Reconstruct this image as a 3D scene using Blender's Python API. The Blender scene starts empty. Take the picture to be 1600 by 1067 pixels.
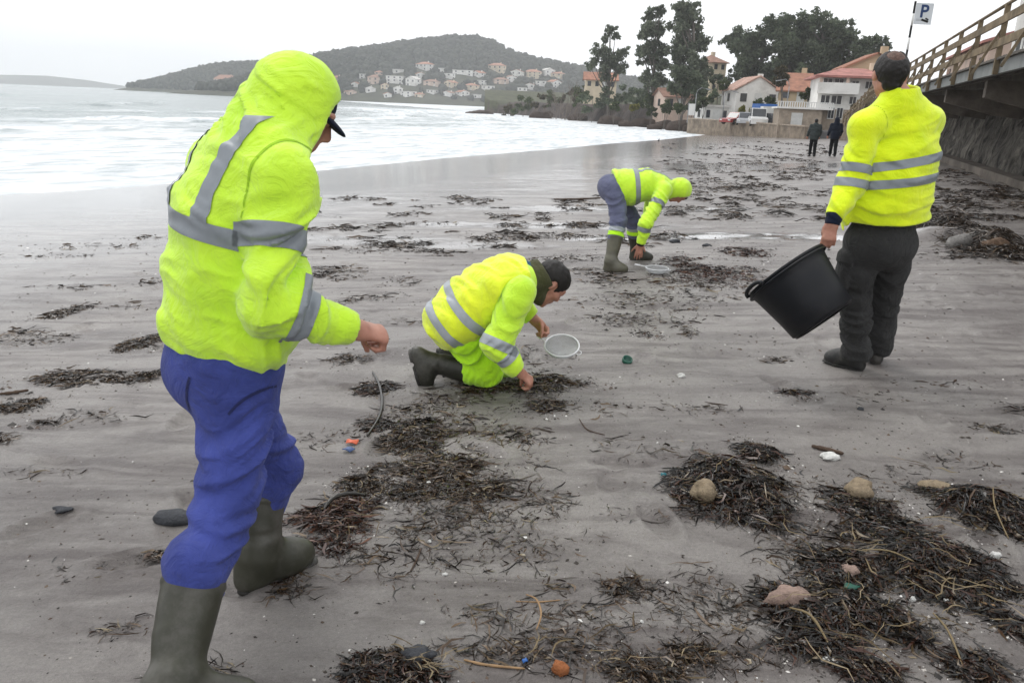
import bpy, math, random
import numpy as np
from mathutils import Matrix, Vector

# ------------------------------------------------------------------ camera, sky, sun, exposure
SC = bpy.context.scene
COL = SC.collection
CAM_H = 1.5
F_PX, CX, CY = 1244.0, 800.0, 533.5
PITCH, ROLL = math.radians(16.571), math.radians(2.4)
FW = np.array([0, math.cos(PITCH), -math.sin(PITCH)])
_rt = np.array([1.0, 0, 0]); _up = np.cross(_rt, FW)
RT = _rt * math.cos(ROLL) + _up * math.sin(ROLL)
UP = _up * math.cos(ROLL) - _rt * math.sin(ROLL)
CAM = np.array([0, 0, CAM_H])
cam = bpy.data.cameras.new('camera'); cam_o = bpy.data.objects.new('camera', cam); COL.objects.link(cam_o)
cam.sensor_width = 36; cam.lens = F_PX / 1600 * 36; cam.clip_start = 0.05; cam.clip_end = 30000
cam_o.matrix_world = Matrix(((RT[0], UP[0], -FW[0], CAM[0]), (RT[1], UP[1], -FW[1], CAM[1]), (RT[2], UP[2], -FW[2], CAM[2]), (0, 0, 0, 1)))
SC.camera = cam_o

SUN_EL, SUN_AZ = math.radians(58), math.radians(-35)      # azimuth from +Y towards +X
world = bpy.data.worlds.new('World'); SC.world = world; world.use_nodes = True
nt = world.node_tree; nt.nodes.clear()
wo = nt.nodes.new('ShaderNodeOutputWorld'); bg = nt.nodes.new('ShaderNodeBackground'); bg.inputs['Strength'].default_value = 0.1
sky = nt.nodes.new('ShaderNodeTexSky'); sky.sky_type = 'NISHITA'; sky.sun_disc = False
sky.sun_elevation = SUN_EL; sky.sun_rotation = SUN_AZ; sky.air_density = 1.0; sky.dust_density = 4.0
hs = nt.nodes.new('ShaderNodeHueSaturation'); hs.inputs['Saturation'].default_value = 0.12
mx = nt.nodes.new('ShaderNodeMix'); mx.data_type = 'RGBA'; mx.inputs['Factor'].default_value = 0.88
tc = nt.nodes.new('ShaderNodeTexCoord'); mp = nt.nodes.new('ShaderNodeMapping'); mp.inputs['Scale'].default_value = (1, 1, 3.2)
cn = nt.nodes.new('ShaderNodeTexNoise'); cn.inputs['Scale'].default_value = 1.7; cn.inputs['Detail'].default_value = 5; cn.inputs['Roughness'].default_value = 0.52
cr = nt.nodes.new('ShaderNodeValToRGB')
cr.color_ramp.elements[0].position = 0.30; cr.color_ramp.elements[0].color = (8.9, 9.15, 9.5, 1)
cr.color_ramp.elements[1].position = 0.72; cr.color_ramp.elements[1].color = (11.4, 11.5, 11.6, 1)
L = nt.links.new
L(tc.outputs['Generated'], mp.inputs['Vector']); L(mp.outputs['Vector'], cn.inputs['Vector']); L(cn.outputs['Fac'], cr.inputs['Fac'])
L(sky.outputs['Color'], hs.inputs['Color']); L(hs.outputs['Color'], mx.inputs['A']); L(cr.outputs['Color'], mx.inputs['B'])
L(mx.outputs['Result'], bg.inputs['Color']); L(bg.outputs['Background'], wo.inputs['Surface'])

sun = bpy.data.lights.new('sun', 'SUN'); sun.energy = 0.9; sun.angle = math.radians(24); sun.color = (1, 0.975, 0.94)
sun_o = bpy.data.objects.new('sun', sun); COL.objects.link(sun_o)
_sd = Vector((math.sin(SUN_AZ) * math.cos(SUN_EL), math.cos(SUN_AZ) * math.cos(SUN_EL), math.sin(SUN_EL)))
sun_o.rotation_euler = _sd.to_track_quat('Z', 'Y').to_euler(); sun_o.location = (0, 0, 60)
SC.view_settings.view_transform = 'Standard'; SC.view_settings.look = 'None'
SC.view_settings.exposure = 0.38; SC.view_settings.gamma = 1.0; SC.view_settings.use_curve_mapping = False
SC.cycles.max_bounces = 8; SC.cycles.diffuse_bounces = 3; SC.cycles.volume_bounces = 2
SC.cycles.transparent_max_bounces = 12

# ------------------------------------------------------------------ helpers
RNG = np.random.default_rng(7)
_lat = RNG.random((32, 32, 32)).astype(np.float32)
def vn(x, y, z=0.0):
    x, y, z = np.broadcast_arrays(np.asarray(x, np.float32), np.asarray(y, np.float32), np.asarray(z, np.float32))
    xi = np.floor(x).astype(np.int32); yi = np.floor(y).astype(np.int32); zi = np.floor(z).astype(np.int32)
    fx = x - xi; fy = y - yi; fz = z - zi
    fx = fx * fx * (3 - 2 * fx); fy = fy * fy * (3 - 2 * fy); fz = fz * fz * (3 - 2 * fz)
    x0 = xi & 31; x1 = (xi + 1) & 31; y0 = yi & 31; y1 = (yi + 1) & 31; z0 = zi & 31; z1 = (zi + 1) & 31
    a = _lat[x0, y0, z0] * (1 - fx) + _lat[x1, y0, z0] * fx
    b = _lat[x0, y1, z0] * (1 - fx) + _lat[x1, y1, z0] * fx
    c = _lat[x0, y0, z1] * (1 - fx) + _lat[x1, y0, z1] * fx
    d = _lat[x0, y1, z1] * (1 - fx) + _lat[x1, y1, z1] * fx
    return ((a * (1 - fy) + b * fy) * (1 - fz) + (c * (1 - fy) + d * fy) * fz) * 2 - 1
def fbm(x, y, z=0.0, o=3):
    r = 0; a = 1.0; s = 0
    for i in range(o):
        r = r + a * vn(np.asarray(x) * 2 ** i + 7.3 * i, np.asarray(y) * 2 ** i + 3.1 * i, np.asarray(z) * 2 ** i + 5.7 * i); s += a; a *= 0.5
    return r / s
def sstep(a, b, x):
    t = np.clip((x - a) / (b - a), 0, 1); return t * t * (3 - 2 * t)
def ray(px, py):
    d = FW * F_PX + RT * (px - CX) + UP * (CY - py); return d / d[1]
def at(px, py, Y):
    """the point at distance Y (metres ahead) that the photograph shows at this pixel"""
    return CAM + ray(px, py) * Y
def onz(px, py, z):
    d = ray(px, py); return CAM + d * ((z - CAM_H) / d[2])
def proj(P):
    v = np.asarray(P, float) - CAM; z = v @ FW; return CX + F_PX * (v @ RT) / z, CY - F_PX * (v @ UP) / z

def tag(o, label=None, cat=None, group=None, kind=None):
    if label: o['label'] = label
    if cat: o['category'] = cat
    if group: o['group'] = group
    if kind: o['kind'] = kind
    return o
def raw_mesh(name, v, f, smooth=False):
    v = np.asarray(v, np.float32).reshape(-1, 3); me = bpy.data.meshes.new(name)
    if isinstance(f, np.ndarray):
        f = np.ascontiguousarray(f, np.int32); k = f.shape[1]
        me.vertices.add(len(v)); me.vertices.foreach_set('co', v.ravel())
        me.loops.add(f.size); me.loops.foreach_set('vertex_index', f.ravel())
        me.polygons.add(len(f)); me.polygons.foreach_set('loop_start', np.arange(0, f.size, k, dtype=np.int32))
        me.update(calc_edges=True)
    else:
        me.from_pydata([tuple(map(float, p)) for p in v], [], [tuple(map(int, q)) for q in f]); me.update()
    if smooth:
        me.polygons.foreach_set('use_smooth', np.ones(len(me.polygons), bool))
    return me
def link(name, me, mat=None, parent=None, loc=None, rz=0.0):
    o = bpy.data.objects.new(name, me); COL.objects.link(o)
    if mat is not None and me is not None and not me.materials: me.materials.append(mat)
    if parent is not None: o.parent = parent
    if loc is not None: o.location = tuple(map(float, loc))
    if rz: o.rotation_euler = (0, 0, rz)
    return o
def mobj(name, v, f, mat=None, parent=None, smooth=False, loc=None, rz=0.0):
    return link(name, raw_mesh(name, v, f, smooth), mat, parent, loc, rz)
def empty(name, loc=(0, 0, 0), rz=0.0):
    o = bpy.data.objects.new(name, None); COL.objects.link(o); o.location = tuple(map(float, loc)); o.rotation_euler = (0, 0, rz)
    o.empty_display_size = 0.2; return o
def setattr_f(me, name, arr):
    a = me.attributes.new(name, 'FLOAT', 'POINT'); a.data.foreach_set('value', np.ascontiguousarray(arr, np.float32).ravel())
def setattr_v(me, name, arr):
    a = me.attributes.new(name, 'FLOAT_VECTOR', 'POINT'); a.data.foreach_set('vector', np.ascontiguousarray(arr, np.float32).ravel())

def V3(*a): return np.array(a, float)
def nrm(a): a = np.asarray(a, float); return a / (np.linalg.norm(a) + 1e-12)
def ortho(d, hint):
    d = nrm(d); h = np.asarray(hint, float); return nrm(h - d * (h @ d))
class MB:
    """collects boxes, prisms and tubes; build() links them as one mesh object"""
    def __init__(s): s.v = []; s.f = []
    def add(s, v, f):
        n = len(s.v); s.v += [tuple(map(float, p)) for p in v]; s.f += [tuple(i + n for i in q) for q in f]; return s
    def box(s, x0, x1, y0, y1, z0, z1):
        v = [(x, y, z) for z in (z0, z1) for y in (y0, y1) for x in (x0, x1)]
        return s.add(v, [(0, 2, 3, 1), (4, 5, 7, 6), (0, 1, 5, 4), (2, 6, 7, 3), (0, 4, 6, 2), (1, 3, 7, 5)])
    def obox(s, c, ax, ay, az):
        c, ax, ay, az = (np.asarray(q, float) for q in (c, ax, ay, az))
        v = [c + i * ax + j * ay + k * az for k in (-1, 1) for j in (-1, 1) for i in (-1, 1)]
        return s.add(v, [(0, 2, 3, 1), (4, 5, 7, 6), (0, 1, 5, 4), (2, 6, 7, 3), (0, 4, 6, 2), (1, 3, 7, 5)])
    def bar(s, a, b, w, h, up=(0, 0, 1)):
        a = np.asarray(a, float); b = np.asarray(b, float); d = b - a; l = np.linalg.norm(d); d = d / l
        sd = np.cross(d, np.asarray(up, float)); sd /= np.linalg.norm(sd) + 1e-9; u = np.cross(sd, d)
        return s.obox((a + b) / 2, d * l / 2, sd * w / 2, u * h / 2)
    def tube(s, pts, r, n=8, cap=True):
        pts = [np.asarray(p, float) for p in pts]; m = len(pts); rr = r if hasattr(r, '__len__') else [r] * m
        v = []; pu = None
        for i, p in enumerate(pts):
            d = pts[min(i + 1, m - 1)] - pts[max(i - 1, 0)]; d = d / (np.linalg.norm(d) + 1e-9)
            if pu is None: pu = np.cross(d, (0, 0, 1.0) if abs(d[2]) < .9 else (1.0, 0, 0))
            pu = pu - d * (pu @ d); pu /= np.linalg.norm(pu) + 1e-9; w = np.cross(d, pu)
            for k in range(n):
                t = 2 * math.pi * k / n; v.append(p + (pu * math.cos(t) + w * math.sin(t)) * rr[i])
        f = [(i * n + k, i * n + (k + 1) % n, (i + 1) * n + (k + 1) % n, (i + 1) * n + k) for i in range(m - 1) for k in range(n)]
        if cap: f += [tuple(range(n))[::-1], tuple((m - 1) * n + k for k in range(n))]
        return s.add(v, f)
    def lathe(s, prof, n=24, c=(0, 0, 0)):
        v = [(c[0] + r * math.cos(2 * math.pi * k / n), c[1] + r * math.sin(2 * math.pi * k / n), c[2] + z) for r, z in prof for k in range(n)]
        return s.add(v, [(i * n + k, i * n + (k + 1) % n, (i + 1) * n + (k + 1) % n, (i + 1) * n + k) for i in range(len(prof) - 1) for k in range(n)])
    def prism(s, poly, y0, y1):
        """polygon in XZ extruded along Y"""
        n = len(poly); v = [(x, y0, z) for x, z in poly] + [(x, y1, z) for x, z in poly]
        return s.add(v, [tuple(range(n)), tuple(range(2 * n - 1, n - 1, -1))] + [((i + 1) % n, i, i + n, (i + 1) % n + n) for i in range(n)])
    def mesh(s, name, smooth=False): return raw_mesh(name, s.v, s.f, smooth)
    def build(s, name, mat, parent=None, smooth=False, loc=None, rz=0.0): return link(name, s.mesh(name, smooth), mat, parent, loc, rz)

def nodemat(name):
    m = bpy.data.materials.new(name); m.use_nodes = True; t = m.node_tree; b = t.nodes['Principled BSDF']
    return m, t, b, t.links.new
def N(t, typ, **kw):
    n = t.nodes.new(typ)
    for k, v in kw.items():
        if k in n.inputs: n.inputs[k].default_value = v
        else: setattr(n, k, v)
    return n
def ramp(t, src, stops):
    r = t.nodes.new('ShaderNodeValToRGB'); e = r.color_ramp.elements
    while len(e) < len(stops): e.new(0.5)
    for i, (p, c) in enumerate(stops):
        e[i].position = p; e[i].color = (c if hasattr(c, '__len__') else (c, c, c)) + ((1,) if not hasattr(c, '__len__') or len(c) == 3 else ())
    t.links.new(src, r.inputs['Fac']); return r
def coords(t, scale=(1, 1, 1), out='Object'):
    c = t.nodes.new('ShaderNodeTexCoord'); m = t.nodes.new('ShaderNodeMapping'); m.inputs['Scale'].default_value = scale
    t.links.new(c.outputs[out], m.inputs['Vector']); return m.outputs['Vector']
def geopos(t, scale=(1, 1, 1)):
    c = t.nodes.new('ShaderNodeNewGeometry'); m = t.nodes.new('ShaderNodeMapping'); m.inputs['Scale'].default_value = scale
    t.links.new(c.outputs['Position'], m.inputs['Vector']); return m.outputs['Vector']
def pm(name, col, rough=0.8, var=0.25, scale=4.0, bump=0.15, bscale=40.0, spec=0.3, metallic=0.0, stretch=(1, 1, 1), dist=0.02, dirt=None, island=0.0):
    m, t, b, LK = nodemat(name)
    b.inputs['Roughness'].default_value = rough; b.inputs['Metallic'].default_value = metallic; b.inputs['Specular IOR Level'].default_value = spec
    v = coords(t, stretch)
    n1 = N(t, 'ShaderNodeTexNoise', Scale=scale, Detail=6.0, Roughness=0.6); LK(v, n1.inputs['Vector'])
    c = np.array(col[:3]); lo = tuple(np.clip(c * (1 - var), 0, 1)); hi = tuple(np.clip(c * (1 + var), 0, 1))
    r = ramp(t, n1.outputs['Fac'], [(0.3, lo), (0.7, hi)]); out = r.outputs['Color']
    if dirt:
        n3 = N(t, 'ShaderNodeTexNoise', Scale=scale * 0.45, Detail=8.0, Roughness=0.7); LK(v, n3.inputs['Vector'])
        r3 = ramp(t, n3.outputs['Fac'], [(0.48, 0.0), (0.68, 0.85)])
        mxn = N(t, 'ShaderNodeMix', data_type='RGBA'); LK(r3.outputs['Color'], mxn.inputs['Factor']); LK(out, mxn.inputs['A']); mxn.inputs['B'].default_value = tuple(dirt) + (1,); out = mxn.outputs['Result']
    if island:
        g = t.nodes.new('ShaderNodeNewGeometry'); rr = ramp(t, g.outputs['Random Per Island'], [(0.0, 1 - island), (1.0, 1 + island)])
        mu = N(t, 'ShaderNodeMix', data_type='RGBA', blend_type='MULTIPLY'); mu.inputs['Factor'].default_value = 1.0
        LK(out, mu.inputs['A']); LK(rr.outputs['Color'], mu.inputs['B']); out = mu.outputs['Result']
    LK(out, b.inputs['Base Color'])
    if bump:
        n2 = N(t, 'ShaderNodeTexNoise', Scale=bscale, Detail=4.0, Roughness=0.6); LK(v, n2.inputs['Vector'])
        bp = N(t, 'ShaderNodeBump', Strength=bump, Distance=dist); LK(n2.outputs['Fac'], bp.inputs['Height']); LK(bp.outputs['Normal'], b.inputs['Normal'])
    return m
# ------------------------------------------------------------------ terrain: shoreline, beach, sea
SEA_Z = -1.3
_sp = [(0, 305), (140, 297), (300, 285), (520, 265), (700, 247), (860, 234), (950, 225), (1030, 219), (1095, 212)]
SH = [onz(x, y, SEA_Z)[:2] for x, y in _sp]
_d0 = (SH[0] - SH[1]) / np.linalg.norm(SH[0] - SH[1])
SH = [SH[0] + _d0 * 60 + np.array([-14, 0]), SH[0] + _d0 * 14 + np.array([-1.0, 0])] + SH + [onz(1122, 208.5, SEA_Z)[:2], onz(1100, 205, SEA_Z)[:2]]
SH += [onz(x, y, SEA_Z)[:2] for x, y in [(1000, 197), (900, 187.5), (780, 178)]]
SH = np.array(SH)
def shore(x, y):
    """signed distance to the waterline (positive inland) and distance along it"""
    x = np.asarray(x, float); y = np.asarray(y, float); best = np.full(x.shape, 1e9); sg = np.ones(x.shape); al = np.zeros(x.shape); acc = 0.0
    for a, b in zip(SH[:-1], SH[1:]):
        d = b - a; l = np.hypot(*d); u = d / l
        t = np.clip((x - a[0]) * u[0] + (y - a[1]) * u[1], 0, l)
        ex = x - a[0] - u[0] * t; ey = y - a[1] - u[1] * t; dd = np.hypot(ex, ey)
        cr_ = -(u[0] * ey - u[1] * ex); m = dd < best - 1e-9
        best = np.where(m, dd, best); sg = np.where(m, np.where(cr_ >= 0, 1, -1), sg); al = np.where(m, acc + t, al); acc += l
    return best * sg, al
_KS = [-200, -40, -10, 0, 8, 14, 17, 19.5, 22, 28, 60, 200]
_KZ = [-12, -4, -0.7, 0, .5, .80, .95, 1.16, 1.29, 1.42, 1.7, 2.0]
FOOT = []
_fr = random.Random(3)
for _i in range(300):
    _x, _y = _fr.uniform(-4.5, 7), _fr.uniform(2.0, 15); FOOT.append((_x, _y, _fr.uniform(0, 6.28), _fr.uniform(.010, .026)))
BUMPS = []      # (x, y, rx, ry, h): sand and wrack heaped up
def sand_z(x, y, fine=True):
    x = np.asarray(x, float); y = np.asarray(y, float)
    s, _ = shore(x, y)
    z = SEA_Z + np.interp(s, _KS, _KZ)
    k = sstep(4, 16, s)
    z = z + k * (0.035 * fbm(x * .28, y * .28, 1.5, 2) + 0.012 * fbm(x * 1.1, y * 1.6, 4.2, 2))
    for bx, by, rx, ry, h in BUMPS:
        q = ((x - bx) / rx) ** 2 + ((y - by) / ry) ** 2
        z = z + h * np.exp(-q * 1.4) * (1 + 0.35 * vn(x * 2.1, y * 2.1, 8.1))
    if fine:
        z = z + k * (0.009 * fbm(x * 4, y * 6, 2.2, 3) + .0045 * vn(x * 13, y * 17, 0.4))
    return z
def foot_z(x, y, z):
    for fx, fy, a, dp in FOOT:
        m = (abs(x - fx) < .5) & (abs(y - fy) < .5)
        if not m.any(): continue
        ex = x[m] - fx; ey = y[m] - fy; u = ex * math.cos(a) + ey * math.sin(a); w = -ex * math.sin(a) + ey * math.cos(a)
        q = np.sqrt((u / .15) ** 2 + (w / .062) ** 2)
        z[m] += -dp * (1 - sstep(.55, 1.05, q)) + dp * .45 * np.exp(-((q - 1.25) / .22) ** 2)
    return z
_G = {}
def _grid(k, x0, x1, y0, y1, st):
    if k not in _G:
        xs = np.arange(x0, x1 + st, st); ys = np.arange(y0, y1 + st, st); X, Y = np.meshgrid(xs, ys, indexing='ij'); _G[k] = (x0, y0, st, sand_z(X.ravel(), Y.ravel()).reshape(X.shape))
    return _G[k]
def sz(x, y):
    """sand level looked up in a table: fine near the camera, coarse further off"""
    x = np.asarray(x, float); y = np.asarray(y, float); out = np.zeros(x.shape); nr = (x > -7.5) & (x < 11.5) & (y > .8) & (y < 14.5)
    for k, m_ in ((_grid('n', -8, 12, .5, 15, .04), nr), (_grid('f', -60, 90, -10, 160, .5), ~nr)):
        if not m_.any(): continue
        x0, y0, st, Zg = k; u = np.clip((x[m_] - x0) / st, 0, Zg.shape[0] - 1.001); w = np.clip((y[m_] - y0) / st, 0, Zg.shape[1] - 1.001); i = u.astype(int); j = w.astype(int); fu = u - i; fw = w - j
        out[m_] = (Zg[i, j] * (1 - fu) + Zg[i + 1, j] * fu) * (1 - fw) + (Zg[i, j + 1] * (1 - fu) + Zg[i + 1, j + 1] * fu) * fw
    return out
def gz(x, y): return float(sz(np.array([x]), np.array([y]))[0])
def hit(px, py):
    """where the line of sight through this pixel meets the sand"""
    d = ray(px, py); z = 0.0; P = None
    for _ in range(12):
        P = CAM + d * ((z - CAM_H) / d[2]); z1 = gz(P[0], P[1])
        if abs(z1 - z) < 2e-4: break
        z = z + .8 * (z1 - z)
    P = CAM + d * ((z1 - CAM_H) / d[2]); return P
for _px, _py, _rx, _ry, _h in [(1490, 372, .75, .35, .17), (1570, 385, .55, .3, .16), (1440, 365, .4, .25, .08), (1150, 750, .26, .17, .03), (1200, 780, .2, .12, .02),
                               (1530, 800, .3, .14, .035), (1440, 880, .25, .12, .025), (1500, 860, .25, .12, .02), (1330, 960, .18, .1, .02)]:
    _p = onz(_px, _py, 0.0); BUMPS.append((_p[0], _p[1], _rx, _ry, _h))

def polar(th, rr, zf, close=False):
    T, R_ = np.meshgrid(th, rr, indexing='xy'); x = np.sin(T) * R_; y = np.cos(T) * R_
    z = zf(x, y); n, m = len(rr), len(th)
    v = np.stack([x, y, z], -1).reshape(-1, 3); i = np.arange(n * m).reshape(n, m)
    f = np.stack([i[:-1, :-1], i[:-1, 1:], i[1:, 1:], i[1:, :-1]], -1).reshape(-1, 4)[:, ::-1]
    return v, f
th = np.concatenate([np.linspace(-math.pi, -0.85, 40)[:-1], np.linspace(-.85, .85, 420), np.linspace(.85, math.pi, 40)[1:]])
rr = np.concatenate([[0.02, .2, .5], np.geomspace(0.9, 30, 400), np.geomspace(30, 210, 70)[1:]])
v, f = polar(th, rr, lambda x, y: foot_z(x.ravel(), y.ravel(), sand_z(x.ravel(), y.ravel())).reshape(x.shape))
beach_me = raw_mesh('beach', v, f, True)
_s, _a = shore(v[:, 0], v[:, 1])
setattr_v(beach_me, 'shore', np.stack([_a, _s, 0 * _s], -1))
# standing water: a shallow run-off channel and the swash zone
def wetness(x, y, s):
    w = .8 * (1 - sstep(6.0, 16.5, s + 3.0 * fbm(x * .12, y * .12, 3.3, 2)))
    for (px, py, rx, ry, kw) in [(1170, 362, 2.6, .35, 1), (1080, 352, 1.6, .3, 1), (1280, 372, 1.2, .22, 1), (820, 322, 3.0, .5, .7), (640, 345, 2.2, .35, .6), (930, 300, 3.2, .7, .7), (1120, 245, 7, 3.0, .8), (520, 330, 2.5, .4, .6)]:
        p = onz(px, py, -.1); q = ((x - p[0]) / rx) ** 2 + ((y - p[1] + .1 * (x - p[0])) / ry) ** 2 + .55 * fbm(x * 1.3, y * 2.6, 6.6, 3)
        w = np.maximum(w, kw * (1 - sstep(.35, 1.25, q)))
    return np.clip(w, 0, 1)
setattr_f(beach_me, 'wet', wetness(v[:, 0], v[:, 1], _s))

M = {}
m, t, b, LK = nodemat('wet_sand')
g3 = geopos(t); 
def tn(sc, det=5.0, ro=.6, vec=None, dis=0.0):
    n = N(t, 'ShaderNodeTexNoise', Scale=sc, Detail=det, Roughness=ro, Distortion=dis); LK(vec or g3, n.inputs['Vector']); return n.outputs['Fac']
base = ramp(t, tn(.55, 6, .62), [(.32, (.216, .198, .187)), (.68, (.312, .287, .268))])
streak = ramp(t, tn(1.0, 7, .66, geopos(t, (.8, 4.2, 1)), .6), [(.45, 0.0), (.62, .85)])
mx1 = N(t, 'ShaderNodeMix', data_type='RGBA'); LK(streak.outputs['Color'], mx1.inputs['Factor']); LK(base.outputs['Color'], mx1.inputs['A']); mx1.inputs['B'].default_value = (.103, .085, .081, 1)
blot = ramp(t, tn(2.4, 9, .76), [(.47, 0.0), (.68, .72)])
mx2 = N(t, 'ShaderNodeMix', data_type='RGBA'); LK(blot.outputs['Color'], mx2.inputs['Factor']); LK(mx1.outputs['Result'], mx2.inputs['A']); mx2.inputs['B'].default_value = (.122, .105, .099, 1)
grain = ramp(t, tn(420, 3, .7), [(.30, .62), (.5, 1.0), (.72, 1.30)])
mx3 = N(t, 'ShaderNodeMix', data_type='RGBA', blend_type='MULTIPLY'); mx3.inputs['Factor'].default_value = .9; LK(mx2.outputs['Result'], mx3.inputs['A']); LK(grain.outputs['Color'], mx3.inputs['B'])
gr2 = ramp(t, tn(70, 5, .75), [(.28, .80), (.5, 1.0), (.72, 1.16)])
mxg = N(t, 'ShaderNodeMix', data_type='RGBA', blend_type='MULTIPLY'); mxg.inputs['Factor'].default_value = 1.0; LK(mx3.outputs['Result'], mxg.inputs['A']); LK(gr2.outputs['Color'], mxg.inputs['B']); mx3 = mxg
wk = N(t, 'ShaderNodeAttribute', attribute_name='wrack')
sp_n = N(t, 'ShaderNodeMath', operation='MULTIPLY_ADD'); LK(wk.outputs['Fac'], sp_n.inputs[0]); sp_n.inputs[1].default_value = .20; LK(tn(85, 4, .62), sp_n.inputs[2])
speck = ramp(t, sp_n.outputs[0], [(.69, 0.0), (.75, .85)])
mx4 = N(t, 'ShaderNodeMix', data_type='RGBA'); LK(speck.outputs['Color'], mx4.inputs['Factor']); LK(mx3.outputs['Result'], mx4.inputs['A']); mx4.inputs['B'].default_value = (.034, .027, .022, 1)
wa = N(t, 'ShaderNodeAttribute', attribute_name='wet')
mx5 = N(t, 'ShaderNodeMix', data_type='RGBA', blend_type='MULTIPLY'); LK(wa.outputs['Fac'], mx5.inputs['Factor']); LK(mx4.outputs['Result'], mx5.inputs['A']); mx5.inputs['B'].default_value = (.95, .97, 1.0, 1)
LK(mx5.outputs['Result'], b.inputs['Base Color'])
rn = ramp(t, tn(1.3, 5, .6), [(.35, .30), (.65, .48)])
rm = N(t, 'ShaderNodeMix', data_type='FLOAT'); LK(wa.outputs['Fac'], rm.inputs['Factor']); LK(rn.outputs['Color'], rm.inputs['A']); rm.inputs['B'].default_value = .19
pr = N(t, 'ShaderNodeMapRange'); LK(wa.outputs['Fac'], pr.inputs['Value']); pr.inputs['From Min'].default_value = .82; pr.inputs['From Max'].default_value = .97; pm_x = N(t, 'ShaderNodeMix', data_type='FLOAT'); LK(pr.outputs['Result'], pm_x.inputs['Factor']); LK(rm.outputs['Result'], pm_x.inputs['A']); pm_x.inputs['B'].default_value = .05
LK(pm_x.outputs['Result'], b.inputs['Roughness']); b.inputs['Specular IOR Level'].default_value = .5; LK(wa.outputs['Fac'], b.inputs['Coat Weight']); b.inputs['Coat Roughness'].default_value = .12; b.inputs['Coat IOR'].default_value = 1.6
iw = N(t, 'ShaderNodeMath', operation='MULTIPLY_ADD'); LK(wa.outputs['Fac'], iw.inputs[0]); iw.inputs[1].default_value = -.94; iw.inputs[2].default_value = 1.0
bp1 = N(t, 'ShaderNodeBump', Distance=.022); LK(tn(22, 9, .74), bp1.inputs['Height']); LK(iw.outputs[0], bp1.inputs['Strength'])
bp2 = N(t, 'ShaderNodeBump', Distance=.002); LK(tn(300, 3, .6), bp2.inputs['Height']); LK(iw.outputs[0], bp2.inputs['Strength']); LK(bp1.outputs['Normal'], bp2.inputs['Normal'])
LK(bp2.outputs['Normal'], b.inputs['Normal'])
M['sand'] = m
tag(link('beach', beach_me, m), kind='structure')

# sea
def sea_z(x, y):
    s, a = shore(x, y); o = -s
    z = np.full(x.shape, SEA_Z)
    far = sstep(1, 30, o)
    for oc, amp, wd, ph in [(9, .06, 1.2, 1), (19, .10, 1.6, 2), (30, .26, 2.0, 3), (41, .42, 2.6, 4), (62, .42, 3.2, 5), (88, .5, 4.5, 6), (125, .5, 6, 7), (170, .5, 7, 8), (230, .5, 9, 9)]:
        w = oc + 4.5 * vn(a * .035, ph * 3.1) + 1.6 * vn(a * .16, ph * 5.7)
        A = amp * np.clip(.35 + .95 * vn(a * .045 + ph, ph * 7.7) + .35 * vn(a * .22, ph), 0, 1.2)
        q = (o - w); q = np.where(q < 0, q / (wd * .55), q / (wd * 1.5))
        z = z + A * np.exp(-q * q)
    z = z + far * (.05 * fbm(x * .5, y * .5, 1.1, 3) + .08 * vn(x * .12, y * .16, 3.3)) + sstep(0, 4, o) * .012 * fbm(x * 2.2, y * 2.2, 4.4, 2)
    return z
th = np.linspace(-1.2, .6, 320); rr = np.concatenate([np.geomspace(9, 260, 340), np.geomspace(260, 3300, 50)[1:]])
v, f = polar(th, rr, sea_z)
sea_me = raw_mesh('sea', v, f, True); _s, _a = shore(v[:, 0], v[:, 1]); setattr_v(sea_me, 'shore', np.stack([_a, -_s, 0 * _s], -1))
setattr_f(sea_me, 'crest', np.clip((v[:, 2] - SEA_Z) / .32, 0, 1))
m, t, b, LK = nodemat('sea_water')
sa = N(t, 'ShaderNodeAttribute', attribute_name='shore'); ca = N(t, 'ShaderNodeAttribute', attribute_name='crest')
sx = N(t, 'ShaderNodeSeparateXYZ'); LK(sa.outputs['Vector'], sx.inputs[0])
cov = N(t, 'ShaderNodeMapRange'); LK(sx.outputs['Y'], cov.inputs['Value'])
cov.inputs['From Min'].default_value = 12; cov.inputs['From Max'].default_value = 95; cov.inputs['To Min'].default_value = .36; cov.inputs['To Max'].default_value = -.34
def msc(sc):
    q = N(t, 'ShaderNodeMapping'); q.inputs['Scale'].default_value = sc; LK(sa.outputs['Vector'], q.inputs['Vector']); return q.outputs['Vector']
def tn2(vec, sc, det=6.0, ro=.62, dis=0.4):
    n = N(t, 'ShaderNodeTexNoise', Scale=sc, Detail=det, Roughness=ro, Distortion=dis); LK(vec, n.inputs['Vector']); return n.outputs['Fac']
def add(a_, b_, op='ADD', c=None):
    q = N(t, 'ShaderNodeMath', operation=op)
    for i, k in enumerate((a_, b_, c)):
        if k is None: continue
        if isinstance(k, (int, float)): q.inputs[i].default_value = k
        else: LK(k, q.inputs[i])
    return q.outputs[0]
fo = add(add(tn2(msc((.06, .22, 1)), 1.0), cov.outputs['Result']), add(ca.outputs['Fac'], .30, 'MULTIPLY'))
fo = add(fo, add(add(tn2(msc((.5, 1.3, 1)), 1.0), .5, 'SUBTRACT'), .75, 'MULTIPLY'))
foam = ramp(t, fo, [(.50, 0.0), (.80, 1.0)])
wc = ramp(t, tn2(geopos(t, (.01, .03, 1)), 1.0), [(.35, (.10, .145, .15)), (.65, (.17, .225, .225))])
fcol = ramp(t, tn2(msc((.35, 1.1, 1)), 1.0, 8, .68), [(.32, (.36, .41, .43)), (.47, (.60, .63, .65)), (.58, (.80, .81, .82))])
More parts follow.
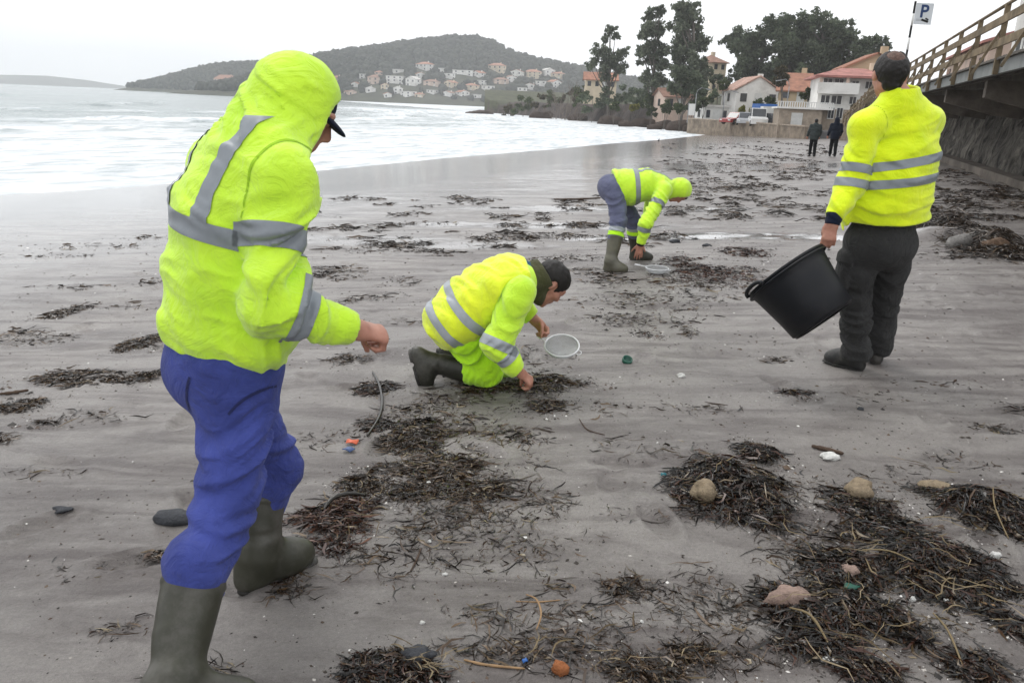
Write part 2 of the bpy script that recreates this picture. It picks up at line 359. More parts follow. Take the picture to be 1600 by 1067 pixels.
mc = N(t, 'ShaderNodeMix', data_type='RGBA'); LK(foam.outputs['Color'], mc.inputs['Factor']); LK(wc.outputs['Color'], mc.inputs['A']); LK(fcol.outputs['Color'], mc.inputs['B'])
LK(mc.outputs['Result'], b.inputs['Base Color'])
mr = N(t, 'ShaderNodeMix', data_type='FLOAT'); LK(foam.outputs['Color'], mr.inputs['Factor']); mr.inputs['A'].default_value = .16; mr.inputs['B'].default_value = .75; LK(mr.outputs['Result'], b.inputs['Roughness'])
b.inputs['IOR'].default_value = 1.33
bp = N(t, 'ShaderNodeBump', Strength=.55, Distance=.25); LK(tn2(geopos(t, (.5, .9, 1)), 1.0, 6, .65), bp.inputs['Height']); LK(bp.outputs['Normal'], b.inputs['Normal'])
M['sea'] = m
tag(link('sea', sea_me, m), kind='structure')
# ------------------------------------------------------------------ far shore: island, hills, woods, village
def tree_blobs(pts, rad, seed, squash=1.0):
    """low, lumpy crowns joined into one canopy mesh"""
    rg = np.random.default_rng(seed); t_ = (1 + 5 ** .5) / 2
    iv = np.array([(-1, t_, 0), (1, t_, 0), (-1, -t_, 0), (1, -t_, 0), (0, -1, t_), (0, 1, t_), (0, -1, -t_), (0, 1, -t_), (t_, 0, -1), (t_, 0, 1), (-t_, 0, -1), (-t_, 0, 1)], float) / math.hypot(1, t_)
    fi = np.array([(0, 11, 5), (0, 5, 1), (0, 1, 7), (0, 7, 10), (0, 10, 11), (1, 5, 9), (5, 11, 4), (11, 10, 2), (10, 7, 6), (7, 1, 8), (3, 9, 4), (3, 4, 2), (3, 2, 6), (3, 6, 8), (3, 8, 9), (4, 9, 5), (2, 4, 11), (6, 2, 10), (8, 6, 7), (9, 8, 1)])
    n = len(pts); j = 1 + rg.uniform(-.38, .38, (n, 12)); v = iv[None] * j[:, :, None] * rad[:, None, None]; v[:, :, 2] *= squash
    a_ = rg.uniform(0, 6.28, n); c, s = np.cos(a_)[:, None], np.sin(a_)[:, None]; x = v[:, :, 0] * c - v[:, :, 1] * s; y = v[:, :, 0] * s + v[:, :, 1] * c
    v = np.stack([x, y, v[:, :, 2]], -1) + pts[:, None, :]
    return v.reshape(-1, 3), (fi[None] + (np.arange(n) * 12)[:, None, None]).reshape(-1, 3)
def leafmat(name, lo, hi, rough=.75):
    m, t, b, LK = nodemat(name); g = t.nodes.new('ShaderNodeNewGeometry'); r = ramp(t, g.outputs['Random Per Island'], [(0, lo), (1, hi)])
    n1 = N(t, 'ShaderNodeTexNoise', Scale=.35, Detail=3.0); LK(g.outputs['Position'], n1.inputs['Vector']); r2 = ramp(t, n1.outputs['Fac'], [(.35, .7), (.65, 1.25)])
    mu = N(t, 'ShaderNodeMix', data_type='RGBA', blend_type='MULTIPLY'); mu.inputs['Factor'].default_value = 1.0; LK(r.outputs['Color'], mu.inputs['A']); LK(r2.outputs['Color'], mu.inputs['B'])
    LK(mu.outputs['Result'], b.inputs['Base Color']); b.inputs['Roughness'].default_value = rough; b.inputs['Specular IOR Level'].default_value = .2
    tb_ = t.nodes.new('ShaderNodeBsdfTranslucent'); LK(mu.outputs['Result'], tb_.inputs['Color']); ms = t.nodes.new('ShaderNodeMixShader'); ms.inputs['Fac'].default_value = .4; LK(b.outputs['BSDF'], ms.inputs[1]); LK(tb_.outputs['BSDF'], ms.inputs[2]); LK(ms.outputs['Shader'], t.nodes['Material Output'].inputs['Surface']); return m
M['canopy'] = leafmat('woodland_canopy', (.028, .036, .026), (.062, .070, .048))
M['scrub'] = pm('scrub_ground', (.045, .048, .028), .95, .5, .05, 0)
M['isle'] = pm('island_heath', (.085, .085, .075), .95, .35, .01, 0)
class Hill:
    def __init__(s, outline, Y, near, far, name, mat, nz=.06):
        s.X = np.array([at(px, py, Y)[0] for px, py in outline]); s.Zt = np.array([at(px, py, Y)[2] for px, py in outline]); s.Y, s.n, s.f, s.nz = Y, near, far, nz
        o = np.argsort(s.X); s.X = s.X[o]; s.Zt = s.Zt[o]
        xs = np.linspace(s.X[0], s.X[-1], 150); ys = np.concatenate([np.linspace(Y - near, Y, 50), np.linspace(Y, Y + far, 14)[1:]])
        x, y = np.meshgrid(xs, ys); z = s.z(x, y); n, m_ = x.shape; i = np.arange(n * m_).reshape(n, m_)
        s.o = mobj(name, np.stack([x, y, z], -1).reshape(-1, 3), np.stack([i[:-1, :-1], i[:-1, 1:], i[1:, 1:], i[1:, :-1]], -1).reshape(-1, 4), mat, None, True); tag(s.o, kind='structure')
    def z(s, x, y):
        xx = x * s.Y / np.maximum(y, 1) if s.Y < 1e9 else x
        xx = x + (s.Y - y) * .0
        top = np.interp(xx, s.X, s.Zt); v = np.where(y < s.Y, (s.Y - y) / s.n, (y - s.Y) / s.f); w = np.cos(np.clip(v, 0, 1) * math.pi / 2) ** 1.0
        w = np.where(y < s.Y, 1 - np.clip(v, 0, 1) ** 1.35, w)
        return SEA_Z - 2.5 + (top - SEA_Z + 2.5) * w + s.nz * np.abs(top) * fbm(np.asarray(x) / 45, np.asarray(y) / 45, 2.2, 3) * np.clip(w * 3, 0, 1) * np.clip(v * 2, 0, 1)
    def hit(s, px, py):
        d = ray(px, py); t_ = s.Y - s.n
        while t_ < s.Y + s.f:
            P = CAM + d * t_
            if P[2] <= float(s.z(np.array(P[0]), np.array(P[1]))): return P
            t_ += 2.0
        return CAM + d * s.Y
isle = Hill([(-260, 128), (-120, 119), (-30, 117), (30, 117.5), (75, 119), (120, 124), (160, 131), (185, 137), (200, 141)], 2600, 300, 300, 'island', M['isle'], .02)
head_l = Hill([(228, 143), (246, 139), (262, 130), (285, 121), (305, 114), (325, 108), (350, 104), (385, 101), (420, 101), (470, 100), (520, 98), (560, 112), (600, 130)], 1120, 170, 220, 'headland_hill', M['scrub'])
main_h = Hill([(380, 150), (430, 128), (470, 108), (500, 92), (540, 84), (600, 77), (650, 69), (700, 63), (742, 62), (768, 69), (790, 82), (830, 95), (870, 102), (905, 110), (960, 122), (1050, 135), (1130, 150)], 930, 300, 300, 'wooded_hill', M['scrub'])
def wood(h, n, rmin, rmax, seed, keep=None):
    rg = np.random.default_rng(seed); y = h.Y - h.n * rg.random(n) ** .8 * .97 + rg.uniform(-5, 40, n); x = rg.uniform(h.X[0], h.X[-1], n); z = h.z(x, y); k = z > SEA_Z + 3.5
    if keep is not None: k &= keep(x, y, z, rg)
    x, y, z = x[k], y[k], z[k]; r_ = rg.uniform(rmin, rmax, len(x)); return np.stack([x, y, z + r_ * .5], 1), r_
HOUSES = [(663, 109, 26, 12, 'h', 0, 1), (622, 114, 20, 8, 'f', 0, 0), (723, 117, 30, 10, 'f', 0, 0), (776, 112, 24, 13, 'h', 1, 1), (585, 131, 18, 14, 'h', 2, 2), (566, 122, 12, 9, 'f', 0, 0), (617, 131, 26, 16, 'f', 0, 0), (645, 134, 18, 14, 'g', 0, 0),
          (637, 150, 20, 10, 'f', 0, 0), (620, 146, 14, 11, 'g', 0, 0), (674, 134, 22, 10, 'h', 2, 2), (736, 141, 18, 11, 'h', 1, 1), (762, 143, 14, 12, 'f', 0, 0), (782, 131, 22, 10, 'h', 2, 2), (808, 120, 18, 11, 'g', 0, 1), (832, 122, 24, 13, 'h', 1, 1), (856, 119, 18, 12, 'g', 0, 0),
          (815, 146, 14, 12, 'f', 0, 0), (829, 140, 16, 10, 'g', 0, 2), (525, 128, 14, 10, 'h', 2, 1), (576, 144, 14, 9, 'g', 0, 0), (592, 119, 14, 9, 'h', 2, 1), (700, 122, 16, 10, 'f', 0, 0), (748, 121, 14, 10, 'g', 0, 1), (797, 128, 16, 10, 'g', 0, 2), (845, 134, 16, 10, 'f', 0, 0), (700, 150, 14, 8, 'g', 0, 2), (545, 148, 14, 8, 'g', 2, 2), (655, 122, 14, 9, 'g', 0, 1), (690, 112, 13, 8, 'f', 0, 0), (872, 122, 18, 10, 'h', 1, 1), (866, 136, 16, 11, 'g', 0, 1), (604, 152, 11, 8, 'g', 0, 1), (655, 152, 12, 8, 'h', 1, 1), (676, 147, 13, 9, 'f', 0, 0), (722, 150, 15, 9, 'g', 0, 1), (744, 153, 12, 8, 'f', 0, 0), (790, 152, 14, 9, 'g', 2, 2), (704, 136, 14, 10, 'g', 1, 1), (752, 132, 12, 9, 'f', 0, 0), (600, 139, 12, 9, 'g', 1, 1), (556, 136, 11, 8, 'g', 0, 1)]
HPOS = []
for px, py, w, h, rf, wc, rc in HOUSES:
    p = main_h.hit(px, py + 1); HPOS.append((p, w * p[1] / F_PX))
def clear(x, y, z, rg):
    k = np.ones(len(x), bool)
    for p, w in HPOS:
        inx = np.abs(x * p[1] / y - p[0]) < w * .58; k &= ~(inx & (y < p[1] + w * .5) & (y > p[1] - 26))
    # thin the trees among the houses
    pxx = CX + F_PX * x / y * .95; vil = (pxx > 555) & (pxx < 880) & (z < 34); k &= ~(vil & (rg.random(len(x)) < .10)); return k
pa, ra_ = wood(main_h, 10500, 1.7, 3.9, 5, clear); pb, rb_ = wood(head_l, 3500, 2.0, 4.0, 6)
v, f = tree_blobs(np.concatenate([pa, pb]), np.concatenate([ra_, rb_]), 4, 1.15)
tag(mobj('woodland', v, f, M['canopy']), 'dense dark woodland covering the far hills across the bay', 'trees', kind='stuff')
for px, py, r0 in [(246, 128, 4.5), (262, 122, 6), (257, 130, 4)]:        # lone trees on the point
    p = at(px, py, 1095); tr = empty('point_tree', (p[0], p[1], float(head_l.z(np.array(p[0]), np.array(p[1])))))
    g0 = tr.location.z; rg = np.random.default_rng(int(px)); q = np.stack([rg.normal(0, r0 * .35, 14), rg.normal(0, r0 * .35, 14), p[2] - g0 + rg.normal(0, r0 * .3, 14)], 1)
    v, f = tree_blobs(q, rg.uniform(.35, .6, 14) * r0, px); mobj('crown', v, f, M['canopy'], tr); MB().tube([(0, 0, -2), (0, 0, p[2] - g0)], [.5, .3], 6).build('trunk', M['scrub'], tr)
    tag(tr, {246: 'small lone tree at the very tip of the low point', 262: 'tallest of the lone trees standing on the point', 257: 'lowest of the lone trees standing on the point'}[px], 'tree', 'lone trees on the point')

WALLC = [pm('white_render', (.74, .73, .70), .9, .08, .6, 0, dirt=(.45, .43, .40)), pm('cream_render', (.66, .56, .42), .9, .08, .6, 0, dirt=(.42, .36, .28)), pm('pale_pink_render', (.62, .48, .40), .9, .1, .6, 0, dirt=(.36, .29, .24)), pm('ochre_render', (.50, .39, .26), .9, .1, .6, 0)]
def tiles(name, c, s=1.0):
    m, t, b, LK = nodemat(name); b.inputs['Roughness'].default_value = .85; v = coords(t)
    w = N(t, 'ShaderNodeTexWave', Scale=3.2 * s, Distortion=.6, bands_direction='X'); LK(v, w.inputs['Vector']); n = N(t, 'ShaderNodeTexNoise', Scale=1.1, Detail=6.0, Roughness=.65); LK(v, n.inputs['Vector'])
    c = np.array(c); r = ramp(t, n.outputs['Fac'], [(.32, tuple(c * .6)), (.68, tuple(c * 1.2))]); LK(r.outputs['Color'], b.inputs['Base Color'])
    bp = N(t, 'ShaderNodeBump', Strength=.6, Distance=.08); LK(w.outputs['Fac'], bp.inputs['Height']); LK(bp.outputs['Normal'], b.inputs['Normal']); return m
ROOFC = [pm('flat_roof', (.55, .53, .50), .9, .15, .5, 0), tiles('terracotta_tiles', (.40, .19, .125)), tiles('brown_tiles', (.32, .18, .13)), tiles('pink_tiles', (.46, .20, .17)), tiles('pale_tiles', (.55, .35, .28))]
M['glass'] = pm('window_glass', (.045, .05, .058), .12, .3, 2, 0, spec=.6); M['frame_w'] = pm('white_frame', (.72, .72, .70), .6, .05, 3, 0); M['door_w'] = pm('door_paint', (.6, .6, .58), .6, .1, 3, 0)
_wm = MB().box(-.5, .5, -.06, .06, -.5, .5).mesh('window_pane'); _fm = MB().box(-.58, .58, -.03, .03, -.58, -.5).box(-.58, .58, -.03, .03, .5, .58).box(-.58, -.5, -.03, .03, -.5, .5).box(.5, .58, -.03, .03, -.5, .5).box(-.03, .03, -.09, -.062, -.5, .5).mesh('window_frame')
def window(parent, x, y, z, w, h, rz=0.0, frame=True):
    o = link('window', _wm, M['glass'], parent, (x, y, z), rz); o.scale = (w, 1, h)
    if frame:
        q = link('frame', _fm, M['frame_w'], o, (0, -.06, 0))
    return o
def house(name, loc, w, d, h, rf, wall, roof, rz, label, cat='house', group=None, rows=2, cols=3, rh=None, eav=.45, chim=True, frame=False, sides=True, door=True):
    """walls from 3 m under the ground up to the eaves, a roof with its own overhang, windows and a door"""
    o = empty(name, loc, rz); MB().box(-w / 2, w / 2, -d / 2, d / 2, -3, h).build('wall', wall, o); rh = (w + d) * .13 if rh is None else rh
    q = MB(); e = eav
    if rf == 'h':
        a_ = w / 2 + e; b_ = d / 2 + e; rd = max(a_ - b_, .15); q.add([(-a_, -b_, h), (a_, -b_, h), (a_, b_, h), (-a_, b_, h), (-rd, 0, h + rh), (rd, 0, h + rh), (-a_, -b_, h - .14), (a_, -b_, h - .14), (a_, b_, h - .14), (-a_, b_, h - .14)], [(0, 1, 5, 4), (1, 2, 5), (2, 3, 4, 5), (3, 0, 4), (6, 7, 1, 0), (7, 8, 2, 1), (8, 9, 3, 2), (9, 6, 0, 3), (9, 8, 7, 6)])
    elif rf == 'g':
        q.prism([(-w / 2 - e, h - .1), (0, h + rh), (w / 2 + e, h - .1), (w / 2 + e, h + .1), (0, h + rh + .22), (-w / 2 - e, h + .1)], -d / 2 - e * .6, d / 2 + e * .6)
        MB().prism([(-w / 2, h), (w / 2, h), (0, h + rh)], -d / 2, d / 2).build('gable', wall, o)
    elif rf == 'l':   # ridge along x
        q.add([(-w / 2 - e, -d / 2 - e, h - .05), (w / 2 + e, -d / 2 - e, h - .05), (w / 2 + e, 0, h + rh), (-w / 2 - e, 0, h + rh), (-w / 2 - e, d / 2 + e, h - .05), (w / 2 + e, d / 2 + e, h - .05), (-w / 2 - e, -d / 2 - e, h - .2), (w / 2 + e, -d / 2 - e, h - .2), (w / 2 + e, 0, h + rh - .2), (-w / 2 - e, 0, h + rh - .2)], [(0, 1, 2, 3), (3, 2, 5, 4), (6, 7, 1, 0), (1, 7, 8, 2), (0, 3, 9, 6)])
        for s_ in (-1, 1): MB().add([(s_ * w / 2, -d / 2, h), (s_ * w / 2, d / 2, h), (s_ * w / 2, 0, h + rh * .97)], [(0, 1, 2)]).build('gable', wall, o)
    else: q.box(-w / 2 - .2, w / 2 + .2, -d / 2 - .2, d / 2 + .2, h, h + .3)
    r_ = q.build('roof', roof, o)
    if chim and rf != 'f': MB().box(w * .2, w * .2 + .7, d * .1, d * .1 + .7, h + rh * .3, h + rh + .7).build('chimney', wall, r_)
    fh = h / rows; ww = min(1.3, w / cols * .45); wh = min(1.4, fh * .5)
    for i in range(rows):
        for j in range(cols):
            x = (-.5 + (j + .5) / cols) * w
            if door and i == 0 and j == cols // 2: MB().box(x - .5, x + .5, -d / 2 - .05, -d / 2 + .05, 0, min(2.1, fh * .85)).build('door', M['door_w'], o); continue
            window(o, x, -d / 2, fh * (i + .55), ww, wh, 0, frame)
        if sides:
            for s_ in (-1, 1): window(o, s_ * w / 2, 0, fh * (i + .55), min(1.2, d * .3), wh, -s_ * math.pi / 2 * -1, frame)
    tag(o, label, cat, group); return o
_wn = ['white', 'cream', 'pale pink']; _rn = ['flat roof', 'terracotta roof', 'brown roof']
_names = {}
def _where(i):
    px, py = HOUSES[i][:2]
    near = min((j for j in range(len(HOUSES)) if j != i), key=lambda j: (HOUSES[j][0] - px) ** 2 + (HOUSES[j][1] - py) ** 2)
    ver = 'high on the slope' if py < 118 else 'low by the shore' if py > 140 else 'halfway up the slope'
    hor = 'far left' if px < 570 else 'left' if px < 640 else 'middle' if px < 720 else 'right' if px < 805 else 'far right'
    return ver, hor
for i, ((px, py, w, h, rf, wc, rc), (p, wm)) in enumerate(zip(HOUSES, HPOS)):
    hm = h * p[1] / F_PX; fl = max(1, round(hm / 3.2)); ver, hor = _where(i)
    lab = '%s%s village house with %s, %s, %s of village' % ('wide ' if w >= 24 else 'small ' if w <= 14 else '', _wn[wc], _rn[rc if rf != 'f' else 0], ver, hor)
    k = _names.get(lab, 0); _names[lab] = k + 1
    if k: lab = lab + (', second one' if k == 1 else ', third one')
    house('village_house', (p[0], p[1] + 4, p[2] - .5), wm, 8.5, hm * .78, rf, WALLC[wc], ROOFC[rc if rf != 'f' else 0], (i * 37 % 50 - 25) / 32, lab, 'house', 'houses of the village across the bay', fl, max(2, int(wm / 4.5)), hm * .28)
p = head_l.hit(352, 133); house('village_house', (p[0], p[1] + 4, p[2]), 26, 12, 6.5, 'h', WALLC[2], ROOFC[1], .1, 'wide house with terracotta roof alone among the trees on the left headland', 'house', None, 2, 6, 5)
p = head_l.hit(330, 137); house('village_house', (p[0], p[1] + 4, p[2]), 12, 8, 3.5, 'h', WALLC[2], ROOFC[1], -.1, 'low annex with terracotta roof just left of the headland house', 'house', None, 1, 3, 3)
# rocks along the far waterline and the skerry in the bay
def rock_v(r, seed, n=2, flat=.6):
    bm_v, bm_f = tree_blobs(np.zeros((1, 3)), np.ones(1), seed)[0], None
    return bm_v
# ------------------------------------------------------------------ near headland, road, houses, trees, vehicles
rocky = lambda name, c, sc=1.2: pm(name, c, .92, .5, sc, .8, 4 * sc, .2, dist=.25, dirt=tuple(np.array(c) * .45))
M['rock'] = rocky('headland_rock', (.07, .052, .043), .5)
M['turf'] = pm('headland_turf', (.105, .105, .052), .95, .45, .4, .3, 6)
B0 = [np.array([36.0, 74.0]), np.array([26.5, 78.5]), np.array([25.2, 90.0]), np.array([24.2, 101.0])]
def land_z(x, y):
    """built-up and wooded land behind the beach"""
    x = np.asarray(x, float); y = np.asarray(y, float); s, a_ = shore(x, y); ph = x / np.maximum(y, 1)
    prom = 1 - sstep(.17, .23, ph)
    zr = np.where(s < 0, -3.0, 0) + prom * (-2.2 + 4.3 * sstep(.2, 4.0, s + 1.2 * fbm(x * .16, y * .16, 2.2, 3))) + (1 - prom) * .15
    hill = 10.0 * sstep(112, 185, y) * sstep(.17, .30, ph) * (1 - .75 * sstep(.37, .47, ph)) + 4.0 * sstep(8, 60, s) * prom + 3.0 * sstep(84, 110, y) * sstep(.28, .36, ph)
    return zr + hill * (s > 0)
_th = np.linspace(math.atan(-.045), math.atan(.62), 230); _rr = np.concatenate([np.linspace(77, 240, 150), np.linspace(240, 420, 20)[1:]])
def _lz(x, y):
    z = land_z(x, y); s, _q = shore(x, y); ph = x / y; pr = (1 - sstep(.17, .23, ph)); cl = pr * np.exp(-((s - 2.5) / 2.8) ** 2)
    z = z + cl * (.9 * fbm(x * .55, y * .55, 5.1, 3))
    wall_x = np.interp(y, [74, 78.5, 90, 101, 108], [40, 27.5, 26.2, 25.2, 24.0]); low = (x < wall_x) & (y < 112) & (ph > .17); z = np.where(low, -6, z)
    return z
v, f = polar(_th, _rr, _lz); lm = raw_mesh('headland', v, f, True); ls, _q = shore(v[:, 0], v[:, 1]); setattr_f(lm, 'inland', ls)
m, t, b, LK = nodemat('headland_ground'); b.inputs['Roughness'].default_value = .92
g = t.nodes.new('ShaderNodeNewGeometry'); sx = N(t, 'ShaderNodeSeparateXYZ'); LK(g.outputs['Normal'], sx.inputs[0]); nn = N(t, 'ShaderNodeTexNoise', Scale=.35, Detail=7.0, Roughness=.68); LK(g.outputs['Position'], nn.inputs['Vector'])
rk = ramp(t, nn.outputs['Fac'], [(.3, (.016, .013, .012)), (.5, (.042, .032, .028)), (.7, (.085, .062, .050))]); gr = ramp(t, nn.outputs['Fac'], [(.32, (.030, .036, .018)), (.68, (.085, .088, .045))])
ad = N(t, 'ShaderNodeMath', operation='MULTIPLY_ADD'); LK(nn.outputs['Fac'], ad.inputs[0]); ad.inputs[1].default_value = .35; LK(sx.outputs['Z'], ad.inputs[2]); ia = N(t, 'ShaderNodeAttribute', attribute_name='inland')
st = ramp(t, ad.outputs[0], [(.93, 0.0), (1.06, 1.0)]); mr_ = N(t, 'ShaderNodeMapRange'); LK(ia.outputs['Fac'], mr_.inputs['Value']); mr_.inputs['From Min'].default_value = 5.5; mr_.inputs['From Max'].default_value = 8.5
mm = N(t, 'ShaderNodeMath', operation='MULTIPLY'); LK(st.outputs['Color'], mm.inputs[0]); LK(mr_.outputs['Result'], mm.inputs[1]); mx = N(t, 'ShaderNodeMix', data_type='RGBA'); LK(mm.outputs[0], mx.inputs['Factor']); LK(rk.outputs['Color'], mx.inputs['A']); LK(gr.outputs['Color'], mx.inputs['B']); LK(mx.outputs['Result'], b.inputs['Base Color'])
bp = N(t, 'ShaderNodeBump', Strength=.9, Distance=.5); LK(nn.outputs['Fac'], bp.inputs['Height']); LK(bp.outputs['Normal'], b.inputs['Normal'])
tag(link('headland', lm, m), kind='structure')
def lz(x, y): return float(land_z(np.array(x), np.array(y)))

def boulder(name, c, r, seed, mat, lab=None, cat=None, group=None, res=14, rough=.35, kind=None):
    rg = np.random.default_rng(seed); u = np.linspace(0, math.pi, res); w = np.linspace(0, 2 * math.pi, res * 2, endpoint=False); o_ = rg.uniform(0, 30, 3)
    U, W = np.meshgrid(u, w, indexing='ij'); d = np.stack([np.sin(U) * np.cos(W), np.sin(U) * np.sin(W), np.cos(U)], -1)
    k = 1 + rough * fbm(d[..., 0] * 1.3 + o_[0], d[..., 1] * 1.3 + o_[1], d[..., 2] * 1.3 + o_[2], 3) * 1.6
    v = d * k[..., None] * np.asarray(r); n, m_ = U.shape; i = np.arange(n * m_).reshape(n, m_); j = np.roll(i, -1, 1)
    f = np.stack([i[:-1], i[1:], j[1:], j[:-1]], -1).reshape(-1, 4)
    o = mobj(name, v.reshape(-1, 3), f, mat, None, True, c)
    if lab: tag(o, lab, cat, group)
    if kind: o['kind'] = kind
    return o
sp_ = onz(752, 178, SEA_Z); boulder('skerry', sp_ + V3(0, 0, .1), (3.4, 2.2, .8), 3, M['rock'], 'low dark skerry breaking the water off the headland tip', 'rock')
sp_ = onz(738, 177.5, SEA_Z); boulder('skerry', sp_ + V3(0, 0, -.05), (1.8, 1.6, .5), 9, M['rock'], 'smaller skerry awash left of the dark one', 'rock')
for i, (px, py, r_) in enumerate([(785, 176, 2.4), (800, 178, 2.0), (842, 185, 1.8), (902, 189, 1.7), (955, 195, 1.9), (1000, 199, 1.6), (1036, 202, 1.5), (1062, 205, 1.6), (1084, 207, 1.3), (1020, 203, .9), (975, 198.5, 1.0)]):
    q = onz(px, py, SEA_Z); boulder('shore_rock', q + V3(.4, .8, .25), (r_ * 1.3, r_, r_ * .75), 20 + i, M['rock'], 'dark shore rock at the foot of the headland, number %s from its tip' % ['one', 'two', 'three', 'four', 'five', 'seven', 'nine', 'ten', 'eleven', 'eight', 'six'][i], 'rock', 'rocks at the foot of the headland')

# ---- trees with trunks, limbs and leaf clumps
M['bark'] = pm('grey_bark', (.13, .115, .10), .9, .35, 1.5, .3, 8); M['twig'] = pm('bare_twigs', (.17, .14, .12), .9, .25, 1.5, 0)
M['euc'] = leafmat('eucalyptus_leaves', (.075, .095, .066), (.20, .225, .16)); M['pine'] = leafmat('pine_needles', (.060, .080, .052), (.15, .18, .115)); M['shrub'] = leafmat('shrub_leaves', (.035, .052, .024), (.10, .125, .056)); M['hedge_y'] = leafmat('yellow_green_hedge', (.10, .11, .02), (.24, .22, .05)); M['brush'] = leafmat('brown_brush', (.045, .042, .024), (.11, .095, .055))
def leaves(cl, dens, size, seed, asp=.55):
    """clumps (x, y, z, rx, rz) filled with small leaf quads, denser towards their skin"""
    rg = np.random.default_rng(seed); out = []
    for x, y, z, rx, rz_ in cl:
        n = int(dens * max(rx * rx, .3)); d = rg.normal(size=(n, 3)); d /= np.linalg.norm(d, axis=1)[:, None]; k = rg.random(n) ** .45 * (1 + .28 * fbm(d[:, 0] * 2.2 + x, d[:, 1] * 2.2 + y, d[:, 2] * 2.2 + z, 2)); out.append(np.stack([x + d[:, 0] * rx * k, y + d[:, 1] * rx * k, z + d[:, 2] * rz_ * k], 1))
    c = np.concatenate(out); n = len(c); a_ = rg.normal(size=(n, 3)); a_ /= np.linalg.norm(a_, axis=1)[:, None]; b_ = np.cross(a_, rg.normal(size=(n, 3))); b_ /= np.linalg.norm(b_, axis=1)[:, None]; s = size * rg.uniform(.6, 1.4, n)[:, None]
    v = np.stack([c - a_ * s, c + b_ * s * asp, c + a_ * s, c - b_ * s * asp], 1).reshape(-1, 3); return v, np.arange(n * 4).reshape(n, 4)
def tree(name, px, Y, clumps, mat, label, dens=55, size=.32, tr=.35, group=None, seed=1, lean=0.0, base=None, dy=.5, sub=13, cat='tree'):
    """clumps given as (px, py, radius px) seen at distance Y; every clump is broken into several smaller ones"""
    b0 = at(px, 170, Y); gz_ = lz(b0[0], b0[1]) if base is None else base; o = empty(name, (b0[0], b0[1], gz_)); rg = np.random.default_rng(seed); cl = []; k = Y / F_PX; org = V3(b0[0], b0[1], gz_)
    cen = []
    for cx, cy, r in clumps:
        p = at(cx, cy, Y) - org; p[1] += rg.normal(0, r * k * dy); cen.append(p); R_ = r * k
        for _ in range(sub):
            d = rg.normal(size=3); d /= np.linalg.norm(d); q = p + d * R_ * rg.uniform(.2, 1.12) * V3(1, 1, .95); rs = R_ * rg.uniform(.30, .62); cl.append((q[0], q[1], q[2], rs, rs * .8))
    v, f = leaves(cl, dens, size, seed); mobj('crown', v, f, mat, o)
    top = max(c[2] for c in cen); tb = MB(); cx_ = float(np.mean([c[0] for c in cen])); pts = [V3(0, 0, -1), V3(cx_ * .15, 0, top * .25), V3(cx_ * .5 + lean, 0, top * .6), V3(cx_ + lean, 0, top * .98)]; tb.tube(pts, [tr, tr * .8, tr * .5, tr * .15], 7); tb.build('trunk', M['bark'], o, True)
    lb = MB()
    for c in cen:
        h0 = max(min(c[2] * .62, top * .8), top * .15); s0 = V3(np.interp(h0, [0, top * .25, top * .6, top], [0, cx_ * .15, cx_ * .5, cx_]), 0, h0); lb.tube([s0, (s0 + c) / 2 + V3(0, 0, -.05 * np.linalg.norm(c - s0)), c], [tr * .4, tr * .28, tr * .1], 5)
    lb.build('limb', M['bark'], o, True); tag(o, label, cat, group); return o
tree('eucalyptus_tree', 1082, 138, [(1072, 18, 18), (1060, 42, 15), (1088, 38, 17), (1074, 62, 20), (1094, 66, 15), (1060, 80, 14), (1084, 90, 20), (1098, 104, 14), (1066, 108, 16), (1084, 122, 20), (1070, 138, 16), (1096, 134, 12), (1062, 16, 9), (1083, 12, 9)], M['euc'], 'tallest eucalyptus above the road, its crown reaching the top edge of the photo', 95, .29, .5, seed=2)
tree('eucalyptus_tree', 1022, 142, [(1018, 22, 11), (1030, 18, 8), (1008, 52, 15), (1030, 46, 14), (1020, 72, 16), (1004, 80, 11), (1036, 78, 12), (1014, 98, 13), (1034, 104, 11), (1008, 122, 11), (1026, 128, 14)], M['euc'], 'slimmer eucalyptus just left of the tallest one', 85, .29, .42, seed=3)
tree('eucalyptus_tree', 952, 158, [(954, 47, 8), (962, 58, 7), (946, 60, 6), (936, 82, 12), (950, 96, 14), (968, 88, 11), (978, 80, 7), (928, 100, 10), (944, 112, 12), (968, 108, 13), (922, 106, 7)], M['euc'], 'airy eucalyptus with thin upper branches behind the low orange roofed house', 75, .29, .38, seed=4)
tree('conifer_tree', 1064, 128, [(1062, 118, 12), (1080, 128, 14), (1066, 142, 14), (1088, 146, 14), (1052, 136, 9), (1096, 132, 9)], M['pine'], 'dense dark conifer in front of the tall eucalyptus trunks', 110, .3, .3, seed=5)
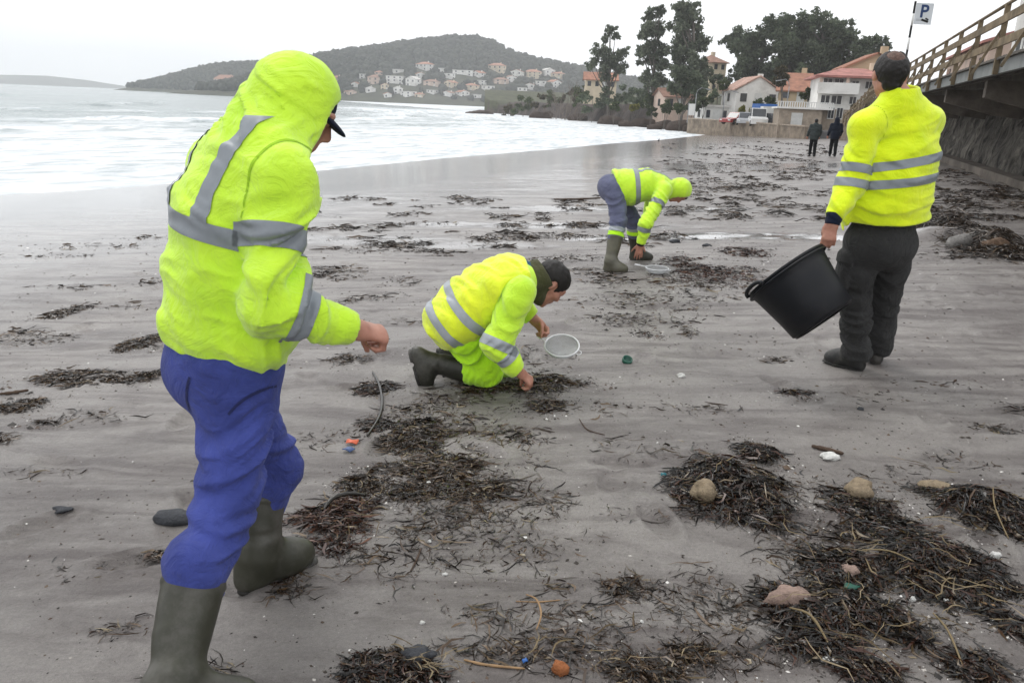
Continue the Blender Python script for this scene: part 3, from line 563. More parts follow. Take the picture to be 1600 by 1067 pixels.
_pl = [(1150, 172, [(1140, 62, 9), (1150, 56, 10), (1160, 62, 9), (1148, 70, 9)], 'pale distant pine far left on the wooded rise'), (1186, 160, [(1160, 76, 13), (1180, 62, 15), (1200, 54, 15), (1176, 84, 15), (1198, 78, 15), (1164, 100, 12), (1184, 108, 15)], 'broad pine at the left end of the wooded rise'), (1226, 156, [(1214, 38, 14), (1232, 34, 10), (1222, 54, 16), (1242, 58, 14), (1218, 74, 16), (1238, 84, 17), (1216, 100, 16), (1240, 110, 14)], 'tall pine whose crown is the left summit of the wooded rise'),
       (1276, 154, [(1262, 36, 13), (1280, 30, 12), (1272, 50, 17), (1292, 46, 14), (1260, 66, 15), (1284, 68, 17), (1268, 88, 17), (1292, 92, 17), (1272, 108, 15)], 'tall pine in the middle of the wooded rise'), (1318, 152, [(1306, 42, 12), (1320, 50, 12), (1304, 62, 14), (1324, 68, 14), (1312, 84, 16), (1334, 86, 12), (1318, 102, 14), (1300, 108, 12)], 'pine right of the middle of the wooded rise'), (1362, 148, [(1340, 80, 12), (1352, 70, 10), (1368, 66, 10), (1380, 72, 8), (1358, 84, 12), (1376, 84, 10), (1346, 96, 12), (1366, 98, 11)], 'last and lowest pine at the right end of the wooded rise')]
for i, (px, Y, cl, lab) in enumerate(_pl):
    if i: cl = cl + [(px + dx, py, 14) for dx, py in ((-20, 116), (4, 120), (22, 114), (-8, 132), (16, 134))]
    tree('pine_tree', px, Y, [(a_, b_, c_ * 1.18) for a_, b_, c_ in cl], M['pine'], lab, 95, .29, .4, 'pines on the wooded rise', 30 + i)
tree('palm_like_tree', 1222, 108, [(1218, 112, 7), (1226, 118, 8), (1220, 128, 7)], M['brush'], 'small yellowish tree behind the street lamp', 90, .28, .2, seed=41)
# undergrowth: shrubs along the cliff top and between houses
_sh = [(795, 205, 168, 8, 'brush'), (818, 200, 160, 10, 'shrub'), (846, 190, 156, 8, 'brush'), (862, 186, 154, 9, 'shrub'), (908, 168, 150, 9, 'shrub'), (926, 160, 152, 13, 'pine'), (948, 158, 150, 12, 'pine'), (972, 152, 146, 14, 'pine'), (998, 146, 152, 12, 'pine'), (1020, 140, 156, 11, 'shrub'), (960, 140, 163, 6, 'shrub'), (990, 138, 165, 6, 'hedge_y'), (1018, 134, 168, 6, 'shrub'), (1040, 128, 163, 9, 'shrub'), (1064, 118, 168, 10, 'shrub'), (1082, 115, 166, 9, 'pine'), (1100, 114, 160, 8, 'shrub'), (1112, 125, 150, 10, 'pine'), (1130, 128, 130, 10, 'shrub'), (1146, 130, 150, 9, 'brush'), (1160, 104, 172, 5, 'hedge_y'), (1176, 103, 174, 5, 'hedge_y'), (1193, 102, 175, 5, 'hedge_y'), (1208, 101, 175, 5, 'hedge_y'), (1185, 112, 162, 7, 'shrub'), (1205, 108, 158, 8, 'shrub'), (1262, 92, 148, 9, 'shrub'), (1148, 140, 116, 12, 'pine'), (1250, 128, 112, 12, 'pine'), (1330, 118, 112, 14, 'pine'), (905, 180, 140, 8, 'shrub'), (888, 188, 148, 9, 'brush'), (1004, 160, 140, 10, 'pine'), (1040, 150, 140, 9, 'pine'), (1120, 150, 122, 10, 'pine'), (1380, 130, 110, 12, 'shrub')]
_kn = {'shrub': ('green', 'shrub'), 'pine': ('dark', 'evergreen bush'), 'brush': ('brown', 'brush clump'), 'hedge_y': ('yellow green', 'hedge bush')}
_ord = ['first', 'second', 'third', 'fourth', 'fifth', 'sixth', 'seventh', 'eighth', 'ninth', 'tenth', 'eleventh', 'twelfth', 'thirteenth', 'fourteenth', 'fifteenth', 'sixteenth', 'seventeenth', 'eighteenth', 'nineteenth', 'twentieth']
_cnt = {}
for i, (px, Y, py, r_, k) in enumerate(sorted(_sh)):
    if px < 1060: r_ *= 1.4; py += 3
    _cnt[k] = _cnt.get(k, 0) + 1; c_, n_ = _kn[k]
    tree('shrub', px, Y, [(px - r_ * .5, py + r_ * .3, r_ * .75), (px + r_ * .5, py + r_ * .2, r_ * .8), (px, py - r_ * .2, r_ * .85)], M[k], '%s %s among the houses and cliff, %s of its kind from the left' % (c_, n_, _ord[_cnt[k] - 1]), 120, .26, .1, 'shrubs on the headland', 60 + i, sub=3, cat='shrub')
# bare winter trees
def bare_tree(px, Y, h, seed, lab):
    b0 = at(px, 165, Y); o = empty('bare_tree', (b0[0], b0[1], lz(b0[0], b0[1]))); rg = random.Random(seed); tk = MB(); br = MB()
    def grow(p, d, L, r, lev, mb):
        q = p + d * L; (tk if lev == 0 else br).tube([p, (p + q) / 2 + V3(rg.uniform(-.06, .06) * L, 0, 0), q], [r, r * .85, r * .65], 5, False)
        if lev >= 5 or L < .35: return
        for _ in range(3 if lev else 4):
            e = nrm(d + V3(rg.uniform(-.75, .75), rg.uniform(-.75, .75), rg.uniform(-.1, .55))); grow(q if rg.random() < .6 else p + d * L * rg.uniform(.5, 1), e, L * rg.uniform(.6, .82), r * .55, lev + 1, mb)
    grow(V3(0, 0, -.5), nrm(V3(.05, 0, 1)), h * .36, .16, 0, tk); tk.build('trunk', M['bark'], o); br.build('branches', M['twig'], o); tag(o, lab, 'tree', 'bare trees on the headland')
bare_tree(884, 176, 11, 4, 'taller leafless tree at the left of the headland houses'); bare_tree(872, 180, 8.5, 8, 'leafless tree left of the taller bare one'); bare_tree(899, 172, 8, 12, 'leafless tree right of the taller bare one')

# ---- houses on the near shore
def hpos(px, py, Y): p = at(px, py, Y); return p
def near_house(px0, px1, pye, pyb, Y, **k):
    """front from px0 to px1, eaves at pye, base at pyb"""
    a_ = at((px0 + px1) / 2, pye, Y); w = (px1 - px0) * Y / F_PX; b_ = at((px0 + px1) / 2, pyb, Y); return (a_[0], a_[1] + k.get('d', 8) / 2, b_[2]), w, a_[2] - b_[2]
l_, w_, h_ = near_house(918, 964, 125, 140, 172); house('low_house', l_, w_, 8, h_, 'l', WALLC[1], ROOFC[1], -.05, 'low cream house with long orange tiled roof beside the airy eucalyptus', 'house', None, 1, 4, 1.6)
l_, w_, h_ = near_house(1038, 1088, 151, 174, 132); house('pink_house', l_, w_, 7, h_, 'l', WALLC[2], ROOFC[2], .1, 'pink rendered house with brown tiled roof below the tall eucalyptus', 'house', None, 1, 3, 1.3)
l_, w_, h_ = near_house(1106, 1128, 98, 160, 168); house('apartment_block', l_, w_, 9, h_, 'h', WALLC[1], ROOFC[2], .2, 'tall narrow cream apartment block half hidden right of the tallest eucalyptus', 'building', None, 4, 2, 1.6)
l_, w_, h_ = near_house(1104, 1142, 168, 192, 114); house('white_kiosk', l_, w_, 5, h_, 'f', WALLC[0], ROOFC[0], .05, 'small white flat roofed building beside the road', 'building', None, 1, 3, 0, door=True)
l_, w_, h_ = near_house(1152, 1216, 142, 168, 124); house('white_gable_house', l_, w_, 9, h_, 'g', WALLC[0], ROOFC[4], 0, 'white gable fronted house above the parked vans', 'house', None, 1, 3, 1.9)
l_, w_, h_ = near_house(1234, 1276, 142, 160, 112); house('orange_roof_house', l_, w_, 8, h_, 'l', WALLC[3], ROOFC[1], -.3, 'house with steep bright orange roof and white dormer behind the villa', 'house', None, 1, 2, 2.4)
def villa():
    Y = 84.0; k = Y / F_PX; c = at(1325, 205, Y); g = .15; o = empty('beach_villa', (c[0], Y, g), -.22); z = lambda py: at(1325, py, Y)[2] - g; x = lambda px: (px - 1325) * k
    zt, zm, ze = z(172), z(146), z(119); MB().box(x(1282), x(1372), 0, 8, -2, zt).build('lower_wall', M['ashlar'], o); MB().box(x(1276), x(1372), .5, 8.5, zt, ze).build('upper_wall', WALLC[0], o)
    q = MB(); a0, a1, b0, b1 = x(1266), x(1384), -.9, 9.6; rx0, rx1 = x(1312), x(1345); zr = z(103); q.add([(a0, b0, ze), (a1, b0, ze), (a1, b1, ze), (a0, b1, ze), (rx0, 4.3, zr), (rx1, 4.3, zr), (a0, b0, ze - .2), (a1, b0, ze - .2), (a1, b1, ze - .2), (a0, b1, ze - .2)], [(0, 1, 5, 4), (1, 2, 5), (2, 3, 4, 5), (3, 0, 4), (6, 7, 1, 0), (7, 8, 2, 1), (8, 9, 3, 2), (9, 6, 0, 3), (9, 8, 7, 6)]); rf = q.build('roof', ROOFC[3], o)
    MB().box(x(1350), x(1350) + .8, 3, 3.8, ze + .4, zr + .5).build('chimney', WALLC[1], rf)
    MB().box(x(1272), x(1330), -.7, .5, zm - .12, zm + .12).build('balcony_slab', WALLC[0], o); bl = MB().box(x(1272), x(1330), -.7, -.62, zm + .12, zm + .95)
    bl.build('balcony_wall', WALLC[0], o)
    for px in (1276, 1313): MB().box(x(px) - .14, x(px) + .14, -.62, -.34, zm + .95, ze - .2).build('porch_pillar', WALLC[2], o)
    for px, py, w, h in ((1287, 131, 12, 13), (1303, 131, 12, 13), (1326, 132, 9, 10), (1345, 132, 9, 10), (1287, 157, 12, 12), (1303, 157, 14, 12), (1326, 157, 9, 10), (1346, 157, 9, 10)): window(o, x(px), .5, z(py), w * k, h * k, 0, True)
    for px, w in ((1297, 8), (1309, 8)): window(o, x(px), -.02, z(178), w * k, 15 * k, 0, True)
    MB().box(x(1276), x(1282), -.06, .1, z(206), z(182)).build('door', M['door_w'], o)
    # terrace and garage in front
    g0 = MB().box(x(1221), x(1282), -1.5, 6, -2, z(174)); g0.build('terrace_wall', M['ashlar'], o); MB().box(x(1217), x(1296), -1.9, 6, z(174), z(171)).build('terrace_slab', WALLC[0], o); MB().box(x(1239), x(1255), -1.56, -1.4, z(207), z(180)).build('garage_door', M['door_w'], o)
    MB().box(x(1217), x(1296), -1.86, -1.74, z(163.6), z(162.6)).build('terrace_rail', M['frame_w'], o)
    bm = MB().box(-.05, .05, -.05, .05, 0, z(163.6) - z(171)).mesh('baluster')
    for i in range(24): link('baluster', bm, M['frame_w'], o, (x(1218 + i * 3.36), -1.8, z(171)))
    tag(o, 'large white villa with pink tiled hip roof, balcony and stone garage terrace', 'house')
M['ashlar'] = pm('pale_stone', (.36, .30, .24), .9, .22, 2.2, .5, 5, .2, dist=.05, dirt=(.22, .19, .16)); villa()

# ---- road, sea wall, vehicles, lamps
M['road'] = pm('asphalt', (.10, .10, .10), .9, .2, 1, .2, 20); M['wallstone'] = pm('seawall_stone', (.25, .205, .16), .92, .35, 1.4, .7, 5, .2, dist=.08, dirt=(.11, .09, .07))
rp = [(26.6, 77.5), (25.9, 90), (24.9, 101), (22.5, 112)]
def ribbon(pts, w0, w1, z0, z1):
    q = MB(); n = len(pts); L_ = []; R_ = []
    for i, p in enumerate(pts):
        d = nrm(np.subtract(pts[min(i + 1, n - 1)], pts[max(i - 1, 0)])); nn_ = V3(d[1], -d[0], 0)[:2]; L_.append(np.add(p, nn_ * w0)); R_.append(np.add(p, nn_ * w1))
    v = [(*p, z) for z in (z0, z1) for p in L_ + R_]; m_ = 2 * n; f = []
    for i in range(n - 1):
        a_, b_, c, d = i, i + 1, n + i + 1, n + i; f += [(a_ + m_, d + m_, c + m_, b_ + m_), (a_, b_, c, d), (a_, a_ + m_, b_ + m_, b_), (d, c, c + m_, d + m_)]
    f += [(0, n, n + m_, m_), (n - 1, n - 1 + m_, 2 * n - 1 + m_, 2 * n - 1)]; return q.add(v, f)
tag(ribbon(rp, .45, 13, -2.5, .22).build('road', M['road'], None), kind='structure')
sw = empty('sea_wall', (0, 0, 0)); ribbon(rp, 0, .45, -2.5, .55).build('wall_face', M['wallstone'], sw); ribbon(rp, -.06, .51, .55, .68).build('coping', M['ashlar'], sw); tag(sw, 'low brown stone sea wall with pale coping between the beach and the road', 'wall')
M['tyre'] = pm('tyre', (.02, .02, .02), .9, .2, 5, 0)
def car(loc, rz, L_, W, Hh, col, lab, van=False, name='parked_car'):
    o = empty(name, loc, rz); cm = pm(name + '_paint', col, .25, .06, 2, 0, spec=.6); q = MB(); hb = Hh * (.52 if not van else .5)
    prof = [(-L_ / 2, .25), (L_ / 2, .25), (L_ / 2, hb * .85), (L_ * .3, hb), (-L_ * .42, hb), (-L_ / 2, hb * .9)]
    q.prism(prof, -W / 2, W / 2); q.build('body', cm, o)
    cab = [(-L_ * .46, hb), (L_ * .22, hb), (L_ * (.06 if not van else .16), Hh), (-L_ * (.30 if not van else .44), Hh)]; MB().prism(cab, -W * .44, W * .44).build('cabin', cm, o)
    ins = lambda u, s_: [( (p[0] - u[0]) * s_ + u[0], (p[1] - u[1]) * s_ + u[1]) for p in cab]; c_ = (sum(p[0] for p in cab) / 4, sum(p[1] for p in cab) / 4)
    for s_ in (-1, 1): MB().prism(ins(c_, .8), s_ * W * .44 - .012, s_ * W * .44 + .012).build('side_window', M['glass'], o)
    x0, z0 = cab[1]; x1, z1 = cab[2]; MB().obox(((x0 + x1) / 2 + .01, 0, (z0 + z1) / 2), V3(x1 - x0, 0, z1 - z0) * .42, (0, W * .40, 0), V3(z0 - z1, 0, x1 - x0) * -.01).build('windscreen', M['glass'], o)
    x0, z0 = cab[0]; x1, z1 = cab[3]; MB().obox(((x0 + x1) / 2 - .01, 0, (z0 + z1) / 2), V3(x1 - x0, 0, z1 - z0) * .40, (0, W * .38, 0), V3(z0 - z1, 0, x1 - x0) * -.01).build('rear_window', M['glass'], o)
    for sx_ in (-.31, .31):
        for sy in (-1, 1):
            w = MB(); r_ = .31
            w.add([(L_ * sx_ + r_ * math.cos(a_), sy * W * .47 + dy, .31 + r_ * math.sin(a_)) for dy in (-.1, .1) for a_ in np.linspace(0, 2 * math.pi, 12, endpoint=False)], [tuple(range(12)), tuple(range(23, 11, -1))] + [((i + 1) % 12, i, i + 12, (i + 1) % 12 + 12) for i in range(12)]); w.build('wheel', M['tyre'], o)
    for sy in (-1, 1): MB().box(L_ / 2 - .04, L_ / 2 + .015, sy * W * .36 - .16, sy * W * .36 + .16, hb * .62, hb * .8).build('headlight', M['frame_w'], o)
    tag(o, lab, 'car' if not van else 'van'); return o
def cpos(px, Y): p = at(px, 195, Y); return (p[0], p[1], .226)
car(cpos(1149, 99), -2.5, 4.0, 1.7, 1.4, (.30, .03, .025), 'dark red car parked beyond the sea wall'); car(cpos(1164, 96), -1.9, 4.1, 1.7, 1.45, (.42, .43, .45), 'silver grey car parked left of the white van'); car(cpos(1183, 93), -1.75, 4.4, 1.8, 1.95, (.75, .75, .74), 'white van parked facing the beach', True, 'parked_van'); car(cpos(1210, 92), -1.3, 4.2, 1.7, 1.45, (.10, .10, .11), 'dark car half hidden between the white van and the garage')
tp = cpos(1194, 99.5); tr_ = empty('blue_lorry', tp, -1.6); MB().box(-2.4, 1.2, -1.1, 1.1, .8, 2.5).build('cargo_cover', pm('blue_tarpaulin', (.035, .12, .36), .6, .25, 1.5, .3, 6), tr_); MB().box(1.2, 2.6, -1.0, 1.0, .5, 2.2).build('cab', M['frame_w'], tr_); MB().box(-2.4, 2.6, -.9, .9, .35, .8).build('chassis', M['tyre'], tr_)
for sx_ in (-1.6, 1.9):
    for sy in (-1, 1): MB().lathe([(.001, -.12), (.42, -.12), (.42, .12), (.001, .12)], 14).build('wheel', M['tyre'], tr_, loc=(sx_, sy * .95, .42)).rotation_euler = (math.pi / 2, 0, 0)
tag(tr_, 'lorry with a bright blue covered load behind the white van', 'lorry')
M['steel'] = pm('galvanised_steel', (.30, .31, .32), .5, .15, 3, 0, metallic=.3)
def lamp(px, Y, pyt, lab, arm=1.6, side=1, g=.22):
    p = at(px, 190, Y); h = at(px, pyt, Y)[2] - g; o = empty('street_lamp', (p[0], p[1], g)); MB().tube([(0, 0, -.2), (0, 0, h * .6), (0, 0, h - .8)], [.08, .06, .045], 8).tube([(0, 0, h - .8), (side * .15, 0, h - .3), (side * arm * .45, 0, h), (side * arm, 0, h - .12)], .035, 6).build('pole', M['steel'], o, True)
    MB().obox((side * (arm + .2), 0, h - .18), (.32, 0, -.05 * side), (0, .12, 0), (0, 0, .06)).build('lamp_head', M['steel'], o); tag(o, lab, 'street lamp', 'street lamps along the road')
lamp(1226, 98, 124, 'tall curved street lamp in front of the white gable house', 1.1, -1); lamp(1128, 108, 141, 'street lamp beside the white kiosk', 1.2, 1); lamp(1084, 114, 137, 'street lamp at the left end of the road', 1.4, 1)
p = at(1079, 190, 113); o = empty('bus_shelter', (p[0], p[1], .22)); MB().box(-.45, .45, -.05, .05, .8, 2.3).build('panel', M['frame_w'], o); MB().box(-.5, -.42, -.06, .06, -.2, 2.4).box(.42, .5, -.06, .06, -.2, 2.4).build('post', M['steel'], o); tag(o, 'white notice board on two posts beside the end of the sea wall', 'notice board')
# wall and fence of the white house garden
fw = empty('garden_wall', (0, 0, 0)); a_ = at(1155, 190, 104); b_ = at(1222, 190, 100); MB().bar((a_[0], a_[1], .6), (b_[0], b_[1], .6), .3, 2.2).build('wall_face', M['rock'], fw); tag(fw, 'dark garden wall behind the parked vehicles', 'wall')
# ------------------------------------------------------------------ boardwalk on cantilever beams, retaining wall, parking sign
M['timber'] = pm('weathered_timber', (.20, .155, .10), .88, .35, 3, .5, 14, .2, stretch=(1, 1, 1), dist=.02, dirt=(.10, .085, .06)); M['deck'] = pm('deck_timber', (.10, .092, .080), .9, .35, 3, .4, 20, dist=.02)
M['conc'] = pm('old_concrete', (.16, .14, .12), .92, .4, 1.2, .6, 7, .2, dist=.05, dirt=(.055, .05, .042)); M['edge'] = pm('grey_steel_edge', (.21, .22, .215), .7, .2, 2, .2, 12)
BW0 = at(1600, 82, 14.4); _d = ray(1284, 183.5); BWD = nrm(V3(_d[0], _d[1], 0)); BWN = V3(BWD[1], -BWD[0], 0)   # along it, and inland
BWZ = BW0[2]; bw = empty('boardwalk', (BW0[0], BW0[1], 0)); O = V3(BW0[0], BW0[1], 0)
def bwp(s, n, z): return BWD * s + BWN * n + V3(0, 0, z)            # local to the boardwalk
def s_at(px, z, n=0.0):
    lo, hi = -9.0, 70.0
    for _ in range(50):
        m_ = (lo + hi) / 2
        if proj(O + bwp(m_, n, z))[0] > px: lo = m_
        else: hi = m_
    return lo
S0, S1 = -8.0, 50.0
MB().bar(bwp(S0, .08, BWZ - .12), bwp(S1, .08, BWZ - .12), .10, .24).build('edge_beam', M['edge'], bw)
pl = MB().obox((0, 0, 0), BWN * 1.9, BWD * .068, V3(0, 0, .022)).mesh('plank')
for i in range(int((S1 - S0) / .145)): link('plank', pl, M['deck'], bw, bwp(S0 + .145 * i, 1.85, BWZ + .022 + .004 * (i * 7 % 3)))
for s_ in (.5, 1.3): MB().bar(bwp(S0, s_, BWZ - .10), bwp(S1, s_, BWZ - .10), .12, .2).build('joist', M['deck'], bw)
b1, b2 = s_at(1543, BWZ - .45, .35), s_at(1480, BWZ - .45, .35); db = b2 - b1
for i in range(-2, 9):
    s_ = b1 + db * i; q = MB()
    q.add([bwp(s_ + e, n, z) for e in (-.16, .16) for n, z in ((.30, BWZ - .26), (3.6, BWZ - .26), (3.6, BWZ - 1.15), (1.7, BWZ - .95), (.30, BWZ - .62))], [(0, 1, 2, 3, 4), (9, 8, 7, 6, 5), (0, 5, 6, 1), (1, 6, 7, 2), (2, 7, 8, 3), (3, 8, 9, 4), (4, 9, 5, 0)]); q.build('cantilever_beam', M['conc'], bw)
posts = [s_at(px, BWZ + .5, -.02) for px in (1567, 1526, 1497, 1474, 1455, 1440)]; sp_ = posts[1] - posts[0]; posts = [posts[0] - sp_ * k for k in (3, 2, 1)] + posts
while posts[-1] < S1 - 2: posts.append(posts[-1] + 2.4)
pm_ = MB().obox((0, 0, .38), BWN * .045, BWD * .055, V3(0, 0, .64)).mesh('post'); br_ = MB().bar(bwp(0, -.02, .62) * 1, bwp(0, -.42, -.28), .045, .045, BWD).mesh('brace')
for i, s_ in enumerate(posts):
    link('post', pm_, M['timber'], bw, bwp(s_, -.02, BWZ))
    if i % 1 == 0: link('brace', br_, M['timber'], bw, bwp(s_, 0, BWZ))
for a_, b_ in zip(posts[:-1], posts[1:]):
    MB().bar(bwp(a_ - .04, -.085, BWZ + .72), bwp(b_ - .05, -.085, BWZ + .72), .035, .15).build('rail_board', M['timber'], bw); MB().bar(bwp(a_ - .04, -.085, BWZ + .30), bwp(b_ - .05, -.085, BWZ + .30), .035, .15).build('rail_board', M['timber'], bw)
    MB().tube([bwp(a_ + .03, -.02, BWZ + 1.02), bwp(b_ - .03, -.02, BWZ + 1.02)], .034, 8).build('hand_rail', M['timber'], bw, True)
tag(bw, 'timber railed boardwalk carried on concrete beams above the beach wall', 'boardwalk')
# retaining wall of rough concrete panels, plinth at its foot
rw = empty('retaining_wall', (BW0[0], BW0[1], 0)); wall_n = 2.1
m, t, b, LK = nodemat('streaked_wall'); b.inputs['Roughness'].default_value = .93; gp = geopos(t); n1 = N(t, 'ShaderNodeTexNoise', Scale=2.0, Detail=10.0, Roughness=.76, Distortion=1.2); LK(geopos(t, (1, 1, .5)), n1.inputs['Vector']); n2 = N(t, 'ShaderNodeTexNoise', Scale=.5, Detail=4.0); LK(gp, n2.inputs['Vector'])
r1 = ramp(t, n1.outputs['Fac'], [(.38, (.030, .027, .023)), (.48, (.125, .113, .097)), (.64, (.32, .295, .25))]); r2 = ramp(t, n2.outputs['Fac'], [(.4, .55), (.65, 1.1)]); mu = N(t, 'ShaderNodeMix', data_type='RGBA', blend_type='MULTIPLY'); mu.inputs['Factor'].default_value = 1.0; LK(r1.outputs['Color'], mu.inputs['A']); LK(r2.outputs['Color'], mu.inputs['B']); LK(mu.outputs['Result'], b.inputs['Base Color'])
bpn = N(t, 'ShaderNodeBump', Strength=1.0, Distance=.22); LK(n1.outputs['Fac'], bpn.inputs['Height']); LK(bpn.outputs['Normal'], b.inputs['Normal']); M['streak'] = m
PL = 4.6
for i in range(-2, 13):
    a_ = i * PL; us = np.linspace(a_, a_ + PL, 40); zs = np.linspace(-.7, BWZ - .9, 26); U, Zz = np.meshgrid(us, zs); dep = .26 * fbm(U * .8, Zz * .7, 3.3, 3) + .16 * fbm(U * 2.8, Zz * 2.0, 1.1, 3) - .10 * (Zz - .4)
    dep = wall_n + (Zz * .16) - dep * .8 + .0; v = O * 0 + U[..., None] * BWD + dep[..., None] * BWN + np.stack([0 * Zz, 0 * Zz, Zz], -1); n, m_ = U.shape; ii = np.arange(n * m_).reshape(n, m_); f = np.stack([ii[:-1, :-1], ii[1:, :-1], ii[1:, 1:], ii[:-1, 1:]], -1).reshape(-1, 4)
    mobj('wall_panel', v.reshape(-1, 3), f, M['streak'], rw, True)
MB().bar(bwp(-10, wall_n + .9, .9), bwp(58, wall_n + .9, .9), .8, 4.0).build('backing', M['conc'], rw); MB().bar(bwp(-10, wall_n - .25, -.32), bwp(24, wall_n - .25, -.32), .5, 1.1).build('plinth', M['conc'], rw)
tag(rw, 'rough streaked retaining wall under the boardwalk', 'wall')
# ground of the promenade behind the boardwalk
q = MB(); q.bar(bwp(-14, 20, BWZ - .25), bwp(62, 20, BWZ - .25), 32.4, .3); tag(q.build('promenade', M['road'], None, loc=(O[0], O[1], 0)), kind='structure')
# parking sign
def sign():
    c = at(1431, 22, 27.0); base = at(1412, 112, 27.0); o = empty('parking_sign', (base[0], base[1], BWZ - .1)); zt = c[2] + .36 - BWZ + .1; dx = c[0] - .26 - base[0]
    dx = 0.0; px_ = lambda z: dx * z / zt
    n_ = 7
    for i in range(n_): MB().tube([(px_(zt * i / n_), 0, zt * i / n_), (px_(zt * (i + 1) / n_), 0, zt * (i + 1) / n_)], .033, 10).build('pole_band', M['frame_w'] if i % 2 else M['tyre'], o, True)
    w, h = .27, .31; x0 = .03 + w; zc = c[2] - BWZ + .1; bd = MB().box(x0 - w, x0 + w, -.05, -.03, zc - h, zc + h).build('sign_board', M['sign_w'], o)
    fc = bpy.data.curves.new('letter', 'FONT'); fc.body = 'P'; fc.size = .52; fc.extrude = .002; fc.offset = .012; fc.align_x = 'CENTER'; fo = bpy.data.objects.new('letter', fc); COL.objects.link(fo); bpy.context.view_layer.update()
    me = bpy.data.meshes.new_from_object(fo.evaluated_get(bpy.context.evaluated_depsgraph_get())); bpy.data.objects.remove(fo); lt = link('letter', me, M['sign_b'], bd, (x0 + .0, -.054, zc - .10)); lt.rotation_euler = (math.pi / 2, 0, 0)
    MB().obox((x0 + .06, -.0525, zc - .20), (.11, 0, -.03), (0, .0015, 0), (.012, 0, .03)).obox((x0 + .12, -.0525, zc - .15), (.05, 0, -.02), (0, .0015, 0), (.01, 0, .02)).build('tow_mark', M['tyre'], bd); MB().box(x0 - .22, x0 + .02, -.0525, -.0505, zc - .17, zc - .158).box(x0 - .22, x0 - .03, -.0525, -.0505, zc - .205, zc - .193).build('small_print', M['steel'], bd)
    tag(o, 'white parking sign with a blue letter P on a banded pole', 'sign')
M['sign_w'] = pm('sign_white', (.66, .69, .72), .5, .05, 3, 0); M['sign_b'] = pm('sign_blue', (.02, .05, .15), .5, .05, 3, 0); sign()
# buildings behind the boardwalk
RZB = math.atan2(-BWD[1], -BWD[0])
def bl(s, n): q = O + BWD * s + BWN * n; return (q[0], q[1], BWZ - .1)
house('ochre_house', bl(86, 1.2), 4.6, 6, 4.3, 'l', WALLC[3], ROOFC[1], RZB + .2, 'ochre gable house peeking over the boardwalk behind the parking sign', 'house', None, 1, 3, 1.6)
house('pink_roof_house', bl(44, 9.5), 16, 9, 3.3, 'l', WALLC[2], ROOFC[3], RZB, 'low house with long pink tiled roof behind the boardwalk rail', 'house', None, 1, 5, 1.7)
house('white_building', bl(19, 8.8), 14, 9, 9.0, 'f', WALLC[0], ROOFC[0], RZB, 'tall white building cut off by the right edge behind the rail', 'building', None, 3, 4, 0, frame=True)
# ramp fence and greenery where the boardwalk meets the villa
rf = empty('ramp_fence', (0, 0, 0)); a_ = at(1362, 143, 66); b_ = at(1318, 188, 70)
for i in range(9):
    p = a_ + (b_ - a_) * i / 8; g_ = gz(p[0], p[1]); MB().box(-.06, .06, -.06, .06, -.75, .5).build('post', M['timber'], rf, loc=p)
for dz in (.35, .0, -.35): MB().bar(a_ + V3(0, -.08, dz), b_ + V3(0, -.08, dz), .05, .16).build('rail_board', M['timber'], rf)
g_ = gz(a_[0], a_[1]) - .5; MB().add([a_ + V3(0, .1, -.55), b_ + V3(0, .1, -.55), V3(b_[0], b_[1] + .1, g_), V3(a_[0], a_[1] + .1, g_), a_ + V3(.3, 1.6, -.55), b_ + V3(.3, 1.6, -.55), V3(b_[0] + .3, b_[1] + 1.6, g_), V3(a_[0] + .3, a_[1] + 1.6, g_)], [(0, 1, 2, 3), (7, 6, 5, 4), (0, 4, 5, 1), (1, 5, 6, 2), (3, 7, 4, 0)]).build('ramp_wall', M['wallstone'], rf)
tag(rf, 'sloping timber fence of the beach ramp beside the villa', 'fence')
for i, (px, Y, py, r_, lab) in enumerate([(1345, 69, 172, 12, 'scrubby bush under the ramp fence beside the villa'), (1330, 71, 182, 9, 'lower scrubby bush at the foot of the ramp fence'), (1362, 66, 165, 12, 'scrubby bush at the upper end of the ramp fence'), (1378, 60, 172, 14, 'green bush below the far end of the boardwalk')]): tree('bush', px, Y, [(px - r_ * .4, py, r_ * .7), (px + r_ * .4, py + 2, r_ * .7), (px, py - r_ * .3, r_ * .7)], M['brush'] if i < 3 else M['shrub'], lab, 260, .16, .06, seed=90 + i, sub=4, cat='bush', base=gz(*at(px, 200, Y)[:2]))
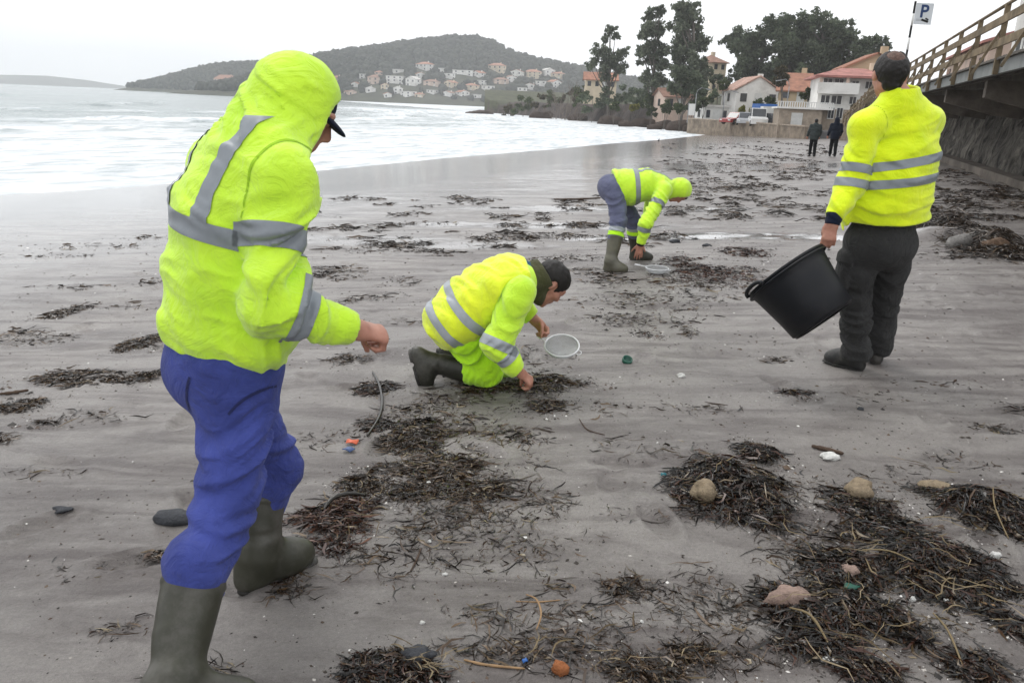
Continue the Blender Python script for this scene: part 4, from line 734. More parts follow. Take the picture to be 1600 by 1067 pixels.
# ------------------------------------------------------------------ people: signed-distance bodies and clothes
class Sdf:
    """smooth union of tapered, flattened segments and ellipsoids, polygonised with surface nets"""
    def __init__(s): s.ops = []
    def cone(s, a, b, ra, rb, w=None, sa=1.0, sb=None, k=.02, op='u', capa=False, capb=False, fold=None, shift=0.0):
        a = np.asarray(a, float); b = np.asarray(b, float); sb = sa if sb is None else sb
        R_ = max(ra * max(sa, 1), rb * max(sb, 1)) + abs(k) + .04
        s.ops.append((op, k, np.minimum(a, b) - R_, np.maximum(a, b) + R_, lambda P: s._cone(P, a, b, ra, rb, w, sa, sb, capa, capb, fold))); return s
    @staticmethod
    def _cone(P, a, b, ra, rb, w, sa, sb, capa, capb, fold):
        ab = b - a; L = float(np.linalg.norm(ab)); ab = ab.astype(P.dtype); a = a.astype(P.dtype); dn = ab / P.dtype.type(L); PA = P - a; u = PA @ dn; t = np.clip(u / P.dtype.type(L), 0, 1)
        off = PA - (t * P.dtype.type(L))[:, None] * dn
        if w is not None:
            ww = nrm(w).astype(P.dtype); c = off @ ww; sc = sa + (sb - sa) * t; off = off + (c * (1 / sc - 1))[:, None] * ww
        d = np.sqrt((off * off).sum(1)) - (ra + (rb - ra) * t)
        if fold is not None:
            amp, fr, seed, t0, t1 = fold[:5]; sh = fold[5] if len(fold) > 5 else .5
            e1 = ortho(ab, (0.31, .77, .5)); e2 = np.cross(nrm(ab), e1); c1 = PA @ e1.astype(P.dtype); c2 = PA @ e2.astype(P.dtype)
            nb_ = np.abs(d) < .045; c1 = c1[nb_]; c2 = c2[nb_]; ub = u[nb_]; tb = t[nb_]
            wv = vn(c1 * 5 + seed, c2 * 5, ub * 5)
            uu = ub + sh * c1 - .25 * c2 + .05 * wv
            q = vn(uu * fr + seed, c1 * fr * .22 + seed * 1.7, c2 * fr * .22 - seed)
            q2 = vn(uu * fr * 2.3 - seed, c1 * fr * .5 + seed, c2 * fr * .5 + seed * .3)
            m = np.clip(np.minimum((tb - t0) / .18, (t1 - tb) / .18), 0, 1)
            d[nb_] -= amp * m * ((1 - 2.6 * np.sqrt(q * q + .004)) + .4 * (1 - 2.6 * np.sqrt(q2 * q2 + .006)) - .2)
        if capb: d = np.maximum(d, u - L)
        if capa: d = np.maximum(d, -u)
        return d
    def ell(s, c, r, ax=None, k=.02, op='u', pad=.0):
        c = np.asarray(c, float); r = np.asarray(r, float); A = np.eye(3) if ax is None else np.array([nrm(q) for q in ax])
        R_ = r.max() + abs(k) + .03
        def fn(P):
            q = (P - c) @ A.T; l = np.sqrt(((q / r) ** 2).sum(1)); g = np.sqrt(((q / r ** 2) ** 2).sum(1)) + 1e-9
            return l * (l - 1) / g
        s.ops.append((op, k, c - R_, c + R_, fn)); return s
    def plane(s, p, n, k=.006, box=None):
        """keep the side the normal points away from"""
        p = np.asarray(p, float); n = nrm(n)
        lo, hi = (np.full(3, -99.), np.full(3, 99.)) if box is None else (np.asarray(box[0], float), np.asarray(box[1], float))
        s.ops.append(('i', k, lo, hi, lambda P: (P - p) @ n)); return s
    def noise(s, amp, sc, seed=0.0, oct=2):
        s.ops.append(('n', 0, np.full(3, -99.), np.full(3, 99.), (amp, sc, seed, oct))); return s
    def grid(s, h):
        lo = np.min([o[2] for o in s.ops if o[0] == 'u'], 0) ; hi = np.max([o[3] for o in s.ops if o[0] == 'u'], 0)
        n = np.ceil((hi - lo) / h).astype(int) + 2; D = np.full(n, .2, np.float32)
        ax = [(lo[i] + h * np.arange(n[i])).astype(np.float32) for i in range(3)]
        for op, k, bl, bh, fn in s.ops:
            i0 = np.clip(np.floor((bl - lo) / h).astype(int), 0, n); i1 = np.clip(np.ceil((bh - lo) / h).astype(int) + 1, 0, n)
            if (i1 <= i0).any(): continue
            sl = tuple(slice(i0[i], i1[i]) for i in range(3)); sub = D[sl]
            if op == 'u':
                m = np.ones(sub.shape, bool)
            else: m = np.abs(sub) < .02
            if op in 'is': m = sub < .08
            idx = np.nonzero(m)
            if len(idx[0]) == 0: continue
            P = np.stack([ax[i][i0[i]:i1[i]][idx[i]] for i in range(3)], 1); d0 = sub[idx]
            if op == 'n':
                amp, sc, seed, oc = fn; d = d0 - amp * fbm(P[:, 0] * sc + seed, P[:, 1] * sc - seed, P[:, 2] * sc + 2 * seed, oc)
            else:
                d = fn(P)
                if op == 'u':
                    hh = np.clip(.5 + .5 * (d - d0) / k, 0, 1); d = d + (d0 - d) * hh - k * hh * (1 - hh)
                elif op == 's':
                    hh = np.clip(.5 - .5 * (d0 + d) / k, 0, 1); d = d0 + (-d - d0) * hh + k * hh * (1 - hh)
                else:
                    hh = np.clip(.5 - .5 * (d0 - d) / k, 0, 1); d = d + (d0 - d) * (1 - hh) + k * hh * (1 - hh)
            sub[idx] = d
        return D, lo
    def polygonise(s, h):
        D, lo = s.grid(h); I = D < 0
        c = np.zeros(np.array(D.shape) - 1, np.int8)
        for dx in (0, 1):
            for dy in (0, 1):
                for dz in (0, 1): c += I[dx:D.shape[0] - 1 + dx, dy:D.shape[1] - 1 + dy, dz:D.shape[2] - 1 + dz]
        cx, cy, cz = np.nonzero((c > 0) & (c < 8)); vid = np.full(c.shape, -1, np.int32); vid[cx, cy, cz] = np.arange(len(cx))
        S = np.zeros((len(cx), 3)); cnt = np.zeros(len(cx))
        cor = [(0, 0, 0), (1, 0, 0), (0, 1, 0), (1, 1, 0), (0, 0, 1), (1, 0, 1), (0, 1, 1), (1, 1, 1)]
        val = [D[cx + a, cy + b_, cz + e] for a, b_, e in cor]
        for i in range(8):
            for ax in (1, 2, 4):
                if i & ax: continue
                j = i | ax; m = (val[i] < 0) != (val[j] < 0)
                t_ = np.where(m, val[i] / np.where(m, val[i] - val[j], 1), 0)
                p = np.array(cor[i], float) + t_[:, None] * (np.array(cor[j], float) - np.array(cor[i], float))
                S += p * m[:, None]; cnt += m
        v = (np.stack([cx, cy, cz], 1) + S / cnt[:, None]) * h + lo
        F = []
        for ax in range(3):
            o1, o2 = [q for q in range(3) if q != ax]
            sh = [slice(None)] * 3; sh2 = [slice(None)] * 3; sh[ax] = slice(0, -1); sh2[ax] = slice(1, None)
            A = I[tuple(sh)]; B = I[tuple(sh2)]; e = np.array(np.nonzero(A != B))
            ok = (e[o1] > 0) & (e[o2] > 0) & (e[o1] < c.shape[o1]) & (e[o2] < c.shape[o2]); e = e[:, ok]
            def vv(d1, d2):
                q = e.copy(); q[o1] -= d1; q[o2] -= d2; return vid[q[0], q[1], q[2]]
            q = np.stack([vv(1, 1), vv(0, 1), vv(0, 0), vv(1, 0)], 1); ins = A[e[0], e[1], e[2]]
            fl = ins if ax != 1 else ~ins
            F.append(np.where(fl[:, None], q, q[:, ::-1]))
        F = np.concatenate(F); F = F[(F >= 0).all(1)]
        return v, F
def smooth_mesh(v, F, it=1, lam=.5):
    e = np.concatenate([F[:, [0, 1]], F[:, [1, 2]], F[:, [2, 3]], F[:, [3, 0]]]); n = len(v)
    for _ in range(it):
        s = np.zeros_like(v); c = np.zeros(n)
        for i in range(3):
            s[:, i] = np.bincount(e[:, 0], v[e[:, 1], i], n) + np.bincount(e[:, 1], v[e[:, 0], i], n)
        c = np.bincount(e[:, 0], minlength=n) + np.bincount(e[:, 1], minlength=n)
        v = v + lam * (s / np.maximum(c, 1)[:, None] - v)
    return v
def normals(v, F):
    fn = np.cross(v[F[:, 2]] - v[F[:, 0]], v[F[:, 3]] - v[F[:, 1]]); n = np.zeros_like(v)
    for k in range(4):
        for i in range(3): n[:, i] += np.bincount(F[:, k], fn[:, i], len(v))
    return n / (np.linalg.norm(n, axis=1)[:, None] + 1e-12)
def sdf_obj(name, sdf, h, mat, parent, it=1, lam=.5):
    v, F = sdf.polygonise(h); v = smooth_mesh(v, F, it, lam)
    o = mobj(name, v, F, mat, parent, True); return o, v, F
def strip(name, v, F, fields, mat, parent, lift=.0025):
    """cut the band where every field is positive out of a garment and lay it on top as its own piece"""
    nv = normals(v, F); fl = np.stack(fields, 1); T = np.concatenate([F[:, [0, 1, 2]], F[:, [0, 2, 3]]])
    keep = (fl[T].max(1) > 0).all(1); T = T[keep]; outv = []; key = {}; faces = []
    def vid(p):
        kk = (round(p[0], 5), round(p[1], 5), round(p[2], 5))
        if kk not in key: key[kk] = len(outv); outv.append(p)
        return key[kk]
    A = np.concatenate([v + nv * lift, fl], 1).tolist(); full = (fl[T].min(1) > 0).all(1)
    for tri, fu in zip(T.tolist(), full.tolist()):
        poly = [A[i] for i in tri]
        if fu:
            faces.append([vid(p[:3]) for p in poly]); continue
        for k in range(fl.shape[1]):
            q = []; n = len(poly)
            for i in range(n):
                a, b_ = poly[i], poly[(i + 1) % n]; fa, fb = a[3 + k], b_[3 + k]
                if fa > 0: q.append(a)
                if (fa > 0) != (fb > 0):
                    w_ = fa / (fa - fb); q.append([x_ + (y_ - x_) * w_ for x_, y_ in zip(a, b_)])
            poly = q
            if len(poly) < 3: break
        if len(poly) >= 3:
            ids = []
            for p in poly:
                i = vid(p[:3])
                if i not in ids: ids.append(i)
            if len(ids) >= 3: faces.append(ids)
    if not faces: return None
    o = mobj(name, np.array(outv), faces, mat, parent, True)
    return o
def hand_sdf(S, wr, d, n, s, curl=(.5, .5, .5, .5), thumb=.5, sc=1.0, spread=.06, k=.006):
    """wr wrist, d along the hand, n towards which the fingers bend, s towards the thumb"""
    d = nrm(d); n = ortho(d, n); s = nrm(np.cross(d, n)) * (1 if np.dot(np.cross(d, n), s) > 0 else -1)
    wr = np.asarray(wr, float)
    S.cone(wr - d * .05 * sc, wr + d * .02 * sc, .024 * sc, .024 * sc, s, 1.2, 1.25, k=.012)
    S.cone(wr + d * .01 * sc, wr + d * .085 * sc, .017 * sc, .014 * sc, s, 1.5, 2.6, k=.012)
    S.cone(wr + d * .02 * sc + s * .02 * sc + n * .006, wr + d * .05 * sc + s * .03 * sc + n * .01, .017 * sc, .013 * sc, k=.012)
    for i, (ln, off) in enumerate([(.072, .028), (.08, .0095), (.074, -.0095), (.058, -.027)]):
        p = wr + (d * (.088 - .004 * abs(i - 1)) + s * off) * sc; ang = 0.0; dd = nrm(d + s * (off * spread * 40))
        for j, (fr, r0, r1) in enumerate([(.45, .0098, .009), (.31, .009, .0082), (.26, .0082, .0066)]):
            ang += curl[i] * (1.0, 1.15, .75)[j]
            q = p + (dd * math.cos(ang) + n * math.sin(ang)) * ln * fr * sc; S.cone(p, q, r0 * sc, r1 * sc, k=.004); p = q
    b0 = wr + (d * .03 + s * .03 + n * .008) * sc; td = nrm(d * .75 + s * .75 * (1 - thumb) + n * (.35 + .8 * thumb))
    b1 = b0 + td * .038 * sc; td2 = nrm(td + n * .35 * thumb - s * .55 * thumb + d * .2); b2 = b1 + td2 * .03 * sc; b3 = b2 + nrm(td2 - s * .3 * thumb) * .024 * sc
    S.cone(b0, b1, .013 * sc, .011 * sc, k=.008).cone(b1, b2, .0105 * sc, .0095 * sc, k=.004).cone(b2, b3, .0095 * sc, .0075 * sc, k=.004)
def head_sdf(S, c, f, u, nb, sc=1.0):
    """c head centre, f facing, u up, nb base of the neck"""
    f = nrm(f); u = ortho(f, u); r = np.cross(f, u); ax = (r, f, u); P = lambda a, b_, e: c + (r * a + f * b_ + u * e) * sc
    S.ell(P(0, -.008, .035), np.array([.076, .098, .088]) * sc, ax, k=.02)
    S.ell(P(0, .03, -.02), np.array([.064, .068, .085]) * sc, ax, k=.025)
    S.cone(P(0, .045, -.06), P(0, .072, -.098), .042 * sc, .022 * sc, r, 1.15, 1.3, k=.025)
    S.cone(P(0, .088, .028), P(0, .108, -.018), .009 * sc, .0135 * sc, k=.012)
    for q in (-1, 1):
        S.ell(P(q * .032, .098, .022), np.array([.02, .016, .013]) * sc, ax, k=.012, op='s')
        S.ell(P(q * .032, .086, .021), np.array([.0135, .0125, .0115]) * sc, ax, k=.003)
        S.cone(P(q * .014, .094, .043), P(q * .048, .082, .04), .009 * sc, .007 * sc, k=.012)
        S.ell(P(q * .043, .062, -.018), np.array([.024, .024, .02]) * sc, ax, k=.02)
        S.ell(P(q * .079, -.008, .0), np.array([.008, .019, .032]) * sc, (nrm(r + f * -.35 * q), f, u), k=.006)
        S.ell(P(q * .011, .097, -.028), np.array([.009, .009, .007]) * sc, ax, k=.006)
    S.cone(P(-.02, .092, -.047), P(.02, .092, -.047), .007 * sc, .007 * sc, k=.008)
    S.cone(P(-.017, .09, -.061), P(.017, .09, -.061), .0075 * sc, .0075 * sc, k=.008)
    S.cone(P(-.02, .102, -.0535), P(.02, .102, -.0535), .004 * sc, .004 * sc, k=.003, op='s')
    S.cone(P(0, -.02, -.05), nb, .056 * sc, .062 * sc, k=.03)
def boot_sdf(top, ank, heel, toe, sole_n, rt=.066, ra=.052, sc=1.0, lab=0, fold=.004):
    """wellington: shaft, ankle, foot; sole_n points out of the sole"""
    S = Sdf(); side = nrm(np.cross(toe - heel, sole_n)); n = nrm(sole_n); fd = nrm(toe - heel)
    S.cone(top, ank, rt * sc, ra * sc, side, .93, .9, k=.03, capa=True, fold=(fold, 11, 3.1 + lab, .35, 1.15, .3))
    S.cone(ank, heel + fd * .045 * sc - n * .045 * sc, ra * sc, .043 * sc, side, .9, .82, k=.035)
    S.cone(heel + fd * .04 * sc - n * .04 * sc, heel + fd * .16 * sc - n * .048 * sc, .046 * sc, .050 * sc, side, .8, .95, k=.04)
    S.cone(ank + fd * .03, heel + fd * .17 * sc - n * .048 * sc, .050 * sc, .044 * sc, side, .85, 1.0, k=.04)
    S.cone(heel + fd * .15 * sc - n * .048 * sc, toe - fd * .05 * sc - n * .042 * sc, .050 * sc, .042 * sc, side, .95, 1.08, k=.035)
    S.cone(top + nrm(ank - top) * .006, top + nrm(ank - top) * .02, rt * sc + .003, rt * sc + .003, side, .93, k=.004, capa=True, capb=True)
    S.plane(heel + n * -.018, n, .008)
    return S
def sink(p, d=.012): return np.asarray(p, float) - np.array([0, 0, d])
def sole_sdf(heel, toe, sole_n, sc=1.0):
    S = Sdf(); side = nrm(np.cross(toe - heel, sole_n)); n = nrm(sole_n); fd = nrm(toe - heel); b0 = heel + fd * .04 * sc; b1 = heel + fd * .17 * sc; b2 = toe - fd * .04 * sc
    S.cone(b0, b0 + fd * .03, .044 * sc, .040 * sc, side, .85, k=.01).cone(b0 + fd * .03, b1, .040 * sc, .044 * sc, side, .85, 1.06, k=.02).cone(b1, b2, .045 * sc, .042 * sc, side, 1.06, 1.1, k=.02)
    S.plane(heel, n, .004).plane(heel - n * .026, -n, .004)
    S.cone(heel + fd * .082 * sc + side * -.08, heel + fd * .082 * sc + side * .08, .014, .014, k=.004, op='s')
    return S

def fabric(name, col, rough=.92, sheen=.25, weave=900.0, var=.12, wr=.25):
    m, t, b, LK = nodemat(name); b.inputs['Roughness'].default_value = rough; b.inputs['Specular IOR Level'].default_value = .12
    b.inputs['Sheen Weight'].default_value = sheen; b.inputs['Sheen Roughness'].default_value = .55
    v = coords(t); n1 = N(t, 'ShaderNodeTexNoise', Scale=7.0, Detail=6.0, Roughness=.6); LK(v, n1.inputs['Vector'])
    c = np.array(col); r = ramp(t, n1.outputs['Fac'], [(.3, tuple(c * (1 - var))), (.7, tuple(np.clip(c * (1 + var), 0, 1)))]); LK(r.outputs['Color'], b.inputs['Base Color'])
    n2 = N(t, 'ShaderNodeTexNoise', Scale=13.0, Detail=6.0, Roughness=.6, Distortion=1.6); LK(v, n2.inputs['Vector'])
    n3 = N(t, 'ShaderNodeTexNoise', Scale=weave, Detail=1.0); LK(v, n3.inputs['Vector'])
    b1 = N(t, 'ShaderNodeBump', Strength=min(1.0, wr * 2.4), Distance=.028); LK(n2.outputs['Fac'], b1.inputs['Height'])
    b2 = N(t, 'ShaderNodeBump', Strength=.35, Distance=.0015); LK(n3.outputs['Fac'], b2.inputs['Height']); LK(b1.outputs['Normal'], b2.inputs['Normal']); LK(b2.outputs['Normal'], b.inputs['Normal'])
    return m
def rubber(name, col, rough=.42):
    m = pm(name, col, rough, .25, 9, .12, 60, .4, dirt=tuple(np.array([.16, .15, .135]) * .7), dist=.004); return m
M['lime'] = fabric('lime_fleece', (.60, .96, .045), sheen=.4, wr=.2)
M['yellow'] = fabric('yellow_fleece', (.76, .98, .012), sheen=.4, wr=.16)
M['vest'] = fabric('vest_mesh', (.80, .96, .03), .75, .4, 700, .1, .18)
M['lime_trouser'] = fabric('lime_trouser', (.50, .96, .02), .8, .25, 800)
M['tape'] = pm('reflective_tape', (.235, .26, .285), .42, .10, 14, .12, 30, .5, dist=.004)
M['tape_pale'] = pm('reflective_tape_pale', (.36, .39, .42), .42, .10, 14, .12, 30, .5, dist=.004)
M['blue_trouser'] = fabric('blue_workwear', (.052, .070, .275), .9, .08, 1100, .28, .3)
M['lime_seam'] = fabric('lime_seam', (.34, .60, .02), .9, .1)
M['yellow_seam'] = fabric('yellow_seam', (.40, .55, .006), .9, .1)
M['seam'] = fabric('dark_seam', (.025, .03, .10), .9, .05)
M['slate_trouser'] = fabric('slate_workwear', (.125, .135, .215), .9, .12, 1100, .15)
M['grey_trouser'] = fabric('grey_workwear', (.036, .036, .036), .9, .08, 1100, .25, .4)
M['navy'] = fabric('navy_cloth', (.012, .016, .034), .9, .05)
M['olive_cloth'] = fabric('olive_cloth', (.075, .075, .040), .9, .05)
M['teal_cloth'] = fabric('teal_cloth', (.04, .10, .16), .9, .05)
M['black_cloth'] = fabric('black_cloth', (.012, .012, .014), .9, .05)
M['boot_olive'] = rubber('olive_rubber', (.040, .040, .028)); M['boot_khaki'] = rubber('khaki_rubber', (.10, .095, .065)); M['boot_dark'] = rubber('dark_rubber', (.024, .024, .018)); M['sole'] = rubber('sole_rubber', (.02, .019, .017), .6)
M['shoe'] = rubber('black_leather', (.012, .012, .012), .5)
m, t, b, LK = nodemat('skin'); b.inputs['Roughness'].default_value = .5; b.inputs['Subsurface Weight'].default_value = .12; b.inputs['Subsurface Radius'].default_value = (.012, .004, .002); b.inputs['Subsurface Scale'].default_value = .6
v_ = coords(t); n1 = N(t, 'ShaderNodeTexNoise', Scale=28.0, Detail=5.0); LK(v_, n1.inputs['Vector']); r = ramp(t, n1.outputs['Fac'], [(.3, (.36, .155, .105)), (.7, (.50, .25, .18))]); LK(r.outputs['Color'], b.inputs['Base Color'])
n2 = N(t, 'ShaderNodeTexNoise', Scale=180.0, Detail=3.0); LK(v_, n2.inputs['Vector']); bb = N(t, 'ShaderNodeBump', Strength=.25, Distance=.002); LK(n2.outputs['Fac'], bb.inputs['Height']); LK(bb.outputs['Normal'], b.inputs['Normal']); M['skin'] = m
M['thin_hair'] = pm('thin_hair', (.105, .06, .045), .6, .55, 70, .4, 220, .35, dist=.004)
M['hair'] = pm('dark_hair', (.010, .008, .007), .55, .4, 60, .6, 220, .4, stretch=(1, 1, .25), dist=.006)

def torso(S, rings, k=.05, fold=None):
    """rings: (centre, half width, half depth, side vector)"""
    for (c0, w0, d0, s0), (c1, w1, d1, s1) in zip(rings[:-1], rings[1:]):
        S.cone(c0, c1, d0, d1, nrm(np.asarray(s0) + np.asarray(s1)), w0 / d0, w1 / d1, k=k, fold=fold)
def seg_t(P, a, b):
    ab = b - a; L = np.linalg.norm(ab); return (P - a) @ (ab / L), L
def seg_d(P, a, b):
    ab = b - a; t_ = np.clip((P - a) @ ab / (ab @ ab), 0, 1); return np.linalg.norm(P - a - t_[:, None] * ab, axis=1)
Z = V3(0, 0, 1)
# ---- worker in the foreground: hooded fleece, blue trousers, wellingtons
def worker_front():
    H = .0065
    f = V3(math.cos(.80), math.sin(.80), 0); r = V3(f[1], -f[0], 0)
    pel = at(352, 552, 2.14); wst = at(356, 470, 2.15); chs = at(366, 335, 2.17); upc = at(392, 262, 2.19); nb = at(424, 226, 2.22)
    hd = at(460, 174, 2.255); hf = nrm(f * .74 - Z * .50 + r * .40); hu = ortho(hf, Z)
    hR = pel + r * .095; hL = pel - r * .095
    heelR = hit(226, 1165); heelR = V3(heelR[0], heelR[1], gz(heelR[0], heelR[1])); toeR = heelR + nrm(f * .9 + r * .25) * .285
    heelL = sink(hit(374, 925)); toeL = hit(490, 872); toeL = heelL + nrm(toeL - heelL) * .285
    ankR = heelR + nrm(f) * .07 + Z * .115; ankL = heelL + nrm(toeL - heelL) * .065 + Z * .115
    kR = at(360, 775, 1.95); kL = at(431, 728, 2.33)
    topR = at(304, 905, 1.80); topL = at(409, 772, 2.315)
    sR = upc + r * .180 - Z * .012; sL = upc - r * .20 - Z * .015
    eR = at(425, 474, 1.95); wR = at(552, 514, 2.03); hdR = nrm(at(606, 524, 2.09) - wR)
    eL = sL - Z * .29 + f * .02 + r * .01; wL = eL + f * .03 + r * .05 - Z * .19
    S = Sdf()
    head_sdf(S, hd, hf, hu, nb)
    torso(S, [(pel, .145, .11, r), (wst, .15, .115, r), (chs, .16, .11, r), (upc, .15, .08, r), (nb, .06, .055, r)], .05)
    for a_, e_, w_ in ((sR, eR, wR), (sL, eL, wL)):
        S.cone(a_, e_, .046, .033, k=.02).cone(e_, w_, .033, .028, k=.01)
    hand_sdf(S, wR, hdR, nrm(-r * .25 - Z * .55 + f * .1), Z * .8 - r * .6, (1.05, 1.15, 1.2, 1.2), .75, 1.06)
    hand_sdf(S, wL, nrm(-Z + f * .1 + r * .2), f, f, (.6, .6, .6, .6), .4, 1.0)
    for h_, k_, a_ in ((hR, kR, ankR), (hL, kL, ankL)):
        S.cone(h_, k_, .085, .052, k=.04).cone(k_, a_, .048, .033, k=.02)
    for a_, t_ in ((ankR, toeR), (ankL, toeL)): S.cone(a_ - Z * .05, t_ + Z * .04 + nrm(a_ - t_) * .07, .033, .02, k=.01)
    P, _, _ = sdf_obj('person', S, .0066, M['skin'], None)
    tag(P, 'worker nearest the camera in hooded lime fleece, blue trousers and wellington boots', 'person')
    # jacket with hood
    J = Sdf(); hem0 = at(346, 552, 2.14)
    rings = [(hem0, .168, .142, r), (at(357, 500, 2.15) + f * .015, .186, .168, r), (at(358, 430, 2.16) + f * .01, .188, .162, r), (chs, .190, .142, r), (upc, .185, .112, r), (at(414, 236, 2.21), .105, .085, r)]
    torso(J, rings, .06, (.014, 15, 2.3, -1, 2, .5))
    J.cone(sR - r * .05, sR + r * .005 - Z * .02, .085, .088, k=.06)
    J.cone(sR, eR, .082, .071, k=.035, fold=(.021, 20, 5.2, .12, 1.25, .8)).cone(eR, wR - hdR * .004, .074, .047, k=.03, fold=(.013, 26, 8.4, -.2, .95, .5), capb=True)
    J.cone(wR - hdR * .045, wR - hdR * .003, .049, .045, k=.004, capa=True, capb=True)
    J.cone(sL, eL, .085, .07, k=.04, fold=(.008, 13, 6.2, .1, 1.2)).cone(eL, wL, .07, .048, k=.03, capb=True)
    J.cone(at(292, 500, 2.08), at(415, 542, 2.02), .055, .055, k=.07, fold=(.006, 20, 4.2, -1, 2, .9))
    # hood
    J.ell(hd + hu * .040 - hf * .014, np.array([.097, .120, .112]), (np.cross(hf, hu), hf, hu), k=.05)
    J.ell(hd - hu * .045 + hf * .015, np.array([.088, .105, .096]), (np.cross(hf, hu), hf, hu), k=.05)
    J.cone(hd - hf * .02 - hu * .03, nb - f * .01, .108, .115, r, 1.0, 1.2, k=.06, fold=(.020, 22, 1.7, -1, 2, 1.2))
    J.cone(hd + hf * .03 - hu * .09, nb + f * .055 - Z * .02, .075, .075, r, 1.0, 1.1, k=.05)
    oc = hd + hf * .092
    J.plane(oc + hu * .02, nrm(hf * 1.0 - hu * .12), .01, (hd - .2, hd + .22))
    J.ell(hd + hf * .075 - hu * .012, np.array([.070, .10, .098]), (np.cross(hf, hu), hf, hu), k=.014, op='s')
    J.cone(wR + hdR * .0 - hdR * .002, wR + hdR * .05, .034, .034, k=.004, op='s')
    hn = nrm(at(440, 582, 2.14) - at(262, 520, 2.14)); hemn = nrm(V3(-.30, 0, -1))
    J.plane(at(350, 553, 2.10), hemn, .012, (pel - .45, pel + V3(.45, .45, .06)))
    J.noise(.0045, 9, 1.2, 3)
    jk, v, F = sdf_obj('jacket', J, H, M['lime'], P, 1)
    # reflective strips
    dR = np.minimum(seg_d(v, sR, eR) - .080, seg_d(v, eR, wR) - .062); dL = seg_d(v, sL, eL) - .078
    dt = np.full(len(v), 9.)
    for (c0, w0, q0, _a), (c1, w1, q1, _b) in zip(rings[:-1], rings[1:]): dt = np.minimum(dt, Sdf._cone(v, c0, c1, q0, q1, r, w0 / q0, w1 / q1, False, False, None))
    on_t = np.minimum(dR, dL) - dt + .004
    ax = nrm(chs - hem0); sag = .05 * ((v - chs) @ r) * 0
    b0 = (at(330, 362, 2.1) - chs) @ ax; u = (v - chs) @ ax + .10 * ((v - chs) @ r)
    b0 = (at(328, 361, 2.02) - chs) @ ax + .10 * ((at(328, 361, 2.02) - chs) @ r)
    strip('reflective_strip', v, F, [u - b0 + .026, b0 + .026 - u, on_t], M['tape'], jk)
    lat = (v - chs) @ r; bk = (v - nb) @ f
    ud = (v - upc) @ Z
    for sg in (-1, 1):
        c_ = .105 if sg > 0 else -.095
        strip('shoulder_strip', v, F, [.026 - np.abs(lat - c_ - .15 * np.clip(ud, -.05, .2) * sg), u - b0 - .024, on_t + .03, np.linalg.norm(v - hd, axis=1) - .150, .075 - (v - nb) @ Z], M['tape'], jk, .0035)
    hq = np.cross(hf, hu); strip('hood_seam', v, F, [.0022 - np.abs((v - hd) @ hq - .012), (v - hd) @ nrm(hu - hf * .6) - .02, .17 - np.linalg.norm(v - hd, axis=1)], M['lime_seam'], jk, .0015)
    strip('armhole_seam', v, F, [.0022 - np.abs(on_t + .012), .16 - np.linalg.norm(v - sR, axis=1)], M['lime_seam'], jk, .0015)
    ta, La = seg_t(v, sR, eR); aa = np.minimum(dt, .3) - (seg_d(v, sR, eR) - .080) + .012
    ca = (at(436, 374, 2.0) - sR) @ nrm(eR - sR)
    strip('sleeve_strip', v, F, [ta - ca + .029, ca + .029 - ta, aa, .13 - seg_d(v, sR, eR)], M['tape'], jk)
    tf, Lf = seg_t(v, eR, wR); cf = .36 * Lf
    strip('sleeve_strip', v, F, [tf - cf + .026, cf + .026 - tf, .10 - seg_d(v, eR, wR), (dt - .02)], M['tape'], jk)
    # trousers
    T = Sdf()
    T.cone(pel + Z * .05, pel - Z * .02, .128, .138, r, 1.22, 1.2, k=.04)
    T.ell(pel - f * .06 - Z * .045, np.array([.155, .105, .12]), (r, f, Z), k=.05)
    T.cone(hR - Z * .01, kR, .110, .080, k=.05, fold=(.014, 18, 3.3, .1, 1.3, .9)).cone(kR, topR, .080, .074, k=.03, fold=(.013, 20, 7.1, -.3, 1.2, .6))
    T.cone(topR + Z * .05, topR - nrm(topR - ankR) * .02, .076, .068, k=.03)
    T.cone(hL - Z * .01, kL, .103, .082, k=.05, fold=(.012, 17, 9.3, .15, 1.3, -.7)).cone(kL, topL - Z * .03, .082, .072, k=.03, fold=(.010, 20, 2.1, -.3, 1.2, .5))
    T.noise(.005, 8, 3.3, 3)
    tr, v, F = sdf_obj('trousers', T, H, M['blue_trouser'], P, 1)
    for pc, (ex, ez), rd in ((at(392, 618, 1.98), (.55, -.83), .075), (at(300, 610, 2.0), (.9, -.2), .06)):
        pn = nrm(RT * ex + UP * -ez * -1); q = (v - pc); bend = q @ nrm(np.cross(pn, FW)); strip('pocket_seam', v, F, [.0035 - np.abs(q @ pn - 3.0 * bend ** 2), rd - np.linalg.norm(q, axis=1)], M['seam'], tr, .003)
    # boots
    for i, (tp, an, he, to) in enumerate(((topR, ankR, heelR, toeR), (topL, ankL, heelL, toeL))):
        bo, _, _ = sdf_obj('boot', boot_sdf(tp, an, he, to, -Z, .073, .058, 1.1, i, .007), H, M['boot_olive'], P)
        sdf_obj('sole', sole_sdf(he, to, -Z, 1.05), H, M['sole'], bo)
    # cap worn under the hood
    C_ = Sdf(); cf_ = nrm(hf * .95 + hu * -.22); cu = ortho(cf_, hu); rr_ = np.cross(cf_, cu)
    C_.ell(hd + hu * .045 - hf * .005, np.array([.083, .101, .085]), (rr_, hf, hu), k=.01)
    C_.ell(hd + hf * .086 + hu * .028, np.array([.064, .066, .011]), (rr_, cf_, cu), k=.008)
    sdf_obj('cap', C_, .004, M['navy'], P)
    return P
worker_front()
